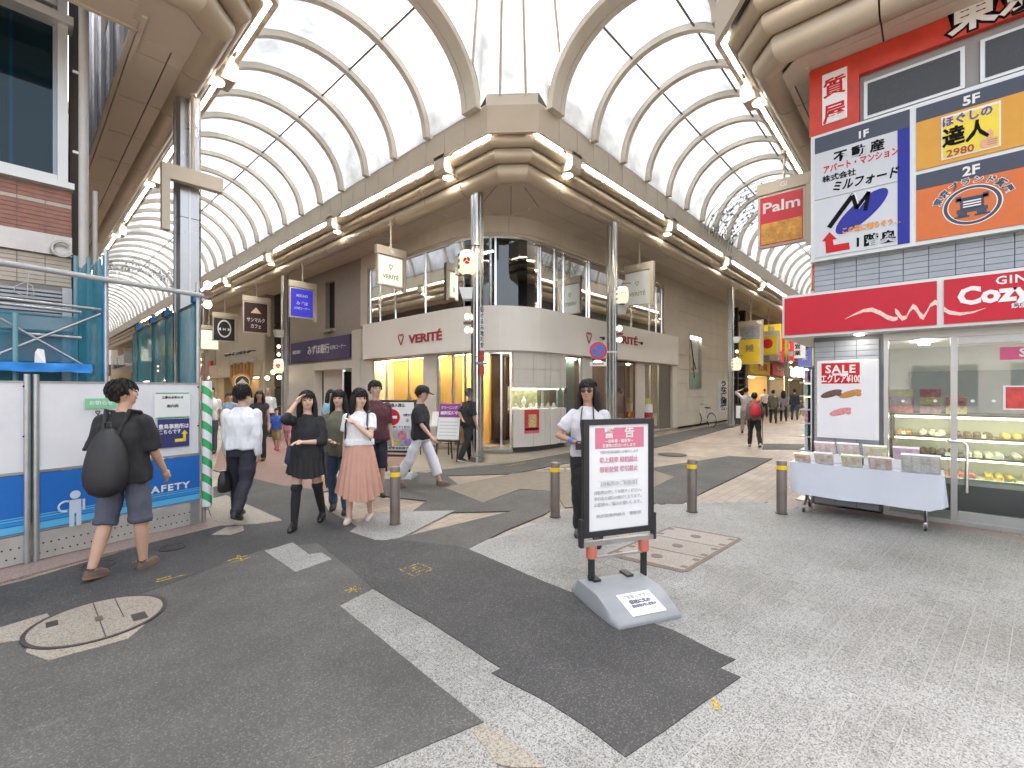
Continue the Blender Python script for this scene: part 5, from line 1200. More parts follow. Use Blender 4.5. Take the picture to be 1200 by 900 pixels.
wpart(tw_, 'room_back', LB.box(xL, xR, -2.6, -2.5, zA, 8), M('blue_room', (.16, .30, .36), .7, 0, .3, 1)); wpart(tw_, 'floor_slab', LB.box(xL, xR, -2.6, -.3, zA - .1, zA + .05), M('dark_teal_floor', (.05, .08, .09), .6)); wpart(tw_, 'floor_slab', LB.box(xL, xR - .02, -2.5, -.3, 6.36, 6.5), M('dark_teal_floor', (.05, .08, .09), .6)); wpart(tw_, 'room_beam', LB.box(xL, xR, -2.3, -2.2, 5.3, 5.42), M('teal_beam', (.2, .3, .2), .6)); wpart(tw_, 'room_beam', LB.box(xL, xR, -2.3, -2.2, 4.6, 4.68), M('teal_beam', (.2, .3, .2))); wpart(tw_, 'room_post', LB.box(-.9, -.78, -2.3, -2.2, zA, 6.3), M('teal_beam', (.2, .3, .2)))
wpart(tw_, 'ceiling_lamp', LB.box(-2.6, -.3, -1.4, -1.3, 6.3, 6.35), LAMP('office_tube', (.85, .95, 1), 26.0))
for (x0, x1, z0, z1) in ((-1.5, -1.28, 4.95, 5.3), (-1.6, -1.25, 5.35, 5.5)): wpart(tw_, 'window_notice', LB.box(x0, x1, -.08, -.07, z0, z1), M('notice_paper', (.45, .55, .55), .6, 0, .1, 5))
# dark return and the downpipes
wpart(tw_, 'recess', LB.box(xR, .68, -.5, -.3, 0, 14), M('brown_recess', (.10, .08, .07), .7, 0, .2, 1))
xp = xy(7.86, 98); wpart(tw_, 'downpipe', MB().cyl((xp, 7.86, 2.5), (xp, 7.86, 10), .048, 12), M('grey_pipe', (.45, .45, .43), .45, .1, .08, 3), 60); wpart(tw_, 'downpipe', MB().cyl((xp + .11, 7.92, 2.5), (xp + .11, 7.92, 4.2), .028, 10), M('grey_pipe', (.45, .45, .43)), 60)
for z_ in (4.6, 5.6, 6.6, 7.6): wpart(tw_, 'pipe_bracket', MB().box(xR, xp, 7.85, 7.88, z_, z_ + .03), alu_w)
# louvred shutter, canopy and doorway behind the scaffold
zE = LB.z(40, 372); xS = xy(8, 72)
for k in range(7): wpart(tw_, 'shutter_louvre', LB.box(xL, xS, -.02, .03, zE + .03 + k * (zD - zE - .08) / 7, zE + .03 + (k + .62) * (zD - zE - .08) / 7), M('grey_shutter', (.34, .36, .38), .45, .3, .08, 3))
wpart(tw_, 'shutter_frame', LB.box(xS + .005, xR, -.05, .05, 2.0, zD - .02), M('pale_shutter_frame', (.46, .48, .49), .45, .2, .06, 3)); wpart(tw_, 'door_canopy', LB.box(xL, xR, .03, .16, zE - .16, zE), M('pale_shutter_frame', (.46, .48, .49)))
wpart(tw_, 'doorway', LB.box(xL, xS, -.3, -.25, 0, zE - .17), M('dark_teal_doorway', (.035, .06, .065), .6, 0, .2, 2)); wpart(tw_, 'jamb', LB.box(xS + .005, xR, -.05, .04, 0, 1.99), M('pale_shutter_frame', (.46, .48, .49)))
qv = (xy(7.85, 73), 7.85, LB.z(73, 295)); wpart(tw_, 'conduit_coil', MB().tube([(qv[0] + .09 * math.cos(a), qv[1], qv[2] + .09 * math.sin(a)) for a in [R(40 + 25 * k) for k in range(13)]], .018, 6), M('grey_pipe', (.45, .45, .43)), 60)
q2 = (xy(7.9, 29), 7.9, LB.z(29, 341)); wpart(tw_, 'cable_coil', MB().tube([(q2[0] + (.07 + .012 * (k % 3)) * math.cos(k * .7), q2[1] - .01 * (k % 2), q2[2] + (.07 + .012 * (k % 3)) * math.sin(k * .7)) for k in range(26)] + [(q2[0] + .03, 7.9, q2[2] + .2)], .006, 5), M('grey_pipe', (.45, .45, .43)))
# the fronts along the left-hand street, seen above and below the canopy
SF = lambda y0, y1, o0, o1, z0, z1: MB().box(ex1 - o1 if False else min(ex1 + o0, ex1 + o1), max(ex1 + o0, ex1 + o1), y0, y1, z0, z1)
lane = thing('lane_front', 'tall pale building with bluish windows showing above the left canopy', 'building', (ex1, 8.4, 0))
wpart(lane, 'wall', SF(8.4, 30, -3, 0, 0, 16), M('brown_grey_wall', (.20, .16, .13), .7, 0, .2, .8))
palew = M('pale_blind', (.55, .58, .66), .5, 0, .08, 1.5); creamw = M('cream_pier', (.55, .48, .37), .6, 0, .05, 1.5)
for k in range(8):
    y_ = 9.6 + k * 2.0
    for z_ in (6.6, 8.8, 11.0):
        w2 = wpart(lane, 'window', SF(y_, y_ + 1.35, .01, .05, z_, z_ + 1.8), palew)
        for f in (.3, .65): wpart(w2, 'mullion', SF(y_ + 1.35 * f, y_ + 1.35 * f + .05, .05, .08, z_, z_ + 1.8), alu_w)
    wpart(lane, 'pier', SF(y_ + 1.45, y_ + 1.9, .01, .12, 6.3, 14), creamw)
lane2 = thing('lane_front', 'dim shop row under the left canopy behind the blue netting', 'shop building', (ex1, 30.1, 0))
wpart(lane2, 'wall', SF(30.1, 75, -3, 0, 0, 12), M('brown_grey_wall', (.20, .16, .13)))
for k in range(9): wpart(lane2, 'shop_sign', SF(31 + k * 4.6, 34.6 + k * 4.6, .02, .2, 2.7, 3.5), [signw, orange, M('teal_sign', (.1, .3, .28), .5), cred][k % 4])
# building that closes the left-hand street
end = thing('end_building', 'far pale building closing the left-hand street', 'building', (4.4, 80, 0))
obj('wall', MB().box(-6, 6, 0, 4, 0, 12), M('far_wall', (.45, .43, .4), .7, 0, .15, .5), end)
for k in range(5): obj('window', MB().box(-5 + k * 2.1, -3.6 + k * 2.1, -.05, 0, 3.5, 5), bg_, end)

# unseen rear walls added to trim the open-sky light, also reflected in shop glass
rear_m = M('rear_render', (.38, .36, .33), .7, 0, .1, .6)
rw = tag(obj('added_rear_wall', MB().box(-11, -10.5, -14, 2.2, 0, 4.2), rear_m), kind='structure'); rw2 = tag(obj('added_rear_wall', MB().box(-10.5, 2.3, -14.5, -14, 0, 4.2), rear_m), kind='structure')
for k in range(5):
    for j in range(1): obj('window', MB().box(-10.5, -10.46, -13 + k * 2.9, -11 + k * 2.9, 1.0 + j * 2.8, 2.7 + j * 2.8), bg_, rw)
wpart(cz, 'wall', MB().box(BX, BX + .3, -14, yend, 0, 9), grout); wpart(tw_, 'wall', MB().box(-12, xL, 8.0, 8.4, 0, 9), mort)
# ================================================================ site hoarding and scaffold on the left
fdx, fdy = .976, .218; FA = math.atan2(fdy, fdx); E0 = Vector(gp(243, 613))
def fpl(px, py=HZ, back=0.0):
    """local x and height on the hoarding's plane (back metres behind it)"""
    a, b, v = ray(px, py); nx, ny = -fdy, fdx
    o = E0 + Vector((nx, ny)) * back
    d = (o.x * nx + o.y * ny) / (a * nx + b * ny); X, Y = a * d, b * d
    return (X - E0.x) * fdx + (Y - E0.y) * fdy, CAM_H + v * d
HX = lambda px, b=0.0: fpl(px, HZ, b)[0]
HZz = lambda px, py, b=0.0: fpl(px, py, b)[1]
hd = thing('site_hoarding', 'white and blue SAFETY site hoarding on steel posts with striped end post', 'hoarding', (E0.x, E0.y, 0), FA)
vinyl = M('white_vinyl', (.66, .67, .69), .45, 0, .05, 2, .25, 9); hblue = M('banner_blue', (.012, .13, .46), .4, 0, .05, 3); lblue = M('banner_light_blue', (.10, .42, .68), .4, 0, .03, 3); sky2 = M('banner_mid_blue', (.03, .25, .60), .4, 0, .03, 3)
grn = M('stripe_green', (.03, .36, .13), .4, 0, .06, 5); hole = M('hole_black', (.01, .01, .01), .9, 0, 0); perf = M('perforated_steel', (.44, .43, .40), .5, .3, .12, 5)
xe = HX(234); xp1 = HX(41); xp0 = HX(33); xl = HX(-90)
zt1, zm, zb1 = 1.735, .865, .30
wv = MB(); n = 14; m_ = 8
def wavy(x0, x1, z0, z1, y, amp, n=18, m=9):
    mb = MB(); rs = []
    for i in range(n + 1):
        x = x0 + (x1 - x0) * i / n
        rs.append([(x, y - amp * (noise.noise((x * 3.1, z0 + (z1 - z0) * j / m * 2.3, 4.0)) if 0 < j < m else 0), z0 + (z1 - z0) * j / m) for j in range(m + 1)])
    return mb.rings(rs, False, False, False)
for (a, b) in ((xp1, xe), (xl, xp0 - .01)):
    p_ = obj('panel', wavy(a + .01, b - .01, zm + .02, zt1 - .02, 0, .012), vinyl, hd, 60)
    obj('panel_frame', MB().box(a, b, -.005, .02, zt1 - .02, zt1).box(a, b, -.005, .02, zm - .005, zm + .02).box(a, a + .012, -.005, .02, zm + .02, zt1 - .02).box(b - .012, b, -.005, .02, zm + .02, zt1 - .02), galv, hd)
    bn = obj('banner', MB().box(a + .005, b - .005, -.004, .012, zb1 + .012, zm - .012), hblue, hd)
    obj('banner_frame', MB().box(a, b, -.003, .02, zb1, zb1 + .011).box(a, a + .006, -.003, .02, zb1 + .012, zm - .006), galv, hd)
    w_ = b - a
    for k, (z0, h_, mt_) in enumerate(((zb1 + .02, .065, lblue), (zb1 + .095, .028, sky2), (zb1 + .13, .014, lblue), (zb1 + .155, .01, lblue))):
        obj('stripe', MB().box(a + .006, b - .006, -.0065, -.0045, z0, z0 + h_), mt_, bn)
    bs = obj('base_plate', MB().box(a, b, .0, .02, .03, zb1 - .01), perf, hd)
    hm = MB()
    for i in range(int(w_ / .055)):
        for j in range(2):
            x = a + .03 + i * .055 + (.027 if j else 0)
            if x < b - .02: hm.add([(x + .008 * math.cos(q), -.0015, .09 + j * .09 + .008 * math.sin(q)) for q in [k * math.pi / 4 for k in range(8)]], [tuple(range(8))])
    obj('perforations', hm, hole, bs)
    for (x, z) in [(a + .02, zt1 - .05), (b - .02, zt1 - .05), ((a + b) / 2, zt1 - .04), (a + .02, zm + .3), (b - .02, zm + .35)]: obj('rivet', MB().cyl((x, -.012, z), (x, -.002, z), .009, 8), hole, hd)
for x in ((xp0 + xp1) / 2 - .03, (xp0 + xp1) / 2 + .03): obj('post', MB().cyl((x, .0, 0), (x, 0, 1.80), .024, 12), galv, hd, 60)
obj('post', MB().cyl((xe + .06, .03, 0), (xe + .06, .03, 1.70), .024, 12), galv, hd, 60); obj('foot_clamp', MB().box(xe - .1, xe - .02, -.02, .05, .02, .3), galv, hd)
# striped end post
sx0, sx1 = HX(236) , HX(247)
sp_ = obj('striped_post', MB().cyl(((sx0 + sx1) / 2, -.02, .22), ((sx0 + sx1) / 2, -.02, 1.76), (sx1 - sx0) / 2, 14), M('stripe_white', (.7, .72, .71), .4, 0, .04, 4), hd, 60)
rr_ = (sx1 - sx0) / 2 + .002; xc = (sx0 + sx1) / 2
for k in range(7):
    mb = MB(); rs = []; zc = .27 + k * .215
    for i in range(13):
        a = math.pi * 2 * i / 12; dz = .055 * math.cos(a) if True else 0
        rs.append([(xc + rr_ * math.sin(a), -.02 - rr_ * math.cos(a), min(1.755, zc + .0 - .05 * math.sin(a))), (xc + rr_ * math.sin(a), -.02 - rr_ * math.cos(a), min(1.758, zc + .1 - .05 * math.sin(a)))])
    obj('stripe', mb.rings(rs, False, False, False), grn, sp_, 60)
fx = lambda x, z, y=-.02: Matrix(((1, 0, 0, x), (0, 0, -1, y), (0, 1, 0, z), (0, 0, 0, 1)))
xq, zq = fpl(196, 572); text(hd, 'SAFETY', .105, white, fx(xq, zq, -.008), bold=.03, spacing=1.2, width=.46)
# worker pictogram, helmet
pg = MB(); x0, z0 = fpl(88, 601)
pic = M('pictogram_pale', (.50, .58, .68), .5)
pg.add([(x0 + .042 * math.cos(a), -.007, z0 + .185 + .042 * math.sin(a)) for a in [k * .5236 for k in range(12)]], [tuple(range(12))])
pg.box(x0 - .045, x0 + .045, -.008, -.0062, z0 + .0, z0 + .135).box(x0 - .045, x0 - .008, -.008, -.0062, z0 - .13, z0).box(x0 + .008, x0 + .045, -.008, -.0062, z0 - .13, z0).box(x0 + .055, x0 + .075, -.008, -.0062, z0 + .02, z0 + .13)
obj('pictogram', pg, pic, hd)
obj('pictogram', MB().tube([(x0 - .075 + .05 * math.cos(a), -.008, z0 + .08 + .05 * math.sin(a)) for a in [R(60 + 25 * k) for k in range(10)]], .009, 6), pic, hd)
x1, z1 = fpl(124, 604); obj('pictogram', MB().tube([(x1 - .07, -.008, z1 - .02), (x1 + .07, -.008, z1 + .05), (x1 + .02, -.008, z1 + .09), (x1 - .05, -.008, z1 + .0)], .012, 6), pic, hd)
# notices
def notice(pa, pb, ya, yb, mat): 
    xa, za = fpl(pa, ya); xb, zb2 = fpl(pb, yb); return obj('notice', MB().box(xa, xb, -.017, -.0135, min(za, zb2), max(za, zb2)), mat, hd), (xa + xb) / 2, (za + zb2) / 2
n1, xa, za = notice(99, 136, 467, 478, M('notice_green', (.20, .55, .30), .5, 0, .03, 3)); text(hd, 'お知らせ', .05, white, fx(xa, za, -.0185), bold=.02)
x_, z_ = fpl(116, 484); text(hd, '♡ ,', .06, inkb, fx(x_, z_, -.0185), bold=.03); 
n2, xa, za = notice(180, 222, 461, 490, M('notice_white', (.72, .74, .72), .5, 0, .03, 3)); text(hd, '工事のお知らせ', .032, inkb, fx(xa, za + .10, -.0185), bold=.02); text(hd, '案内図', .04, inkb, fx(xa, za - .0, -.0185))
for dz in (.145, -.14): obj('green_rule', MB().box(xa - .17, xa + .17, -.0185, -.0172, za + dz, za + dz + .012), grn, n2)
n3, xa, za = notice(184, 221, 489, 522, M('notice_navy', (.03, .035, .15), .5, 0, .04, 3)); text(hd, '豊島事務所は', .06, white, fx(xa, za + .06, -.0185), bold=.02, width=.31); text(hd, 'こちらです', .055, white, fx(xa - .04, za + .0, -.0185), bold=.02, width=.22)
yy_ = M('arrow_yellow', (.75, .6, .02), .5); obj('arrow', MB().box(xa + .01, xa + .12, -.0195, -.0175, za - .12, za - .085).box(xa + .095, xa + .125, -.0195, -.0175, za - .12, za - .03).add([(xa + .075, -.019, za - .03), (xa + .145, -.019, za - .03), (xa + .11, -.019, za + .015)], [(0, 1, 2)]), yy_, hd)
# scaffold with netting, set behind the hoarding
def net_mat():
    m = bpy.data.materials.new('blue_netting'); m.use_nodes = True; n = m.node_tree.nodes; L = m.node_tree.links; n.clear()
    g = n.new('ShaderNodeNewGeometry'); nz = n.new('ShaderNodeTexNoise'); nz.inputs['Scale'].default_value = 2.2; nz.inputs['Detail'].default_value = 4; L.new(g.outputs['Position'], nz.inputs['Vector'])
    mr = n.new('ShaderNodeMapRange'); mr.inputs['From Min'].default_value = .35; mr.inputs['From Max'].default_value = .65; mr.inputs['To Min'].default_value = .58; mr.inputs['To Max'].default_value = .86; L.new(nz.outputs['Fac'], mr.inputs[0])
    tr = n.new('ShaderNodeBsdfTransparent'); df = n.new('ShaderNodeBsdfDiffuse'); df.inputs[0].default_value = (.05, .27, .38, 1); tl = n.new('ShaderNodeBsdfTranslucent'); tl.inputs[0].default_value = (.08, .34, .46, 1)
    m0 = n.new('ShaderNodeMixShader'); m0.inputs[0].default_value = .5; L.new(df.outputs[0], m0.inputs[1]); L.new(tl.outputs[0], m0.inputs[2])
    mx = n.new('ShaderNodeMixShader'); L.new(mr.outputs[0], mx.inputs[0]); L.new(tr.outputs[0], mx.inputs[1]); L.new(m0.outputs[0], mx.inputs[2])
    o = n.new('ShaderNodeOutputMaterial'); L.new(mx.outputs[0], o.inputs[0]); return m
netm = net_mat(); pblue = M('scaffold_blue', (.03, .16, .36), .5, .3, .1, 6)
sc_ = thing('scaffold', 'pipe scaffold with long white rail and cross braces behind the hoarding', 'scaffold', (E0.x, E0.y, 0), FA)
bk = .35
zr = HZz(235, 346, bk); xr = HX(235, bk)
obj('rail', MB().cyl((xr + .03, bk, zr), (HX(-120, bk), bk, zr), .030, 12), M('white_rail', (.40, .42, .42), .45, .1, .08, 5), sc_, 60)
for (px, top, mt_, r_) in ((232, 331, galv, .026), (124, 292, galv, .024), (123, 300, pblue, .02), (18, 366, M('teal_post', (.12, .28, .32), .5), .02)):
    x = HX(px, bk + .06); z = HZz(px, top, bk + .06); obj('standard', MB().cyl((x, bk + .06, 0), (x, bk + .06, z), r_, 10), mt_, sc_, 60)
for (pa, ya, pb, yb) in ((-60, 322, 118, 363), (-60, 355, 95, 366), (-60, 391, 95, 396)):
    a, za = fpl(pa, ya, bk + .2); b, zb2 = fpl(pb, yb, bk + .2); zz_ = (za + zb2) / 2; obj('ledger', MB().cyl((a, bk + .2, zb2), (b, bk + .2, zb2), .018, 8), galv, sc_, 60)
for (pa, ya, pb, yb) in ((0, 373, 108, 434), (-10, 418, 118, 368)):
    a, za = fpl(pa, ya, bk + .1); b, zb2 = fpl(pb, yb, bk + .13); obj('brace', MB().cyl((a, bk + .1, za), (b, bk + .13, zb2), .013, 8), galv, sc_, 60)
tarp = MB(); a, za = fpl(-60, 428, bk); b, zb2 = fpl(106, 432, bk)
rs = []
for i in range(25):
    x = a + (b - a) * i / 24; s_ = .014 * noise.noise((x * 7, 0, 0)); z = za + (zb2 - za) * i / 24
    rs.append([(x, bk - .05 + .02 * noise.noise((x * 5, k, 1)), z + .045 - .03 * k + s_ * (1 if k else .3)) for k in range(4)] + [(x, bk + .5, z + .05), ])
tag(obj('tarpaulin', tarp.rings(rs, False, False, False), M('tarp_blue', (.02, .22, .62), .4, 0, .15, 8, .3, 30), None, 60), 'bright blue tarpaulin stretched over the scaffold above the hoarding', 'tarpaulin')
COL.objects['tarpaulin'].location = (E0.x, E0.y, 0); COL.objects['tarpaulin'].rotation_euler = (0, 0, FA)
xq, zq = fpl(46, 420, bk + .02); obj('paper_tag', MB().add([(xq - .04, bk + .0, zq - .06), (xq + .045, bk, zq - .06), (xq + .035, bk + .02, zq + .09), (xq - .01, bk + .02, zq + .10), (xq - .035, bk, zq + .06)], [(0, 1, 2, 3, 4)]).add([(xq - .04, bk + .005, zq - .06), (xq + .045, bk + .005, zq - .06), (xq + .035, bk + .025, zq + .09), (xq - .01, bk + .025, zq + .10), (xq - .035, bk + .005, zq + .06)], [(4, 3, 2, 1, 0)]), white, sc_)
# netting along the left-hand street, and a taller bay beside the tower
def net(x0, y0, x1, y1, z0, z1, z1b=None, n=16):
    mb = MB(); rs = []; d = Vector((x1 - x0, y1 - y0)); nn = Vector((-d.y, d.x)).normalized()
    for i in range(n + 1):
        t = i / n; w_ = .03 * noise.noise((t * 6, 1, 2)) + .02 * math.sin(t * 30); zt_ = z1 + ((z1b or z1) - z1) * t - .06 * math.sin(t * math.pi * 3) ** 2
        rs.append([(x0 + d.x * t + nn.x * w_ * (.4 + .6 * k / 4), y0 + d.y * t + nn.y * w_ * (.4 + .6 * k / 4), z0 + (zt_ - z0) * k / 4) for k in range(5)])
    return mb.rings(rs, False, False, False)
nt1 = thing('safety_netting', 'blue netting screen on posts along the left-hand street edge', 'netting', (1.7, 7.0, 0))
wpart(nt1, 'net', net(1.7, 7.3, 1.7, 12.6, 1.0, 2.88), netm, 60)
for px in (231, 196, 180, 163):
    y_ = yx(1.72, px); wpart(nt1, 'post', MB().cyl((1.72, y_, 0), (1.72, y_, 3.02), .028, 10), M('teal_post', (.12, .28, .32)), 60); wpart(nt1, 'clamp', MB().box(1.66, 1.78, y_ - .08, y_ + .08, 2.86, 2.96), pblue)
wpart(nt1, 'rail', MB().cyl((1.72, 7.2, 2.86), (1.72, 12.8, 2.86), .024, 8), galv)
nt2 = thing('safety_netting', 'tall blue netting bay beside the grey downpipe', 'netting', (xy(7.5, 88), 7.5, 0))
xa, xb = xy(7.5, 89), xy(7.5, 125); wpart(nt2, 'net', net(xa, 7.5, xb, 7.55, 1.0, ony(7.5, 89, 310)[2], ony(7.5, 122, 303)[2], 12), netm, 60)
wpart(nt2, 'net', net(xb, 7.55, xb + .1, 9.2, 1.0, 3.0, 2.95, 10), netm, 60)
for px in (89, 104, 116): wpart(nt2, 'post', MB().cyl((xy(7.52, px), 7.52, 0), (xy(7.52, px), 7.52, 3.25), .022, 8), M('teal_post', (.12, .28, .32)))


nt3 = obj('net', MB().rings([[(x_, .55 + .03 * math.sin(x_ * 9), z_) for z_ in (1.6, 1.9, 2.2, 2.45)] for x_ in [HX(-60, .55) + (HX(90, .55) - HX(-60, .55)) * k / 20 for k in range(21)]], False, False, False), netm, sc_, 60)
obj('net', MB().rings([[(x_, .62 + .02 * math.sin(x_ * 7), z_) for z_ in (1.6, 1.9, 2.2, 2.9)] for x_ in [HX(92, .62) + (HX(126, .62) - HX(92, .62)) * k / 14 for k in range(15)]], False, False, False), netm, sc_, 60)
# ================================================================ street furniture
# ---- bollards
bol_m = M('bollard_bronze', (.19, .155, .135), .42, .45, .15, 8); yb_m = M('reflective_yellow', (.80, .56, .01), .4, 0, .05, 6)
def bollard(px, py, label):
    p = gp(px, py); t = thing('bollard', label, 'bollard', (p[0], p[1], 0), 0, 'bronze bollards with yellow bands')
    r = .062; circ = lambda r_, z: [(r_ * math.cos(k * .3927), r_ * math.sin(k * .3927), z) for k in range(16)]
    obj('post', MB().rings([circ(r, 0), circ(r, .70), circ(r - .006, .715), circ(r * .6, .722)]), bol_m, t, 40)
    obj('band', MB().rings([circ(r + .002, .60), circ(r + .002, .655)], False, False), yb_m, t, 60); obj('collar', MB().rings([circ(r + .012, .0), circ(r + .012, .022), circ(r + .002, .026)]), iron, t, 40)
bollard(463, 616, 'bronze bollard beside the pink pleated skirt'); bollard(650.5, 607, 'bronze bollard left of the long-haired person behind the white notice stand')
bollard(811, 601, 'bronze bollard right of the white notice stand'); bollard(916, 603, 'bronze bollard at the end of the cloth-covered sweets table')
# ---- main notice stand
c = (Vector(gp(722, 745)) + Vector(gp(797, 722)) + Vector(gp(662, 703)) + Vector(gp(765, 688))) / 4
pl_, pr_ = Vector(gp(692, 701)), Vector(gp(755, 690)); dv = pr_ - pl_; ra = math.atan2(dv.y, dv.x)
ns = thing('notice_stand', 'large white notice stand with black frame and pink heading on grey base', 'notice stand', (c.x, c.y, .012), ra)
Li = Matrix.Rotation(-ra, 2) ; pc = Li @ ((pl_ + pr_) / 2 - c); yo = pc.y; xo = pc.x
gbase = M('grey_moulded_plastic', (.25, .262, .275), .45, 0, .07, 6, .1, 60)
bs = MB(); rs = []
for (y_, zt_, hx_) in ((-.28, .022, .24), (-.272, .035, .265), (-.2, .062, .285), (-.03, .122, .295), (.0, .13, .295), (max(.15, yo + .03), .13, .295), (max(.17, yo + .05), .122, .295), (max(.27, yo + .13), .06, .285), (max(.30, yo + .16), .025, .26)):
    rs.append([(-hx_, y_, 0), (-hx_, y_, zt_ * .5), (-hx_ + .02, y_, zt_), (hx_ - .02, y_, zt_), (hx_, y_, zt_ * .5), (hx_, y_, 0)])
obj('base', bs.rings(rs), gbase, ns, 50)
for sx_ in (-1, 1): obj('groove', MB().box(sx_ * .15 - .03, sx_ * .15 + .03, yo - .05, yo + .06, .1, .148), black, ns)
stx = MB().add([(-.12, -.235, .054), (.165, -.235, .054), (.15, -.04, .1225), (-.135, -.04, .1225)], [(0, 1, 2, 3)]); stk_ = obj('sticker', stx, white, ns)
tm4 = Matrix(((1, 0, 0, .015), (0, .944, -.33, -.135), (0, .33, .944, .0915), (0, 0, 0, 1)))
greyt = M('grey_lettering', (.16, .16, .2), .6, 0, 0)
text(ns, 'ご注意ください', .034, M('pale_lettering', (.5, .5, .52), .6, 0, 0), tm4 @ Matrix.Translation((0, .06, .003)), bold=.01); text(ns, '看板に文の', .036, greyt, tm4 @ Matrix.Translation((.0, .01, .003)), bold=.03); text(ns, 'まわさないでください!', .03, greyt, tm4 @ Matrix.Translation((.01, -.03, .003)), bold=.03, width=.2)
for sx_ in (-.245, .245):
    obj('upright', MB().box(xo + sx_ - .024, xo + sx_ + .024, yo - .012, yo + .012, .1, .36), black, ns)
    obj('spring_collar', MB().cyl((xo + sx_, yo, .31), (xo + sx_, yo, .405), .043, 14), M('faded_red_plastic', (.55, .16, .11), .5, 0, .08, 12), ns, 40)
obj('crossbar', MB().box(xo - .26, xo + .26, yo - .012, yo + .012, .295, .312), steel, ns); obj('crossbar', MB().box(xo - .33, xo + .33, yo - .025, yo + .02, .405, .438), steel, ns)
for sx_ in (-.338, .338): obj('side_bracket', MB().box(xo + sx_ - .014, xo + sx_ + .014, yo - .025, yo + .02, .40, .62), black, ns)
pz0, pz1, hw_ = .475, 1.405, .325
fr = obj('frame', MB().box(xo - hw_, xo - hw_ + .045, yo - .03, yo + .02, pz0, pz1).box(xo + hw_ - .045, xo + hw_, yo - .03, yo + .02, pz0, pz1).box(xo - hw_ + .0451, xo + hw_ - .0451, yo - .0295, yo + .02, pz0, pz0 + .045).box(xo - hw_ + .0451, xo + hw_ - .0451, yo - .0295, yo + .02, pz1 - .045, pz1), black, ns)
sh = obj('sheet', MB().box(xo - hw_ + .04, xo + hw_ - .04, yo - .015, yo + .015, pz0 + .04, pz1 - .04), M('white_sheet', (.80, .80, .80), .35, 0, .02, 2), ns)
pink = M('pink_heading', (.66, .18, .28), .5, 0, .03, 3); obj('heading', MB().box(xo - .22, xo + .235, yo - .018, yo - .0155, 1.17, 1.335), pink, sh)
fn = lambda x, z, y=None: Matrix(((1, 0, 0, xo + x), (0, 0, -1, (yo - .0195) if y is None else y), (0, 1, 0, z), (0, 0, 0, 1)))
rose = M('rose_lettering', (.66, .36, .42), .6, 0, 0); paleg = M('light_grey_lettering', (.56, .56, .58), .6, 0, 0)
text(ns, '警　告', .095, white, fn(0, 1.29), bold=.02); text(ns, '－自転車・看板等－', .03, white, fn(0, 1.225), bold=.02); text(ns, '放置物は撤去いたします', .028, white, fn(0, 1.19), bold=.02)
text(ns, '下記の行為は固くお断りします', .026, paleg, fn(0, 1.14), bold=.01); text(ns, '路上駐車 駐輪禁止', .048, rose, fn(0, 1.075), bold=.02, width=.36); text(ns, '看板放置 客引禁止', .048, rose, fn(0, 1.0), bold=.02, width=.36)
text(ns, '【自転車のご利用者】', .042, paleg, fn(0, .885), bold=.01, width=.34); obj('rule_box', MB().box(xo - .2, xo + .2, yo - .0175, yo - .0158, .858, .860).box(xo - .2, xo + .2, yo - .0175, yo - .0158, .912, .914), paleg, sh)
for k, s_ in enumerate(('自転車は押してお通りください。', '歩行者の通行の妨げとなります。', 'お客様のご協力お願いします。')): text(ns, s_, .034, paleg, fn(0, .82 - k * .048), bold=.005, width=.44)
text(ns, '商店街振興組合　警察署', .03, paleg, fn(0, .635), bold=.005, width=.42)
# ---- cloth-covered sweets table on castors
tb = thing('sweets_table', 'castor table draped with a pale blue-white cloth outside the cake shop', 'table', (7.1, .65, .012)); ot_ = (7.1, .65, .012)
X0, X1, Y0, Y1, ZT = 0, .52, -.77, .76, .665
obj('table_top', MB().box(X0 + .01, X1 - .01, Y0 + .01, Y1 - .01, ZT - .03, ZT - .004), steel, tb)
cl = MB(); rs = []; per = []
N = 84
def rectp(t):
    w, l = X1 - X0, Y1 - Y0; P = 2 * (w + l); q = t * P
    if q < l: return (X0, Y0 + q, -1, 0)
    q -= l
    if q < w: return (X0 + q, Y1, 0, 1)
    q -= w
    if q < l: return (X1, Y1 - q, 1, 0)
    return (X1 - (q - l), Y0, 0, -1)
for k in range(6):
    ring_ = []
    for i in range(N):
        x, y, nx, ny = rectp((i + .5) / N); h = k / 5
        corner = min(abs(y - Y0), abs(y - Y1)) < .12
        w_ = (.012 * noise.noise((x * 4, y * 6, h * .6)) + (.014 * math.sin(i * 1.3 + y * 3) if corner else .006 * noise.noise((y * 3, x, 5)))) * h * 1.3
        drop = .42 - (.05 * (1 - min(1, min(abs(y - Y0), abs(y - Y1)) / .15)) if corner else 0)
        ring_.append((x + nx * (w_ + .012 * h), y + ny * (w_ + .012 * h) - (0), ZT - drop * h + .01 * noise.noise((x, y * 3, 2)) * h))
    rs.append(ring_)
cl.rings(rs, False, False); cl.add([(X0, Y0, ZT), (X1, Y0, ZT), (X1, Y1, ZT), (X0, Y1, ZT)], [(0, 1, 2, 3)])
cloth = obj('tablecloth', cl, M('pale_cloth', (.60, .63, .70), .75, 0, .03, 3, .15, 120), None, 50); cloth.location = (7.1, .65, .012); tag(cloth, 'pale blue-white tablecloth hanging from the sweets table', 'tablecloth')
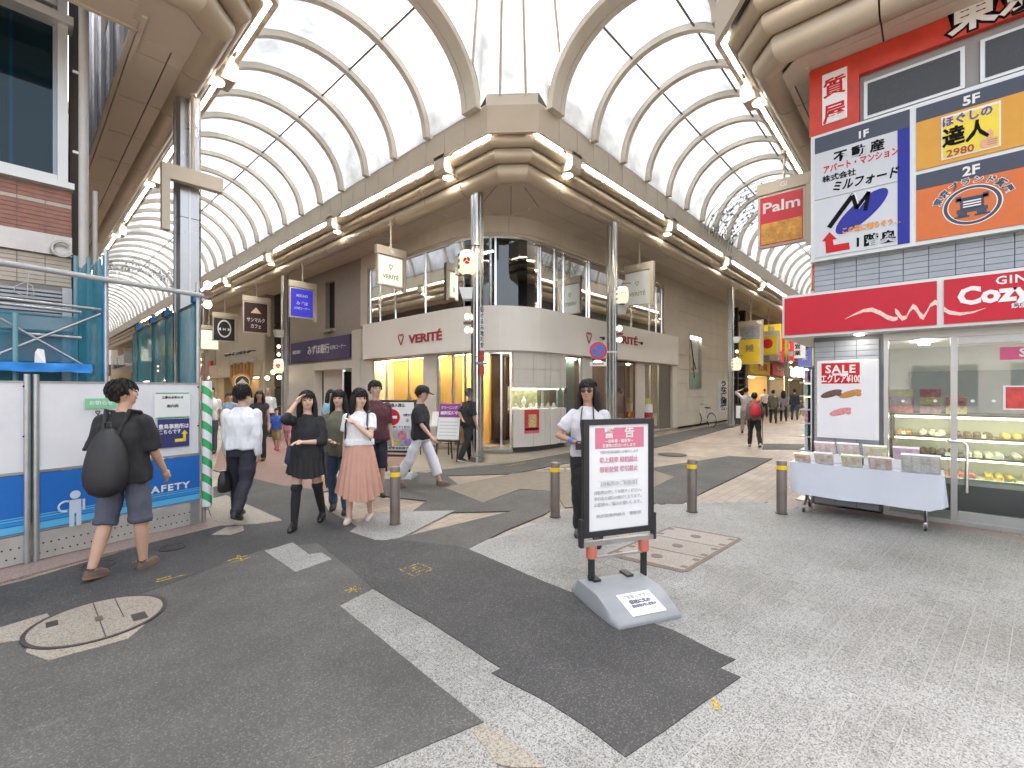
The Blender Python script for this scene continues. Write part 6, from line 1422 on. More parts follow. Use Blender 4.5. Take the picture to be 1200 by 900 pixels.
for yy in (Y0 + .16, Y1 - .16):
    obj('leg', MB().tube([(.26, yy, ZT - .03), (.26, yy, .25), (.2, yy, .14), (.05, yy, .085)], .016, 8).tube([(.26, yy, .25), (.32, yy, .14), (.46, yy, .085)], .016, 8), chrome, tb, 60)
    for xx in (.05, .46):
        cs_ = obj('castor', MB().cyl((xx, yy - .012, .035), (xx, yy + .012, .035), .035, 12), black, tb, 60); obj('fork', MB().box(xx - .012, xx + .012, yy - .02, yy + .02, .04, .09), chrome, cs_)
obj('stretcher', MB().cyl((.26, Y0 + .16, .25), (.26, Y1 - .16, .25), .012, 8), chrome, tb)
swc = [((.62, .45, .12), (.62, .30, .28)), ((.66, .5, .42), (.5, .46, .30)), ((.55, .58, .18), (.6, .4, .3)), ((.50, .28, .22), (.55, .42, .32)), ((.46, .5, .45), (.58, .6, .55)), ((.62, .42, .42), (.6, .55, .4)), ((.60, .35, .38), (.58, .45, .4)), ((.62, .58, .3), (.55, .5, .3)), ((.58, .30, .42), (.5, .36, .46))]
def sweets(y, x, w, h, k, tilt, label, up=0.0):
    t = thing('sweets_box', label, 'sweets box', (7.1 + x, .65 + y,   .012 + ZT + .004 + up), 0, 'boxes of sweets on the cloth-covered table')
    e, p_ = swc[k]; em = M('sweets_edge_%d' % k, tuple(q * .5 + .4 for q in e), .5, 0, .05, 9); pms = [M('sweets_print_%d_%d' % (k, v), tuple(min(.8, q * a_ + b_) for q in c_), .4, 0, .25, 30) for v, (c_, a_, b_) in enumerate(((p_, .6, .4), (e, .9, .2), ((.75, .72, .66), 1, .04), (p_, 1.1, .1)))]
    Mx = Matrix.Rotation(R(-tilt), 4, 'Y')
    def ob(nm, mb, mt_): mb.xf(Mx); return obj(nm, mb, mt_, t)
    tr_ = ob('tray', MB().box(0, .03, -w / 2, w / 2, 0, h), em)
    n_ = 4
    for i in range(n_):
        for j in range(2):
            a = -w / 2 + .015 + (w - .03) * i / n_; ob('sweet', MB().box(-.006, .0, a, a + (w - .03) / n_ - .008, .012 + (h - .03) * j / 2 + .02 * (j == 0), .012 + (h - .03) * (j + 1) / 2 - .006), pms[(i * 3 + j * 2 + k) % 4])
    ob('price_card', MB().box(-.012, -.008, -.05, .035, .0, .042), white)
    ob('support', MB().box(.03, .032, -w / 4, w / 4, 0, h * .9), em)
yl_ = lambda px, X: yx(X, px) - .65
back = [(953, .30, .155, 6, 'leftmost sweets box of the back row on the cloth table'), (998, .30, .16, 5, 'second sweets box from the left of the back row'), (1034, .31, .15, 7, 'cream-yellow sweets box third in the back row'), (1063, .32, .155, 8, 'mauve sweets box at the right of the back row')]
for (px, w, h, k, lb) in back: sweets(yl_({953: 968, 998: 995, 1034: 1026, 1063: 1062}[px], 7.4), .30, w * .76, h * 1.45, k, 46, lb, .11)
for (a_, b_) in ((-.72, -.02), (.0, .7)): tag(obj('display_riser', MB().box(7.1 + .27, 7.1 + .5, .65 + a_, .65 + b_, .012 + ZT + .003, .012 + ZT + .101), white), 'low white riser under the %s half of the back row of sweets boxes' % ('right' if a_ < -.1 else 'left'), 'riser')
frontb = [(944, .20, .10, 0, 'small amber sweets box at the left of the front row'), (975, .22, .13, 1, 'cream sweets box second in the front row'), (1007, .22, .13, 2, 'lime-edged sweets box in the middle of the front row'), (1041, .24, .13, 3, 'brown sweets box fourth in the front row'), (1083, .36, .19, 4, 'widest silver-grey sweets box at the right end of the front row')]
for (px, w, h, k, lb) in frontb: sweets(yl_({944: 942, 975: 967, 1007: 999, 1041: 1032, 1083: 1079}[px], 7.2), .06, w * (.92 if k != 4 else .95), h * 1.6, k, 44, lb)
# ---- no-entry A-board behind the bollard
p = gp(466, 560); v1 = Vector(gp(480, 558)) - Vector(gp(450, 562)); na_ = thing('notice_stand', 'black-framed no-entry notice stand among the pedestrians', 'notice stand', (p[0], p[1], .0), R(-52))
for sx_ in (-.22, .22): obj('upright', MB().box(sx_ - .02, sx_ + .02, -.015, .015, .05, .5), black, na_)
obj('base', MB().rings([[(-.33, y_, 0), (-.33, y_, z_ * .6), (-.3, y_, z_), (.3, y_, z_), (.33, y_, z_ * .6), (.33, y_, 0)] for y_, z_ in ((-.26, .03), (-.18, .09), (0, .12), (.18, .09), (.26, .03))]), gbase, na_, 50)
obj('crossbar', MB().box(-.3, .3, -.02, .02, .40, .44), black, na_)
f_ = obj('frame', MB().box(-.36, .36, -.03, .02, .48, 1.46), black, na_); obj('sheet', MB().box(-.32, .32, -.033, -.0305, .52, 1.42), white, na_)
obj('no_entry_disc', MB().cyl((-.1, -.037, 1.14), (-.1, -.0335, 1.14), .155, 24), red, na_); obj('no_entry_bar', MB().box(-.2, .0, -.04, -.0375, 1.115, 1.165), white, na_)
obj('picture', MB().box(-.3, .3, -.036, -.0335, .60, .92), M('colourful_print', (.40, .42, .45), .5, 0, .5, 6), na_)
for (x_, z_, r_, c_) in ((-.18, .78, .07, (.5, .3, .3)), (.1, .8, .09, (.55, .2, .25)), (.2, .68, .07, (.3, .2, .45)), (-.02, .67, .06, (.6, .45, .1))): obj('picture_flower', MB().cyl((x_, -.0385, z_), (x_, -.0365, z_), r_, 14), M('flower_%d' % int(z_ * 100), c_, .5, 0, .4, 20), na_)
f2 = lambda x, z: Matrix(((1, 0, 0, x), (0, 0, -1, -.036), (0, 1, 0, z), (0, 0, 0, 1)))
text(na_, '車両進入禁止', .07, inkb, f2(-.05, 1.36), bold=.02); text(na_, '12時から', .055, inkb, f2(.2, 1.18), bold=.02, width=.16); text(na_, '止', .07, inkb, f2(.2, 1.08)); text(na_, '自転車も押してください', .055, inkb, f2(0, .95), bold=.02, width=.56); text(na_, '自転車安全利用デー', .05, inkb, f2(0, .56), bold=.02, width=.56)
# ---- purple easel sign and white side table by the shop door
p = gp(523, 541); ez = thing('easel_sign', 'purple and white sign on a dark wooden easel by the jewellery shop door', 'easel sign', (p[0], p[1], .0), R(-60))
eb_ = M('dark_easel_wood', (.05, .03, .025), .5, 0, .2, 8)
for sx_ in (-.26, .26): obj('leg', MB().box(sx_ - .018, sx_ + .018, -.02, .02, 0, 1.0).xf(Matrix.Rotation(R(-12), 4, 'X')), eb_, ez)
obj('leg', MB().cyl((0, .4, 0), (0, .2, .95), .018, 6), eb_, ez); obj('ledge', MB().box(-.3, .3, -.02, .06, .46, .49), eb_, ez)
Rx = Matrix.Translation((0, .08, .5)) @ Matrix.Rotation(R(-14), 4, 'X')
obj('board', MB().box(-.27, .27, -.012, .012, 0, .85).xf(Rx), white, ez); obj('purple_head', MB().box(-.265, .265, -.016, -.0125, .52, .845).xf(Rx), M('purple_print', (.25, .04, .22), .5, 0, .05, 5), ez)
fr_ = lambda x, z: Rx @ Matrix(((1, 0, 0, x), (0, 0, -1, -.018), (0, 1, 0, z), (0, 0, 0, 1)))
text(ez, 'クリーニング', .075, white, fr_(-.02, .75), bold=.02, width=.4); text(ez, '無料受付中', .09, white, fr_(0, .62), bold=.03, width=.44)
for k in range(5): obj('print_line', MB().box(-.22, .22, -.0145, -.0125, .08 + k * .08, .1 + k * .08).xf(Rx), M('pale_grey_print', (.5, .5, .5), .6), ez)
p = gp(511, 532); st_ = thing('side_table', 'small white side table with papers behind the purple easel sign', 'table', (p[0], p[1], 0), R(-50))
obj('table_top', MB().box(-.4, .4, -.25, .25, .72, .75), white, st_)
for sx_ in (-.36, .36):
    for sy_ in (-.2, .2): obj('leg', MB().cyl((sx_, sy_, 0), (sx_, sy_, .72), .015, 8), black, st_)
tag(obj('leaflet_stand', MB().add([(-.12, -.06, 0), (.12, -.06, 0), (.1, .04, .34), (-.1, .04, .34), (-.12, .1, 0), (.12, .1, 0)], [(0, 1, 2, 3), (5, 4, 3, 2), (1, 5, 2), (4, 0, 3)]), white), 'white leaflet stand on the small side table', 'leaflet stand')
COL.objects['leaflet_stand'].location = (p[0], p[1], .751); COL.objects['leaflet_stand'].rotation_euler = (0, 0, R(-50))
# ---- steel columns of the arcade with their fittings
globe = LAMP('globe_lamp', (1, .80, .52), 1.3, False); lant = M('lantern_paper', (.66, .54, .38), .6, 0, .06, 5, emit=.25)
def column(x, y, label, w=.115, smat=None, red_low=False, sp=(-1, 0), lamps=True, box=True):
    t = thing('steel_column', label, 'column', (x, y, 0), 0, 'polished steel columns of the arcade')
    def sec(z0, z1, w_, mt_, nm):
        c_ = w_ * .22; pts = [(-w_ + c_, -w_), (w_ - c_, -w_), (w_, -w_ + c_), (w_, w_ - c_), (w_ - c_, w_), (-w_ + c_, w_), (-w_, w_ - c_), (-w_, -w_ + c_)]
        return obj(nm, MB().prism(pts, z0, z1), mt_, t)
    sec(0, .12, w * 1.12, steel, 'base'); cm = smat or chrome; sec(.12, 2.4, w, cm, 'shaft'); sec(2.41, 4.3, w, cm, 'shaft'); sec(4.31, SOF + .02, w, cm, 'shaft'); sec(2.4, 2.41, w * .96, joint, 'joint_ring'); sec(4.3, 4.31, w * .96, joint, 'joint_ring')
    obj('bead', MB().box(-.012, .012, -w - .012, -w, .12, SOF).box(-w - .012, -w, -.012, .012, .12, SOF), steel, t)
    sx_, sy_ = sp
    if box: obj('speaker_box', MB().add([(-.3, -.14, 3.98), (.02, -.14, 3.98), (.0, -.14, 3.72), (-.22, -.14, 3.72), (-.3, .14, 3.98), (.02, .14, 3.98), (.0, .14, 3.72), (-.22, .14, 3.72)], [(0, 1, 5, 4), (3, 2, 1, 0), (2, 3, 7, 6), (4, 5, 6, 7), (0, 4, 7, 3), (1, 2, 6, 5)]).xf(Matrix.Translation((sx_ * w, sy_ * w, 0)) @ Matrix.Rotation(math.atan2(-sy_, -sx_), 4, 'Z')), alu_w, t)
    if lamps:
        hx_, hy_ = sx_ * (w + .12), sy_ * (w + .12)
        obj('lamp_arm', MB().box(hx_ - .06, hx_ + .06, hy_ - .06, hy_ + .06, 3.15, 3.22).cyl((sx_ * w, sy_ * w, 3.185), (hx_, hy_, 3.185), .02, 6), M('brown_bracket', (.16, .1, .08), .5), t)
        for z in (3.03, 3.34): obj('globe', MB().ball((hx_, hy_, z), .06, .06, .07, 12, 8), globe, t, 70)
    return t
column(7.20, 7.68, 'steel column in front of the jewellery shop corner with red lower part', sp=(-.7, .7)); column(11.05, 6.42, 'steel column in front of the jewellery shop carrying the no-parking sign', sp=(.8, -.6)); column(7.2, 18.7, 'steel column beside the bank on the left-hand street', sp=(-1, 0))
column(21.4, 6.5, 'steel column by the louvre building on the right-hand street', sp=(.2, -1)); column(1.84, 8.6, 'tall near steel column rising behind the hoarding', w=.155, sp=(1, 0), box=False, smat=M('satin_steel', (.42, .42, .42), .3, .9, .1, 4))
column(7.2, 29.7, 'steel column past the cafe on the left-hand street'); column(32, 6.5, 'distant steel column on the right-hand street', sp=(0, -1)); column(7.2, 40.7, 'far steel column deep in the left-hand street')
cr_ = COL.objects['steel_column']; obj('red_wrap', MB().box(-.126, .126, -.126, .126, .12, 3.3), M('red_wrap', (.26, .05, .05), .3, .3, .2, 3), cr_) if False else None
# vertical plate on the first column
c1 = (7.20, 7.68)
vp = thing('column_plaque', 'vertical white plaque with black lettering on the corner column', 'plaque', (c1[0] - .0, c1[1] - .14, 2.55))
obj('plate', MB().box(-.06, .06, -.015, .0, 0, 1.0), white, vp)
for k, ch in enumerate('街ぐるみ地域安全'[:7]): text(vp, ch, .13, inkb, Matrix(((.8, 0, 0, 0), (0, 0, -1, -.0165), (0, 1, 0, .92 - k * .135), (0, 0, 0, 1))), bold=.02)
obj('strap', MB().box(-.16, .16, -.02, .0, -.32, -.27), M('blue_strap', (.15, .3, .42), .5), vp); obj('red_tape', MB().box(-.075, .075, -.014, .0, -.25, -.02), M('red_tape', (.4, .06, .06), .5, 0, .2, 9), vp); obj('red_tape', MB().box(-.075, .075, -.014, .0, -.56, -.34), M('red_tape', (.4, .06, .06)), vp)
# no-parking sign
q = (10.62, 6.32); zc = ony(6.32, 701, 411)[2]
npk = thing('no_parking_sign', 'round blue and red no-parking sign on the steel column', 'road sign', (xy(6.3, 701), 6.3, zc)); ang = R(-47)
npk.rotation_euler = (0, 0, ang)
for (r_, m_, y_) in ((.235, white, 0), (.228, M('sign_red', (.55, .02, .06), .4), -.004), (.165, M('sign_blue', (.03, .16, .5), .4), -.008)): obj('disc', MB().cyl((0, y_, 0), (0, y_ - .004, 0), r_, 28), m_, npk)
obj('bar', MB().box(-.20, .20, -.0165, -.0125, -.022, .022).xf(Matrix.Rotation(R(45), 4, 'Y')), M('sign_red', (.55, .02, .06)), npk); obj('sub_plate', MB().box(-.21, .21, -.01, 0, -.40, -.29), white, npk); obj('sub_arrow', MB().box(-.15, .15, -.0125, -.0105, -.36, -.33), M('sign_red', (.55, .02, .06)), npk); obj('bracket', MB().box(-.02, .5, .0, .02, -.05, -.01), steel, npk)
# ---- lanterns
def lantern(x, y, z, label, rot_, mark='crest', s=1.0):
    t = thing('paper_lantern', label, 'lantern', (x, y, z), rot_, 'festival paper lanterns on the columns')
    prof = [(.10, -.30), (.13, -.285), (.19, -.24), (.215, -.15), (.22, 0), (.215, .15), (.19, .24), (.13, .285), (.10, .30)]
    obj('shade', MB().rings([[(r_ * s * math.cos(k * .3927), r_ * s * math.sin(k * .3927), z_ * s) for k in range(16)] for r_, z_ in prof]), lant, t, 50)
    for z_ in (-.30, .30): obj('rim', MB().cyl((0, 0, z_ * s - .02), (0, 0, z_ * s + .02), .105 * s, 14), black, t)
    obj('hanger', MB().cyl((0, 0, .3 * s), (0, 0, .42 * s), .01, 6).cyl((0, 0, .42 * s), (.3 * s, 0, .42 * s), .012, 6), black, t)
    if mark == 'crest':
        for k in range(3):
            a = R(120 * k + 20); mb = MB()
            pts = [(.045 * math.cos(a + w_) * (1 + w_ * .5), .045 * math.sin(a + w_) * (1 + w_ * .5)) for w_ in (0, .5, 1, 1.5)]
            rs = [[(x_ , -.222 * s - .0 + (x_ * x_) * 2, z_ + e) for e in (-.028 + .006 * i, .028 - .006 * i)] for i, (x_, z_) in enumerate(pts)]
            mb.ball((pts[0][0], -.221 * s, pts[0][1]), .036, .006, .036, 10, 6).ball((pts[1][0], -.219 * s, pts[1][1]), .028, .006, .028, 8, 6).ball((pts[2][0], -.216 * s, pts[2][1]), .018, .006, .018, 8, 6)
            obj('crest', mb, red, t)
    else: obj('crest', MB().tube([(-.07, -.225 * s, .06), (0, -.228 * s, -.1), (.07, -.225 * s, .06), (0, -.228 * s, .03), (-.07, -.225 * s, .06)], .008, 5), M('brown_print', (.3, .15, .08), .5), t)
    for k, ch in enumerate('中央会'): text(t, ch, .11 * s, inkb, Matrix.Rotation(R(-62), 4, 'Z') @ Matrix(((1, 0, 0, 0), (0, 0, -1, -.226 * s), (0, 1, 0, .14 - k * .13), (0, 0, 0, 1))), bold=.02)
    return t
q = onx(6.95, 548, 308); lantern(6.9, yx(6.9, 548), onx(6.9, 548, 308)[2], 'paper lantern with red crest on the corner column', R(-47), s=.92)
q = ony(6.15, 729, 346); lantern(q[0], 6.15, q[2], 'amber paper lantern with shield mark on the no-parking column', R(-50), 'shield', .78)
q = onx(7.0, 327, 429); lantern(7.0, q[1], q[2], 'paper lantern with red crest beside the bank column', R(-30), s=.95)
q = ony(6.2, 863, 427); lantern(q[0], 6.2, q[2], 'amber paper lantern on the column by the louvre building', R(-60), 'shield', .9)
# ---- hanging signs of the shops
def hang_sign(axis, x, y, zt_, label, panel, w=.92, h=1.05, txts=(), hdr=None, bar=True):
    bx0 = w / 2 - .10 if panel is not None else -w / 2
    t = thing('hanging_sign', label, 'hanging sign', (x, y, zt_ - h), 0 if axis == 'y' else R(-90), 'illuminated signs hung from the arcade canopies')
    obj('rod', MB().cyl((0, 0, h + .0), (0, 0, SOF - (zt_ - h) + .01), .025, 8).cyl((0, 0, SOF - (zt_ - h) - .06), (0, 0, SOF - (zt_ - h) + .01), .05, 8), beige, t, 50)
    obj('header', MB().box(-w / 2, w / 2, -.06, .06, h - .22, h), beige, t)
    if bar: obj('side_bar', MB().box(bx0, bx0 + .1, -.055, .055, -.08, h - .221), beige, t)
    if panel is not None:
        f_ = obj('panel_frame', MB().box(-w / 2 + .02, w / 2 - .105, -.05, .05, 0, h - .24), beige_d, t); obj('panel', MB().box(-w / 2 + .06, w / 2 - .145, -.056, -.0505, .04, h - .28), panel, t)
    if hdr: text(t, hdr, .13, white, Matrix(((1, 0, 0, 0), (0, 0, -1, -.063), (0, 1, 0, h - .11), (0, 0, 0, 1))), bold=.02)
    for (s_, sz, m_, dx, dz, w_) in txts: text(t, s_, sz, m_, Matrix(((1, 0, 0, -.04 + dx), (0, 0, -1, -.059), (0, 1, 0, (h - .24) / 2 + dz), (0, 0, 0, 1))), bold=.02, width=w_)
    return t
mintp = M('pale_mint_panel', (.52, .56, .42), .4, 0, .04, 2, emit=.25); greyp = M('silver_panel', (.42, .43, .40), .4, 0, .04, 2, emit=.06); dgold = M('olive_lettering', (.2, .18, .08), .5); brownp = M('coffee_panel', (.045, .02, .016), .4, 0, .05, 2); mizp = M('bank_blue', (.02, .02, .26), .4, 0, .04, 2, emit=.25)
hang_sign('y', 6.92, 10.8, 5.50, 'pale mint VERITÉ hanging sign over the left-hand street', mintp, txts=(('VERITÉ', .16, dgold, 0, -.16, .5), ('♡', .2, dgold, 0, .1, None)), hdr='Gi')
hang_sign('y', 7.0, 16.6, 5.52, 'deep blue bank hanging sign', mizp, .98, 1.3, (('MIZUHO', .13, white, 0, .25, .4), ('みずほ', .14, white, 0, -.02, None), ('ATMコーナー', .11, white, 0, -.2, .55)))
hang_sign('y', 7.0, 21.2, 5.62, 'dark brown cafe hanging sign with white roof emblem', brownp, 1.1, 1.55, (('サンマルク', .2, white, 0, -.12, .7), ('カフェ', .2, white, 0, -.38, .4), ('▲', .3, M('emblem_cream', (.7, .55, .35), .5), 0, .28, .42)))
hang_sign('y', 7.05, 25.7, 5.45, 'black hanging sign with white ring emblem', black, 1.1, 1.4, (('◯', .62, white, 0, 0, .6), ('◀ M ▶', .16, white, 0, 0, .62)))
hang_sign('y', 7.05, 28.4, 5.1, 'cream blank hanging sign nearest the hoarding', mintp, 1.1, 1.3, (('ーーーー', .1, dgold, 0, 0, .5),))
for k, (y_, z_) in enumerate(((33, 5.3), (37, 5.2), (41.5, 5.3), (46, 5.2), (52, 5.3))): hang_sign('y', 7.05, y_, z_, 'small distant cream hanging sign, number %s of the far row on the left-hand street' % ['one', 'two', 'three', 'four', 'five'][k] if False else ['cream hanging sign just behind the nearest cream one', 'middle distant hanging sign with yellow face', 'distant pale hanging sign past the yellow one', 'very distant cream hanging sign', 'farthest hanging sign on the left-hand street'][k], [mintp, yel, signw, mintp, signw][k], 1.1, 1.3)
hang_sign('x', 12.9, 6.55, 5.50, 'silver VERITÉ hanging sign over the right-hand street', greyp, .95, 1.25, (('VERITÉ', .16, dgold, 0, -.18, .55), ('♡', .2, dgold, 0, .12, None)), hdr='G')
sgn = hang_sign('x', 25.2, 6.7, 5.15, 'tall grey and yellow restaurant hanging sign on the right-hand street', yel, 1.15, 2.2, (('鰻', .4, dgold, 0, -.2, None),)); obj('upper_panel', MB().box(-.5, .42, -.058, -.0565, 1.25, 1.92), M('grey_print_panel', (.25, .25, .26), .5, 0, .3, 6), sgn)
sgn = hang_sign('x', 28.7, 6.7, 4.95, 'yellow hanging sign with red round mark on the right-hand street', yel, 1.1, 1.35); obj('red_disc', MB().cyl((-.05, -.06, .65), (-.05, -.064, .65), .27, 20), red, sgn)
pal = M('palm_red', (.56, .014, .03), .4, 0, .05, 2)
sgn = hang_sign('x', 9.9, 2.05, 5.66, 'red Palm hanging sign under the right canopy', pal, .92, 1.25, (('Palm', .28, white, 0, .24, .62),), 'Gi'); obj('lower_print', MB().box(-.38, .3, -.0585, -.0565, .06, .46), M('orange_magenta_print', (.62, .30, .05), .5, 0, .45, 9), sgn)
sgn = hang_sign('x', 15.2, 2.05, 5.66, 'second red Palm hanging sign half hidden by the orange sign boards', pal, .92, 1.25, (('Palm', .28, white, 0, .24, .62),), 'Gi'); obj('lower_print', MB().box(-.38, .3, -.0585, -.0565, .06, .46), M('orange_magenta_print', (.55, .22, .08)), sgn)
hang_sign('y', xy(8.3, 226), 8.3, ony(8.3, 200, 193)[2], 'empty cream sign bracket beside the tall near column', None, .78, .9)
# ---- hanging wire decorations under the vaults
leafm = M('tinsel_leaf', (.24, .25, .24), .4, .5, .3, 9)
def decoration(axis, a, c_, hw, z0, rise, label):
    t = thing('hanging_decoration', label, 'decoration', (c_, a, z0) if axis == 'y' else (a, c_, z0))
    P = lambda w, d, h: (w, d, h) if axis == 'y' else (d, w, h)
    rnd = random.Random(int(a))
    for k in range(11):
        d_ = (k - 5) * .28; obj('wire', MB().tube([P(hw * .98 * math.cos(R(180 - q)), d_, rise * math.sin(R(q)) - .02 * k) for q in range(0, 181, 15)], .012, 4), leafm, t)
    mb = MB()
    for k in range(300):
        q = rnd.uniform(15, 165); d_ = rnd.uniform(-1.4, 1.4); w, h = hw * .98 * math.cos(R(q)), rise * math.sin(R(q)) - rnd.uniform(0, .3); s_ = .05
        mb.add([P(w, d_, h), P(w + s_ * rnd.uniform(.2, 1), d_ + rnd.uniform(-.1, .1), h - s_), P(w + rnd.uniform(-.05, .05), d_, h - 2.2 * s_), P(w - s_ * rnd.uniform(.2, 1), d_, h - s_)], [(0, 1, 2, 3)])
    tag(obj('tinsel_leaves', mb, leafm, t), kind='stuff')
decoration('x', 17.5, 4.095, 1.68, 7.2, 1.1, 'wire arch of dark tinsel leaves under the right-hand vault'); decoration('y', 31.0, 4.44, 1.98, 7.2, 1.15, 'wire arch of dark tinsel leaves far up the left-hand vault')
# ---- bicycles
def bicycle(x, y, rz, label, fcol, basket=True):
    t = thing('bicycle', label, 'bicycle', (x, y, 0), rz, 'parked bicycles'); fm_ = M('bike_%d' % int(fcol[0] * 1000), fcol, .4, .2, .05, 5)
    for sx_ in (-.52, .52):
        w_ = obj('wheel', MB().tube([(sx_ + .31 * math.cos(a), 0, .32 + .31 * math.sin(a)) for a in [2 * math.pi * k / 20 for k in range(21)]], .018, 6), black, t)
        sp_ = MB()
        for k in range(10): sp_.cyl((sx_, 0, .32), (sx_ + .3 * math.cos(k * .628), 0, .32 + .3 * math.sin(k * .628)), .0025, 3)
        obj('spokes', sp_, steel, w_)
    obj('frame', MB().tube([(-.52, 0, .32), (-.05, 0, .3), (-.18, 0, .78)], .016, 6).tube([(-.05, 0, .3), (.3, 0, .62), (.36, 0, .85)], .02, 6).tube([(.38, 0, .9), (.42, 0, .6), (.52, 0, .32)], .016, 6).tube([(-.52, 0, .32), (-.16, 0, .68)], .012, 6), fm_, t, 60)
    obj('saddle', MB().rings([[(-.32, -.09, .83), (-.32, .09, .83), (-.32, .07, .88), (-.32, -.07, .88)], [(-.18, -.06, .84), (-.18, .06, .84), (-.18, .04, .88), (-.18, -.04, .88)], [(-.05, -.02, .84), (-.05, .02, .84), (-.05, .015, .87), (-.05, -.015, .87)]]), black, t, 50)
    obj('handlebar', MB().tube([(.2, -.27, .98), (.34, -.2, 1.0), (.38, 0, .97), (.34, .2, 1.0), (.2, .27, .98)], .013, 6), chrome, t)
    obj('mudguard', MB().tube([(-.52 + .35 * math.cos(R(a)), 0, .32 + .35 * math.sin(R(a))) for a in range(20, 190, 20)], .02, 4), fm_, t); obj('chain_guard', MB().box(-.4, .05, .03, .045, .27, .36), fm_, t); obj('stand', MB().cyl((-.45, .05, .3), (-.58, .14, .01), .01, 5), steel, t)
    if basket:
        bk_ = MB()
        for k in range(5): bk_.tube([(.48, -.16, .72 + k * .06), (.76, -.18, .72 + k * .06), (.76, .18, .72 + k * .06), (.48, .16, .72 + k * .06), (.48, -.16, .72 + k * .06)], .006, 4)
        for k in range(6): bk_.cyl((.76, -.17 + k * .068, .72), (.76, -.17 + k * .068, .96), .005, 4)
        obj('basket', bk_, chrome, t)
q = gp(828, 500); bicycle(q[0], q[1] + .1, R(55), 'white bicycle with wire basket by the beige stone wall', (.6, .6, .58))
for (px, py, rz, lb, c_) in ((335, 505, 70, 'dark bicycle behind the child in blue', (.05, .05, .06)), (352, 503, 60, 'silver bicycle behind the woman in black', (.4, .4, .41)), (372, 500, 75, 'dark red bicycle near the bank lobby', (.2, .03, .03)), (939, 487, 20, 'dark bicycle far up the right-hand street', (.06, .06, .07)), (300, 503, 65, 'blue bicycle beyond the man in the white shirt', (.05, .1, .25))):
    q = gp(px, py); bicycle(q[0], q[1], R(rz), lb, c_)
# ---- banners and small boards up the right-hand street
q = gp(848, 496); nb2 = thing('banner_flag', 'white vertical banner reading うなぎ蒲焼 by the louvre building', 'banner', (q[0], q[1], 0), R(-70))
obj('pole', MB().cyl((.33, 0, 0), (.33, 0, 2.2), .015, 8), white, nb2); obj('base', MB().rings([[(.33 + r_ * math.cos(k * .785), r_ * math.sin(k * .785), z_) for k in range(8)] for r_, z_ in ((.24, 0), (.2, .06), (.05, .1))]), white, nb2)
obj('cloth', wavy(-.3, .32, .55, 2.15, 0, .03, 8, 10), white, nb2, 60)
for k, ch in enumerate('うなぎ蒲焼'): text(nb2, ch, .3, inkb, Matrix(((1, 0, 0, 0), (0, 0, -1, -.045), (0, 1, 0, 1.95 - k * .29), (0, 0, 0, 1))), bold=.03)
q = gp(868, 497); ab = thing('menu_board', 'black A-frame menu board beside the eel banner', 'menu board', (q[0], q[1], 0), R(-75))
for sg_ in (-1, 1): obj('leaf', MB().box(-.25, .25, -.015, .015, 0, 1.0).xf(Matrix.Translation((0, sg_ * .22, 0)) @ Matrix.Rotation(R(sg_ * 12), 4, 'X')), black, ab)
obj('menu', MB().box(-.2, .2, -.018, -.016, .3, .9).xf(Matrix.Translation((0, -.22, 0)) @ Matrix.Rotation(R(-12), 4, 'X')), white, ab)
q = ony(FY - .3, 760, 500); eb2 = thing('drink_cooler', 'small white and red striped cylinder stand outside the jewellery shop glass', 'stand', (xy(FY - .35, 760), FY - .35, 0))
obj('body', MB().cyl((0, 0, 0), (0, 0, 1.15), .14, 14), white, eb2, 50); obj('red_band', MB().cyl((0, 0, .62), (0, 0, .85), .143, 14), redl, eb2, 50); obj('top', MB().cyl((0, 0, 1.15), (0, 0, 1.35), .09, 12), M('lime_top', (.5, .5, .1), .5), eb2, 50)
# ================================================================ people
skin = M('skin', (.50, .31, .215), .5, 0, .06, 9); skin2 = M('skin_tan', (.42, .245, .16), .5, 0, .06, 9)
hairm = M('black_hair', (.016, .013, .012), .62, 0, .5, 60, .6, 220, spec=.25); eyew = M('eye_dark', (.02, .015, .012), .3); lipm = M('lip', (.36, .13, .11), .45, 0, 0); browm = M('brow', (.03, .022, .02), .7, 0, 0)
def C(name, col, rough=.8, var=.12): return M('cloth_' + name, col, rough, 0, var, 7, .25, 160)
def remesh(mb, name, mat, vox, fold=0.0, fscale=(9, 9, 4), smooth_it=2, seed=0):
    """fuses overlapping closed shapes into one skin and creases it"""
    me = mb.mesh(name); o = bpy.data.objects.new(name, me); COL.objects.link(o)
    md = o.modifiers.new('r', 'REMESH'); md.mode = 'VOXEL'; md.voxel_size = vox; md.adaptivity = 0
    sm_ = o.modifiers.new('s', 'SMOOTH'); sm_.factor = .5; sm_.iterations = smooth_it
    dg = bpy.context.evaluated_depsgraph_get(); ev = o.evaluated_get(dg); out = bpy.data.meshes.new_from_object(ev)
    bpy.data.objects.remove(o); bpy.data.meshes.remove(me)
    if fold:
        no = [v.normal.copy() for v in out.vertices]
        for v, n_ in zip(out.vertices, no):
            p = v.co; q = Vector((p.x * fscale[0] + seed, p.y * fscale[1], p.z * fscale[2]))
            k = noise.noise(q) + .5 * noise.noise(q * 2.3)
            v.co = p + n_ * (fold * (k + .35))
    out.materials.clear(); out.materials.append(mat)
    out.polygons.foreach_set('use_smooth', [True] * len(out.polygons)); out.update()
    out.name = name
    return out
def limb(mb, pts, rs, n=10):
    """a tapered limb with rounded joints"""
    P = [Vector(p) for p in pts]
    for i in range(len(P) - 1):
        a, b = P[i], P[i + 1]; mb.tube([a, a.lerp(b, .5), b], [rs[i], (rs[i] + rs[i + 1]) / 2, rs[i + 1]], n)
    for p, r in zip(P, rs): mb.ball(p, r, n=n, m=6)
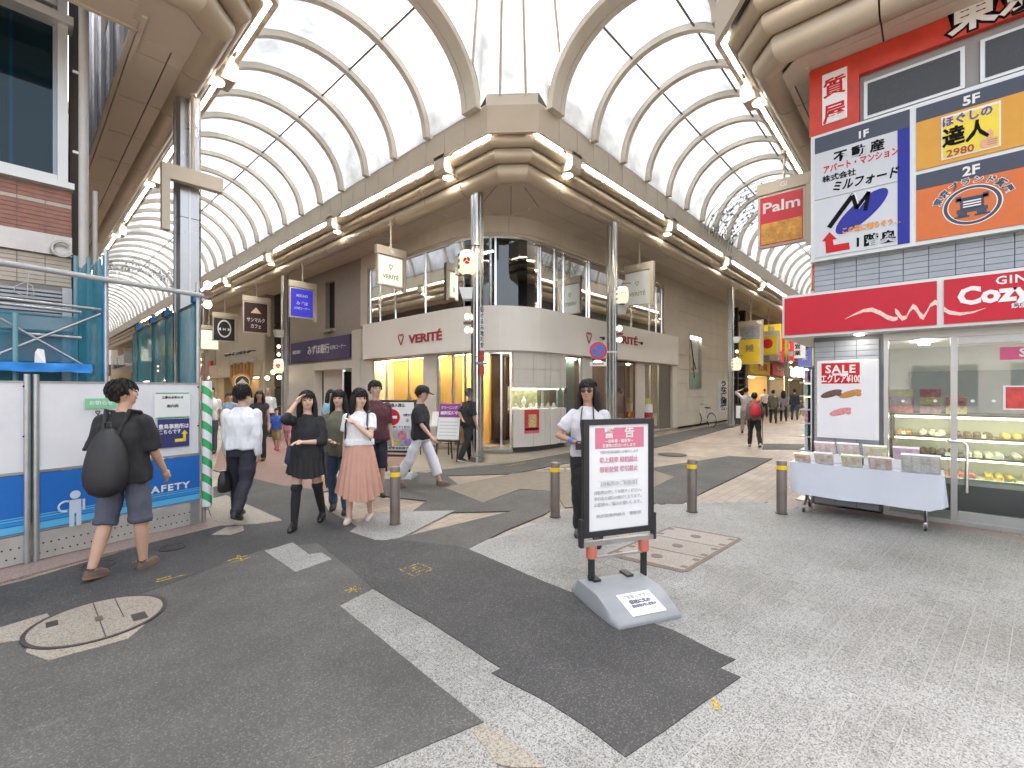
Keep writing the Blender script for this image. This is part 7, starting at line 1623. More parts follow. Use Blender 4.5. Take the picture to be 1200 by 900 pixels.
def loft(mb, secs, n=18, e=2.2):
    """secs: (x, y, z, rx, ry) super-ellipse sections from bottom to top"""
    rs = []
    for (x, y, z, rx, ry) in secs:
        r_ = []
        for k in range(n):
            a = 2 * math.pi * k / n; c_, s_ = math.cos(a), math.sin(a)
            r_.append((x + rx * abs(c_) ** (2 / e) * (1 if c_ >= 0 else -1), y + ry * abs(s_) ** (2 / e) * (1 if s_ >= 0 else -1), z))
        rs.append(r_)
    mb.rings(rs)
def person(label, feet, H, face, legs, arms, top, bottom, shoes, hair='short', sleeve=.75, leglen=1.0, skinm=None, vox=.011, lean=0, headturn=0, headtilt=0, female=False, skirt=None, socks=None, toplen=.84, build=1.0, extra=None, far=False, dress=None, face_on=True, hat=None, topm2=None, loose=0.0):
    """feet: ground point; face: yaw the person faces (deg, world, 0 = +X); legs: ((thigh deg fwd, knee bend deg), ...) left, right; arms: ((fwd, out, elbow, inward), ...) or hand targets"""
    s = H / 1.70; sk = skinm or skin; b = build
    T = thing('person', label, 'person', (feet[0], feet[1], .02), R(face - 90), None)
    sw = .162 * (0.92 if female else 1.0) * b; hipw = .088
    hipz = .885
    J = {}
    for i, sx_ in enumerate((-1, 1)):
        th, kn = legs[i][0], legs[i][1]; ab = legs[i][2] if len(legs[i]) > 2 else 2
        hip = Vector((sx_ * hipw, 0, hipz)); a = R(th); c_ = R(th - kn)
        knee = hip + Vector((sx_ * math.sin(R(ab)) * .42, math.sin(a) * .42, -math.cos(a) * .42)); ank = knee + Vector((sx_ * math.sin(R(ab)) * .2, math.sin(c_) * .40, -math.cos(c_) * .40))
        J[i] = [hip, knee, ank, c_]
    low = min(J[0][2].z, J[1][2].z) - .075
    dz = -low
    lean_m = Matrix.Translation((0, 0, hipz)) @ Matrix.Rotation(R(-lean), 4, 'X') @ Matrix.Translation((0, 0, -hipz))
    U = lambda v: (lean_m @ Vector(v)) + Vector((0, 0, dz))
    D = Vector((0, 0, dz))
    for i in range(2): J[i][:3] = [p + D for p in J[i][:3]]
    # arms
    A = {}
    for i, sx_ in enumerate((-1, 1)):
        sh_ = U((sx_ * sw, -.01, 1.338)); ar = arms[i]
        if ar[0] == 'to':
            tgt = U(ar[1]); l1, l2 = .275, .245; d = tgt - sh_; L_ = min(d.length, l1 + l2 - .01); d = d.normalized() * L_; tgt = sh_ + d
            x_ = (l1 * l1 - l2 * l2 + L_ * L_) / (2 * L_); h_ = math.sqrt(max(0, l1 * l1 - x_ * x_)); pole = Vector(ar[2]) ; pole = (pole - d.normalized() * pole.dot(d.normalized())).normalized()
            el = sh_ + d.normalized() * x_ + pole * h_; wr = tgt
        else:
            f, o_, e_, inn = [R(q) for q in ar]
            d1 = Vector((sx_ * math.sin(o_), math.sin(f) * math.cos(o_), -math.cos(f) * math.cos(o_))); el = sh_ + d1 * .275
            d2 = Vector((sx_ * (math.sin(o_) * .6 - math.sin(inn)), math.sin(f + e_), -math.cos(f + e_))).normalized(); wr = el + d2 * .245
        A[i] = (sh_, el, wr)
    def fin(me, nm, parent=None):
        me.transform(Matrix.Scale(s, 4)); return obj(nm, me, None, parent or T)
    # body: one continuous skin
    B = MB()
    hd_m = Matrix.Translation((0, 0, 1.47)) @ Matrix.Rotation(R(headturn), 4, 'Z') @ Matrix.Rotation(R(-headtilt), 4, 'X') @ Matrix.Translation((0, 0, -1.47))
    HM = Matrix.Translation(D) @ lean_m @ hd_m
    k0 = len(B.v)
    loft(B, [(0, 0, .86, .12 * b, .085 * b), (0, 0, .92, .135 * b, .09 * b), (0, 0, 1.05, .115 * b, .08 * b), (0, 0, 1.2, .13 * b, .09 * b), (0, -.005, 1.30, .135 * b, .08), (0, -.01, 1.375, .085, .055), (0, -.008, 1.45, .05, .052)])
    B.xf(Matrix.Translation(D) @ lean_m, k0)
    k0 = len(B.v)
    B.tube([(0, -.01, 1.40), (0, 0, 1.46), (0, .012, 1.52)], [.06, .052, .052], 12)
    B.ball((0, -.005, 1.605), .076, .094, .105, 16, 12); B.ball((0, .035, 1.56), .060, .056, .085, 14, 10); B.ball((0, .052, 1.515), .034, .034, .028, 12, 8)
    B.ball((0, .095, 1.585), .012, .014, .024, 8, 6); B.ball((0, .10, 1.572), .015, .014, .011, 8, 6); B.ball((0, .082, 1.625), .05, .014, .012, 10, 6)
    for sx_ in (-1, 1): B.ball((sx_ * .078, -.002, 1.592), .011, .022, .033, 8, 6); B.ball((sx_ * .038, .062, 1.572), .026, .026, .03, 8, 6)
    B.xf(HM, k0)
    for i, sx_ in enumerate((-1, 1)):
        hp_, kn_, an_, ca_ = J[i]
        limb(B, [hp_, hp_.lerp(kn_, .5), kn_, kn_.lerp(an_, .35), an_], [.082 * b, .072 * b, .052 * b, .052 * b, .034], 12)
        fwd = Vector((0, math.cos(ca_ * .35), math.sin(ca_ * .35) if ca_ < 0 else 0)).normalized()
        limb(B, [an_ + Vector((0, -.02, -.035)), an_ + fwd * .08 + Vector((0, 0, -.045)), an_ + fwd * .10 + Vector((0, 0, -.05))], [.030, .024, .016], 8)
        sh_, el, wr = A[i]
        limb(B, [sh_, sh_.lerp(el, .5), el, el.lerp(wr, .3), wr], [.040 * b, .041 * b, .036 * b, .036 * b, .025], 10)
        # hand with palm, fingers and thumb
        hdv = (wr - el).normalized(); side = Vector((0, 0, 1)).cross(hdv); side = Vector((0, 1, 0)) if side.length < .2 else side.normalized(); side = Vector((0, 1, 0)) - hdv * hdv.y if abs(hdv.y) < .8 else Vector((-sx_, 0, 0)); side.normalize(); nr = hdv.cross(side).normalized()
        curl = nr * (1 if nr.dot(Vector((-sx_, .2, 0))) > 0 else -1)
        pc_ = wr + hdv * .045
        B.tube([wr, pc_, wr + hdv * .09], [.026, .04, .036], 10, .5)
        B.ball(pc_, .034, n=8, m=6)
        for q in range(4):
            off_ = side * (.027 - .018 * q); ln = (.062, .072, .068, .052)[q]
            p0 = wr + hdv * .082 + off_; p1 = p0 + hdv * ln * .55 + curl * .012; p2 = p1 + hdv * ln * .42 + curl * .026
            limb(B, [p0, p1, p2], [.0095, .009, .0075], 6)
        p0 = wr + hdv * .03 + side * .028; limb(B, [p0, p0 + hdv * .035 + side * .022 + curl * .01, p0 + hdv * .068 + side * .024 + curl * .02], [.012, .0105, .0085], 6)
    body = fin(remesh(B, 'body', sk, vox, 0, smooth_it=2), 'body')
    # top
    if top is not None:
        S = MB(); k0 = len(S.v); lz = toplen; g = loose
        loft(S, [(0, 0, lz, (.172 + g) * b, (.122 + g) * b), (0, 0, lz + .07, (.17 + g) * b, (.122 + g) * b), (0, 0, 1.06, (.152 + g * .8) * b, (.115 + g) * b), (0, 0, 1.2, (.168 + g * .5) * b, (.126 + g * .6) * b), (0, -.005, 1.30, .176 * b, .115 * b), (0, -.01, 1.365, .140 * b, .085), (0, -.012, 1.425, .074, .062)], 20, 2.4)
        S.xf(Matrix.Translation(D) @ lean_m, k0)
        for i in range(2):
            sh_, el, wr = A[i]
            if sleeve > 1.0: limb(S, [sh_, sh_.lerp(el, .5), el, el.lerp(wr, min(.96, sleeve - 1))], [.058 * b, .058 * b, .052 * b, .043], 12)
            elif sleeve > 0: 
                e1 = sh_.lerp(el, sleeve); limb(S, [sh_, sh_.lerp(el, sleeve * .6)], [.058 * b, .062 * b + g * .3], 12); S.tube([sh_, e1], [.058 * b, .063 * b + g * .5], 12)
        fin(remesh(S, 'top', top, vox * 1.1, .017, (11, 11, 5), 1, seed=H * 7), 'top')
    # trousers or shorts
    if bottom is not None:
        P_ = MB(); k0 = len(P_.v)
        loft(P_, [(0, 0, .80, .165 * b, .115 * b), (0, 0, .90, .168 * b, .118 * b), (0, 0, 1.0, .148 * b, .108 * b)], 18, 2.4); P_.xf(Matrix.Translation(D) @ lean_m if lean < 25 else Matrix.Translation(D), k0)
        for i in range(2):
            hp_, kn_, an_, ca_ = J[i]; wide = leglen - int(leglen)
            if leglen >= 1: limb(P_, [hp_, hp_.lerp(kn_, .5), kn_, kn_.lerp(an_, .5), an_ + Vector((0, 0, -.005))], [.100 * b, .088 * b, .068 * b, .062 * b, .056 * b], 12)
            else:
                e_ = hp_.lerp(kn_, leglen / .55) if leglen <= .55 else kn_.lerp(an_, (leglen - .55) / .45); pts = [hp_, hp_.lerp(kn_, .5)] + ([kn_, e_] if leglen > .55 else [e_])
                for a_, c_ in zip(pts[:-1], pts[1:]): P_.tube([a_, c_], [.086 * b, .080 * b], 14)
                for p in pts[:-1]:
                    if (p - e_).length > .11 * b: P_.ball(p, .086 * b, n=12, m=8)
                    else: P_.ball(p, .075 * b, .075 * b, .05, 12, 8)
        fin(remesh(P_, 'trousers' if leglen >= 1 else 'shorts', bottom, vox * 1.1, .009 if leglen < 1 else .013, (9, 9, 7), 1, seed=H * 3), 'trousers' if leglen >= 1 else 'shorts')
    # skirt: pleated cloth shell
    if skirt is not None:
        mt_, z1, z0, r1, r0, pl, hem = skirt; mb = MB(); n = 96; rs = []
        for k in range(11):
            t = k / 10; z = z1 + (z0 - z1) * t; r_ = r1 + (r0 - r1) * t ** .8
            rs.append([((r_ * (1 + pl * t * (math.sin(a * 19) * .6 + .5 * noise.noise((math.cos(a) * 3, math.sin(a) * 3, t * .8))))) * math.cos(a) * 1.05, (r_ * .82 * (1 + pl * t * (math.sin(a * 19) * .6 + .5 * noise.noise((math.cos(a) * 3, math.sin(a) * 3, t * .8))))) * math.sin(a), z + dz + hem * t * math.sin(a * 2 + 1)) for a in [2 * math.pi * i / n for i in range(n)]])
        mb.rings(rs, True, False); me = mb.mesh('skirt', mt_, True); fin(me, 'skirt')
    if socks is not None:
        mt_, fr = socks; mb = MB()
        for i in range(2):
            hp_, kn_, an_, ca_ = J[i]; limb(mb, [hp_.lerp(kn_, fr), kn_, kn_.lerp(an_, .35), an_ + Vector((0, 0, -.02))], [.074 * b, .058 * b, .058 * b, .04], 12)
        fin(remesh(mb, 'socks', mt_, vox, 0), 'socks')
    # shoes
    for i in range(2):
        hp_, kn_, an_, ca_ = J[i]; mb = MB(); pt = max(-.9, min(.5, ca_ * .55)); Rm = Matrix.Translation(an_) @ Matrix.Rotation(pt if ca_ < 0 else pt * .4, 4, 'X')
        sc_ = .92 if female else 1.0; k0 = len(mb.v)
        loft(mb, [(0, .06, -.078, .044, .118), (0, .06, -.068, .048, .125), (0, .058, -.05, .047, .122), (0, .045, -.025, .043, .105), (0, .005, .0, .038, .062), (0, -.01, shoes[1] if len(shoes) > 1 else .012, .036, .048)], 18, 2.3)
        mb.xf(Rm @ Matrix.Scale(sc_, 4), k0)
        sh2 = fin(mb.mesh('shoe', shoes[0], True), 'shoe')
        m3 = MB(); loft(m3, [(0, .06, -.086, .046, .122), (0, .06, -.066, .050, .127)], 18, 2.3); m3.xf(Rm @ Matrix.Scale(sc_, 4)); fin(m3.mesh('sole', shoes[2] if len(shoes) > 2 else black, False), 'sole', sh2)
    # hair
    if hair:
        mb = MB(); n, m = 28, 18; rs = []
        fringe = {'short': 1.635, 'bob': 1.63, 'long': 1.640, 'pony': 1.63, 'fringe': 1.628, 'grey': 1.645}.get(hair, 1.635)
        for j in range(m + 1):
            th = math.pi * (.02 + .80 * j / m); row = []
            for i in range(n):
                ph = 2 * math.pi * i / n; x = math.sin(th) * math.cos(ph); y = math.sin(th) * math.sin(ph); z = math.cos(th)
                k = 1.0 + .07 * noise.noise((x * 6, y * 6, z * 3 + H * 5)) + .03 * noise.noise((x * 20, y * 20, z * 6))
                p = Vector((x * .090 * k, -.012 + y * .110 * k, 1.612 + z * .118 * k))
                lowz = fringe if y > .25 else (1.575 if y > -.25 else 1.53)
                if y > .25 and hair in ('fringe', 'pony', 'bob'): lowz -= .008
                if p.z < lowz: p = Vector((p.x * .72, (p.y + .012) * .72 - .012, max(p.z, lowz - .03)))
                row.append(HM @ p)
            rs.append(row)
        mb.rings(rs, True, True)
        rnd = random.Random(int(H * 1000) + len(label))
        for q in range(0 if vox > .015 else 150):           # loose locks break up the outline
            th = math.acos(1 - rnd.random() * 1.15); ph = rnd.uniform(0, 2 * math.pi); d_ = Vector((math.sin(th) * math.cos(ph), math.sin(th) * math.sin(ph), math.cos(th)))
            p0 = Vector((d_.x * .090, -.012 + d_.y * .110, 1.612 + d_.z * .116))
            if d_.y > .25 and p0.z < fringe + .01: continue
            dn = Vector((d_.x * .5 + rnd.uniform(-.3, .3), d_.y * .5 + rnd.uniform(-.3, .3), -1 + d_.z * .4)); dn = (dn - d_ * dn.dot(d_) * .85).normalized(); ln = rnd.uniform(.025, .05)
            mb.tube([HM @ p0, HM @ (p0 + dn * ln * .5 + d_ * .006), HM @ (p0 + dn * ln + d_ * rnd.uniform(-.002, .008))], [.011, .009, .002], 5)
        if hair in ('long', 'fringe', 'bob', 'pony'):
            zl = {'long': 1.22, 'fringe': 1.24, 'bob': 1.36, 'pony': 1.45}[hair]
            if hair != 'pony':
                for q in range(15):
                    a = R(-20 + 220 * q / 14 + 180); x, y = .082 * math.cos(a), -.012 + .098 * math.sin(a); e_ = zl + .05 * noise.noise((q * 1.7, H, 0))
                    pts = [HM @ Vector((x, y, 1.64)), HM @ Vector((x * 1.14, y * 1.1, 1.56)), HM @ Vector((x * 1.2, y * 1.1 - .01, 1.46)), U((x * 1.28, y * 1.0 - .02 if y < .02 else y * .9, (1.4 + e_) / 2)), U((x * 1.2, y - .01, e_))]
                    mb.tube(pts, [.022, .028, .03, .026, .010], 7)
            else:
                for q in range(5): mb.tube([HM @ Vector((0, -.11, 1.62)), HM @ Vector((.01 * (q - 2), -.15, 1.57)), HM @ Vector((.014 * (q - 2), -.14, 1.46)), HM @ Vector((.01 * (q - 2), -.125, 1.38))], [.02, .028, .024, .008], 7)
        me = mb.mesh('hair', M('grey_hair', (.18, .17, .16), .6, 0, .2, 30) if hair == 'grey' else hairm, True); fin(me, 'hair')
    if face_on:
        ey = MB(); bw_ = MB(); mo_ = MB()
        for sx_ in (-1, 1):
            ey.ball((sx_ * .031, .0865, 1.603), .0125, .006, .006, 8, 6); bw_.tube([(sx_ * .016, .093, 1.625), (sx_ * .032, .092, 1.630), (sx_ * .048, .082, 1.625)], .0045, 5)
        mo_.ball((0, .088, 1.543), .022, .010, .0065, 10, 6)
        for m_, mt_, nm in ((ey, eyew, 'eyes'), (bw_, browm, 'eyebrows'), (mo_, lipm, 'mouth')): m_.xf(HM); fin(m_.mesh(nm, mt_, True), nm)
    T['_d'] = dz
    def place(nm, mb, mt_, head=False, parent=None, raw=False, sm=60):
        if not raw: mb.xf(HM if head else Matrix.Translation(D) @ lean_m)
        me = mb.mesh(nm, mt_); auto_smooth(me, sm); return fin(me, nm, parent)
    T_info = dict(T=T, J=J, A=A, U=U, HM=HM, s=s, place=place)
    del T['_d']
    return T_info
def fwd_yaw(px_dir_right, fwd): return math.degrees(math.atan2(SY * fwd - CY * px_dir_right, CY * fwd + SY * px_dir_right))   # facing given as (right, away) seen from the camera
def worn(info, nm, label, cat, mb, mt_, sm=60):
    """a thing carried by a person: top-level, standing where the person does"""
    T = info['T']; me = mb.mesh(nm, mt_); auto_smooth(me, sm); me.transform(Matrix.Scale(info['s'], 4))
    o = obj(nm, me); o.location = T.location; o.rotation_euler = T.rotation_euler; return tag(o, label, cat)
def glasses(info, dark_=True):
    mb = MB()
    for sx_ in (-1, 1): mb.ball((sx_ * .033, .094, 1.601), .026, .006, .021, 12, 8)
    mb.cyl((-.01, .098, 1.606), (.01, .098, 1.606), .003, 5)
    for sx_ in (-1, 1): mb.cyl((sx_ * .058, .09, 1.606), (sx_ * .08, .0, 1.606), .003, 5)
    mb.xf(info['HM']); me = mb.mesh('glasses', black if dark_ else M('glass_frame', (.1, .08, .07), .3)); auto_smooth(me, 60); me.transform(Matrix.Scale(info['s'], 4)); return obj('glasses', me, None, info['T'])
# --- 1 man with the black backpack walking to the right along the hoarding
blk = C('black_tee', (.016, .016, .018), .85, .3)
i1 = person('man in black tee and grey shorts with black backpack walking past the hoarding', gp(146, 671), 1.70, fwd_yaw(-.05, 1), ((-9, 12), (7, 4)), ((-12, 6, 18, 4), (16, 6, 16, 2)), blk, C('slate_shorts', (.085, .092, .125)), (M('brown_clog', (.14, .10, .075), .8, 0, .2, 12), -.02, M('tan_sole', (.25, .15, .08), .7)), 'short', .95, .60, vox=.009, build=1.08, headturn=-40, headtilt=-4, loose=.018, toplen=.80)
def backpack(info, label, mt_, zc=1.13, w=.155, h=.27, d=.12, y0=-.115):
    mb = MB()
    secs = []
    for t in [0, .06, .18, .35, .55, .72, .86, .95, 1.0]:
        k = (1 - (2 * t - 1) ** 4 * .55) * (1 - .45 * t ** 2); secs.append((0, y0 - d * .75 * (1 - .35 * t), zc - h + 2 * h * t, w * (.75 if t in (0,) else 1) * k, d * (.7 if t in (0,) else 1) * k))
    loft(mb, secs, 20, 2.6)
    for v in range(len(mb.v)):
        x, y, z = mb.v[v]; mb.v[v] = (x + .008 * noise.noise((x * 12, y * 12, z * 9)), y + .008 * noise.noise((x * 11, z * 8, 3)), z)
    for sx_ in (-1, 1): mb.tube([(sx_ * .06, y0 - .03, zc + h * .8), (sx_ * .10, -.07, 1.44), (sx_ * .105, .03, 1.425), (sx_ * .12, .125, 1.28), (sx_ * .15, .09, 1.1), (sx_ * .16, -.05, zc - h * .6)], .018, 6, 1.5)
    mb.tube([(-.03, y0 - .06, zc + h), (-.025, y0 - .06, zc + h + .05), (.025, y0 - .06, zc + h + .05), (.03, y0 - .06, zc + h)], .009, 6)
    mb.xf(Matrix.Translation((0, 0, 0)))
    T = info['T']; k0 = info['U']((0, 0, 0)); base = Matrix.Translation(Vector((0, 0, 0)))
    mb.v = [tuple(info['U'](p)) for p in mb.v]
    return worn(info, 'backpack', label, 'backpack', mb, mt_)
backpack(i1, 'large black backpack hanging low on the man by the hoarding', C('black_nylon', (.020, .020, .022), .6, .3), 1.0, .17, .29, .125, -.12)
# --- 2 man in white shirt with hand bag, walking away
i2 = person('man in white shirt and navy trousers walking away with a black bag', gp(284, 609), 1.68, fwd_yaw(-.12, 1), ((10, 4), (-20, 22)), ((2, 3, 10, 0), (-8, 4, 14, 2)), C('white_shirt', (.70, .71, .74), .7, .04), C('navy_trousers', (.018, .019, .028)), (black, .02), 'short', 1.9, 1.0, vox=.010, build=1.08, face_on=False, loose=.02, toplen=.90)
wr = i2['A'][0][2]
bg2 = MB(); loft(bg2, [(wr.x, wr.y + .0, wr.z - .47, .06, .17), (wr.x, wr.y, wr.z - .44, .075, .19), (wr.x, wr.y, wr.z - .30, .07, .18), (wr.x, wr.y, wr.z - .20, .035, .15)], 18, 3)
bg2.tube([(wr.x + .03, wr.y - .1, wr.z - .22), (wr.x + .02, wr.y - .05, wr.z - .1), (wr.x, wr.y + .03, wr.z - .06), (wr.x + .02, wr.y + .09, wr.z - .22)], .009, 6)
worn(i2, 'hand_bag', 'soft black bag carried by the man in the white shirt', 'bag', bg2, M('black_leather', (.02, .02, .021), .35, 0, .2, 12))
# --- 3 woman in black dress with hand to her face
i3 = person('woman in loose black dress and thigh-high black socks touching her face', gp(360, 618), 1.60, fwd_yaw(.1, -1), ((-12, 14), (12, 4)), (('to', (-.02, .20, 1.09), (-.8, -.5, -.4)), ('to', (.085, .15, 1.57), (.45, .35, -1))), C('black_dress', (.014, .014, .016), .8, .3), None, (M('black_patent', (.012, .012, .013), .2, 0, 0), .05), 'long', 1.25, vox=.009, female=True, skirt=(C('black_dress', (.014, .014, .016)), 1.12, .66, .15, .235, .10, .03), socks=(C('black_knit', (.016, .016, .018), .9, .2), .92), headturn=22, loose=.03, toplen=.86, skinm=M('skin_pale', (.58, .38, .28), .5, 0, .05, 9))
mb = MB(); loft(mb, [(.20, -.02, .80, .05, .11), (.2, -.02, .84, .065, .13), (.19, -.02, .98, .05, .115), (.18, -.02, 1.05, .02, .09)], 16, 2.8); mb.v = [tuple(i3['U'](p)) for p in mb.v]; worn(i3, 'hand_bag', 'navy shoulder bag of the woman in the black dress', 'bag', mb, C('navy_bag', (.03, .035, .07)))
mb = MB(); mb.tube([(-.235, .02, .95), (-.24, .03, .8), (-.25, .03, .55), (-.25, .03, .48)], [.03, .036, .022, .006], 8); mb.v = [tuple(i3['U'](p)) for p in mb.v]; worn(i3, 'umbrella', 'folded black umbrella beside the woman in the black dress', 'umbrella', mb, C('black_nylon', (.020, .020, .022)))
# --- 4 woman in olive top and jeans
i4 = person('woman in olive top and blue jeans behind the woman in the pink skirt', gp(397, 601), 1.60, fwd_yaw(.15, -1), ((6, 4), (-8, 10)), ((8, 6, 20, 12), ('to', (.05, .17, 1.0), (.7, -.6, -.3))), C('olive', (.135, .135, .085)), C('blue_jeans', (.06, .10, .17), .8, .3), (black, .03), 'fringe', .9, 1.0, vox=.011, female=True, loose=.03, toplen=.80, skinm=M('skin_pale', (.58, .38, .28)))

# --- 5 woman in white tee and pink pleated skirt
i5 = person('woman in white tee and long pink pleated skirt looking to her side', gp(421, 612), 1.62, fwd_yaw(.05, -1), ((-5, 8), (7, 4)), (('to', (-.0, .17, 1.27), (-.9, -.4, -.5)), (0, 6, 8, 2)), C('white_tee', (.72, .72, .72), .8, .03), None, (M('cream_flats', (.50, .42, .36), .5, 0, .05, 8), -.03, M('tan_sole', (.25, .15, .08))), 'fringe', .62, vox=.009, female=True, skirt=(C('pink_skirt', (.52, .29, .215), .8, .06), 1.04, .33, .145, .275, .16, .05), headturn=38, headtilt=8, loose=.012, toplen=.99, skinm=M('skin_pale', (.58, .38, .28)))
mb = MB()
for sx_ in (-1, 1): mb.tube([(sx_ * .11, -.12, 1.2), (sx_ * .12, -.07, 1.43), (sx_ * .122, .05, 1.42), (sx_ * .135, .135, 1.27), (sx_ * .16, .07, 1.05), (sx_ * .15, -.1, 1.0)], .018, 6, .6)
loft(mb, [(0, -.19, .92, .10, .05), (0, -.19, .96, .13, .075), (0, -.19, 1.2, .13, .075), (0, -.18, 1.34, .08, .05)], 16, 2.8); mb.v = [tuple(i5['U'](p)) for p in mb.v]; worn(i5, 'backpack', 'small black backpack of the woman in the white tee', 'backpack', mb, C('black_nylon', (.020, .020, .022)))
# --- 6 man in maroon shirt
i6 = person('man in maroon shirt standing behind the woman in the white tee', gp(440, 583), 1.74, fwd_yaw(.6, -1), ((-4, 4), (5, 4)), ((0, 8, 10, 0), (4, 8, 10, 0)), C('maroon', (.075, .022, .030)), C('navy_shorts', (.02, .022, .035)), (black, .02), 'short', .9, .6, vox=.012, headturn=10, build=1.05, loose=.012)
# --- 7 man in black tee, white trousers and cap, walking right
i7 = person('man in black tee, white trousers and black cap striding past', gp(493, 571), 1.72, fwd_yaw(1, -.15), ((24, 6), (-22, 10)), ((-14, 10, 12, 2), (22, 10, 20, 2)), C('black_tee', (.016, .016, .018)), C('white_trousers', (.66, .66, .70), .8, .04), (M('brown_clog', (.14, .10, .075)), -.03, M('tan_sole', (.25, .15, .08))), 'short', .9, .88, vox=.011, headtilt=14, loose=.02)
def cap(info, label, mt_, brim='front'):
    mb = MB(); rs = []
    for (r_, z) in ((1.0, 1.635), (1.04, 1.66), (.96, 1.70), (.72, 1.73), (.3, 1.745)): rs.append([(.092 * r_ * math.cos(a), -.008 + .112 * r_ * math.sin(a), z) for a in [2 * math.pi * k / 20 for k in range(20)]])
    mb.rings(rs)
    if brim == 'front': mb.rings([[(.085 * math.cos(a), .05 + (.15 if True else 0) * max(0, math.sin(a)), 1.645 - .02 * max(0, math.sin(a)) + e) for a in [2 * math.pi * k / 20 for k in range(20)]] for e in (0, .006)])
    else: mb.rings([[(.145 * math.cos(a), -.008 + .165 * math.sin(a), 1.63 + e) for a in [2 * math.pi * k / 24 for k in range(24)]] for e in (0, .008)])
    mb.xf(info['HM']); return worn(info, 'cap' if brim == 'front' else 'hat', label, 'hat', mb, mt_)
cap(i7, 'black baseball cap of the man in white trousers', C('black_cap', (.014, .014, .016)))
# --- 8 man in black with a bucket hat, walking away by the column
i8 = person('man in black with a brimmed hat, hand behind his back, by the corner column', gp(549, 541), 1.64, fwd_yaw(.85, .5), ((10, 6), (-12, 14)), (('to', (.02, -.17, .98), (-1, -.6, 0)), (4, 8, 12, 0)), C('black_tee', (.016, .016, .018)), C('black_trousers', (.018, .018, .02)), (M('black_sneaker', (.03, .03, .032), .6), .02, white), 'grey', .9, 1.0, vox=.013, build=1.1, lean=4, face_on=False, skinm=skin2, loose=.02)
cap(i8, 'charcoal brimmed hat of the man by the corner column', C('charcoal_hat', (.05, .05, .052)), 'all')
# --- 9 long-haired person with sunglasses behind the notice stand
d9 = 5.0; r9 = (689 - 600) / FPX * d9; p9 = (d9 * CY + r9 * SY, d9 * SY - r9 * CY)
i9 = person('long-haired person in sunglasses and white tee with camera behind the notice stand', p9, 1.72, fwd_yaw(-.22, -1), ((10, 4), (-8, 8)), ((4, 6, 14, 2), ('to', (.12, .17, 1.06), (1, -.4, -.2))), C('white_print_tee', (.55, .54, .56), .8, .2), C('black_trousers', (.018, .018, .02)), (black, .02), 'long', .7, 1.0, vox=.009, headturn=-8, loose=.016, skinm=skin2, toplen=.90)
glasses(i9)
mb = MB(); mb.cbox(-.03, .115, .19, .25, .99, 1.08, .01); mb.cyl((.04, .24, 1.035), (.04, .30, 1.035), .032, 12)
for sx_ in (-1, 1): mb.tube([(sx_ * .06 - .01, .2, 1.08), (sx_ * .07, .15, 1.25), (sx_ * .06, .07, 1.41), (sx_ * .04, -.05, 1.45)], .007, 5)
mb.v = [tuple(i9['U'](p)) for p in mb.v]; worn(i9, 'camera_body', 'black camera on a neck strap held by the long-haired person', 'camera', mb, black, 40)
w9 = i9['A'][1]; mb = MB(); q = w9[1].lerp(w9[2], .78); mb.tube([w9[1].lerp(w9[2], .68), w9[1].lerp(w9[2], .88)], .034, 10); o_ = worn(i9, 'wristband', 'blue wristband on the long-haired person', 'wristband', mb, M('blue_band', (.08, .16, .5), .5))
# --- people farther off
def far(label, px, py, H, face, top, bottom, hair='short', leglen=1.0, legs=((10, 6), (-12, 14)), arms=((-10, 8, 14, 0), (10, 8, 14, 0)), sleeve=.8, **k):
    return person(label, gp(px, py), H, face, legs, arms, top, bottom, (k.pop('shoe', black), .01), hair, sleeve, leglen, vox=.018, **k)
far('woman in light blue top with white bag near the bank lobby', 388, 541, 1.62, fwd_yaw(.9, -.6), C('light_blue', (.25, .42, .52)), C('white_skirt', (.6, .6, .58)), 'long', female=True, arms=(('to', (.0, .2, 1.1), (-1, 0, -.3)), (0, 8, 10, 0)))
far('small boy in blue tee and khaki shorts', 324, 528, 1.12, fwd_yaw(.2, -1), C('royal_tee', (.03, .10, .42)), C('khaki', (.30, .25, .12)), 'short', .62, build=1.12, shoe=M('pink_shoe', (.5, .05, .15), .6))
far('small girl in pink dress beside the boy in blue', 338, 528, 1.05, fwd_yaw(.1, -1), C('pink_top', (.55, .28, .32)), C('pink_short', (.5, .25, .3)), 'bob', .62, build=1.1)
far('older man in white shirt and dark tie among the bicycles', 315, 512, 1.66, fwd_yaw(.2, -1), C('white_shirt', (.70, .71, .74)), C('dark_trousers', (.03, .03, .035)), 'grey', sleeve=1.9)
far('person in straw hat and pale blue shirt', 269, 528, 1.55, fwd_yaw(.5, -1), C('pale_blue_shirt', (.22, .30, .42)), C('grey_trousers', (.10, .10, .11)), 'short', sleeve=1.8, lean=8)
cap(dict(T=COL.objects['person.%03d' % (len([o for o in COL.objects if o.name.startswith('person')]) - 1)], HM=Matrix.Translation((0, .02, -.09 + .0)), s=1.55 / 1.7), 'pink and white straw hat of the person in pale blue', M('straw_hat', (.55, .36, .33), .8, 0, .2, 30), 'all') if False else None
far('man in white polo and jeans half hidden by the striped post', 247, 531, 1.70, fwd_yaw(.3, -1), C('white_polo', (.66, .66, .66), .8, .05), C('dark_jeans', (.05, .07, .10)), 'short')
far('woman in dark sleeveless top behind the man in the white shirt', 304, 540, 1.60, fwd_yaw(.3, -1), C('dark_top', (.03, .025, .03)), C('black_trousers', (.018, .018, .02)), 'long', sleeve=.15, female=True)
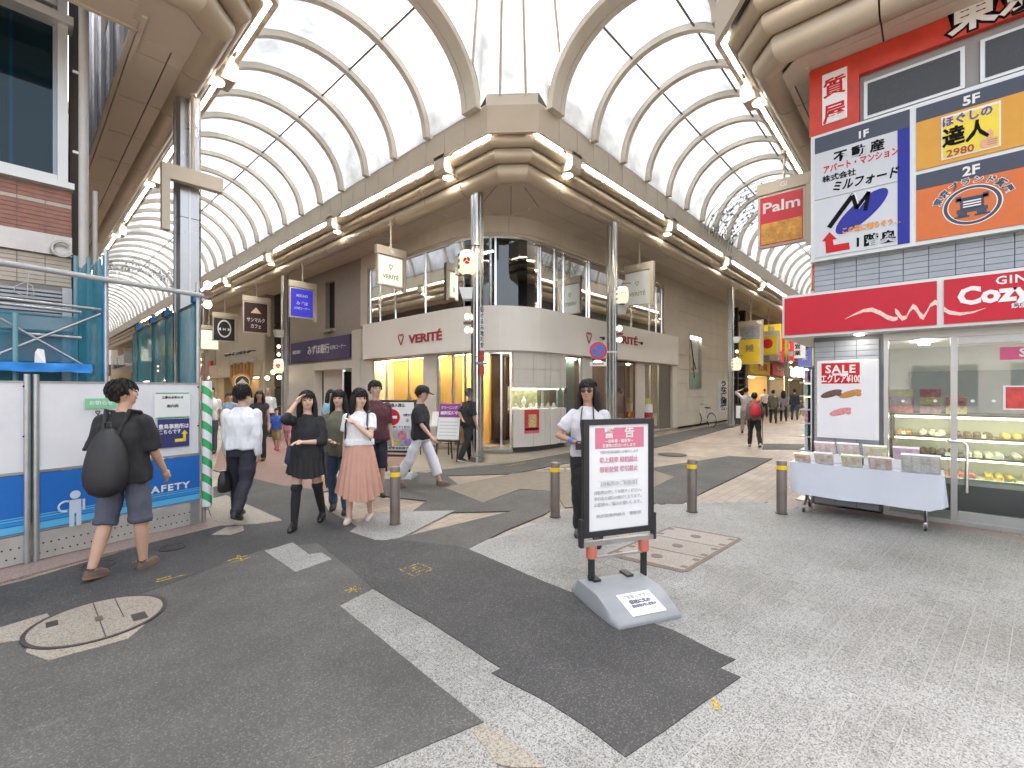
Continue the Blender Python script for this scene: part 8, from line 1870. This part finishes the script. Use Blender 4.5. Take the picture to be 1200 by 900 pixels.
i_r = far('older person with red backpack and walking stick going up the right-hand street', 884, 524, 1.55, fwd_yaw(.35, 1), C('grey_cardigan', (.16, .14, .13)), C('black_trousers', (.018, .018, .02)), 'short', legs=((14, 6), (-14, 16)), arms=((0, 8, 12, 0), (20, 14, 14, 0)), sleeve=1.8, face_on=False, shoe=M('white_sneaker', (.5, .5, .5), .6))
backpack(i_r, 'bright red backpack of the person with the walking stick', C('red_nylon', (.50, .02, .035), .6, .15), 1.16, .17, .21, .12, -.12)
wq = i_r['A'][1][2]; mb = MB(); mb.tube([(wq.x, wq.y - .06, wq.z + .0), (wq.x, wq.y + .05, wq.z + .01), (wq.x + .01, wq.y + .1, wq.z - .05), (wq.x + .03, wq.y + .12, .0)], .010, 6); worn(i_r, 'walking_stick', 'brown walking stick of the person with the red backpack', 'walking stick', mb, wood_d)
far('man in pale grey shirt raising his arm ahead of the red backpack', 874, 508, 1.72, fwd_yaw(.4, 1), C('pale_grey', (.38, .36, .33)), C('stone_trousers', (.30, .27, .22)), 'short', arms=(('to', (-.12, .1, 1.62), (-1, 0, -.2)), (0, 8, 10, 0)), face_on=False, sleeve=.9)
far('person in olive coat walking away far up the right-hand street', 906, 496, 1.62, fwd_yaw(.5, 1), C('olive_coat', (.13, .12, .08)), C('black_trousers', (.018, .018, .02)), 'short', face_on=False, sleeve=1.9, toplen=.7)
far('person in dark jacket beside the far bicycle', 931, 492, 1.68, fwd_yaw(.5, 1), C('dark_jacket', (.03, .03, .04)), C('dark_jeans', (.05, .07, .10)), 'short', face_on=False, sleeve=1.9)

far('woman in grey dress beside the pushchair far up the right-hand street', 918, 494, 1.58, fwd_yaw(.5, 1), C('grey_dress', (.2, .19, .2)), C('black_trousers', (.018, .018, .02)), 'long', face_on=False, female=True, toplen=.6)
far('person in white shirt walking towards us far up the right-hand street', 896, 489, 1.66, fwd_yaw(-.5, -1), C('white_polo', (.66, .66, .66)), C('dark_trousers', (.03, .03, .035)), 'short')
far('distant person in dark clothes on the left-hand street by the green awning', 281, 507, 1.66, fwd_yaw(-.5, 1), C('dark_jacket', (.03, .03, .04)), C('dark_jeans', (.05, .07, .10)), 'short', face_on=False)
far('distant woman in cream blouse on the left-hand street', 292, 503, 1.58, fwd_yaw(.5, -1), C('cream_blouse', (.5, .45, .36)), C('grey_trousers', (.10, .10, .11)), 'long', female=True)
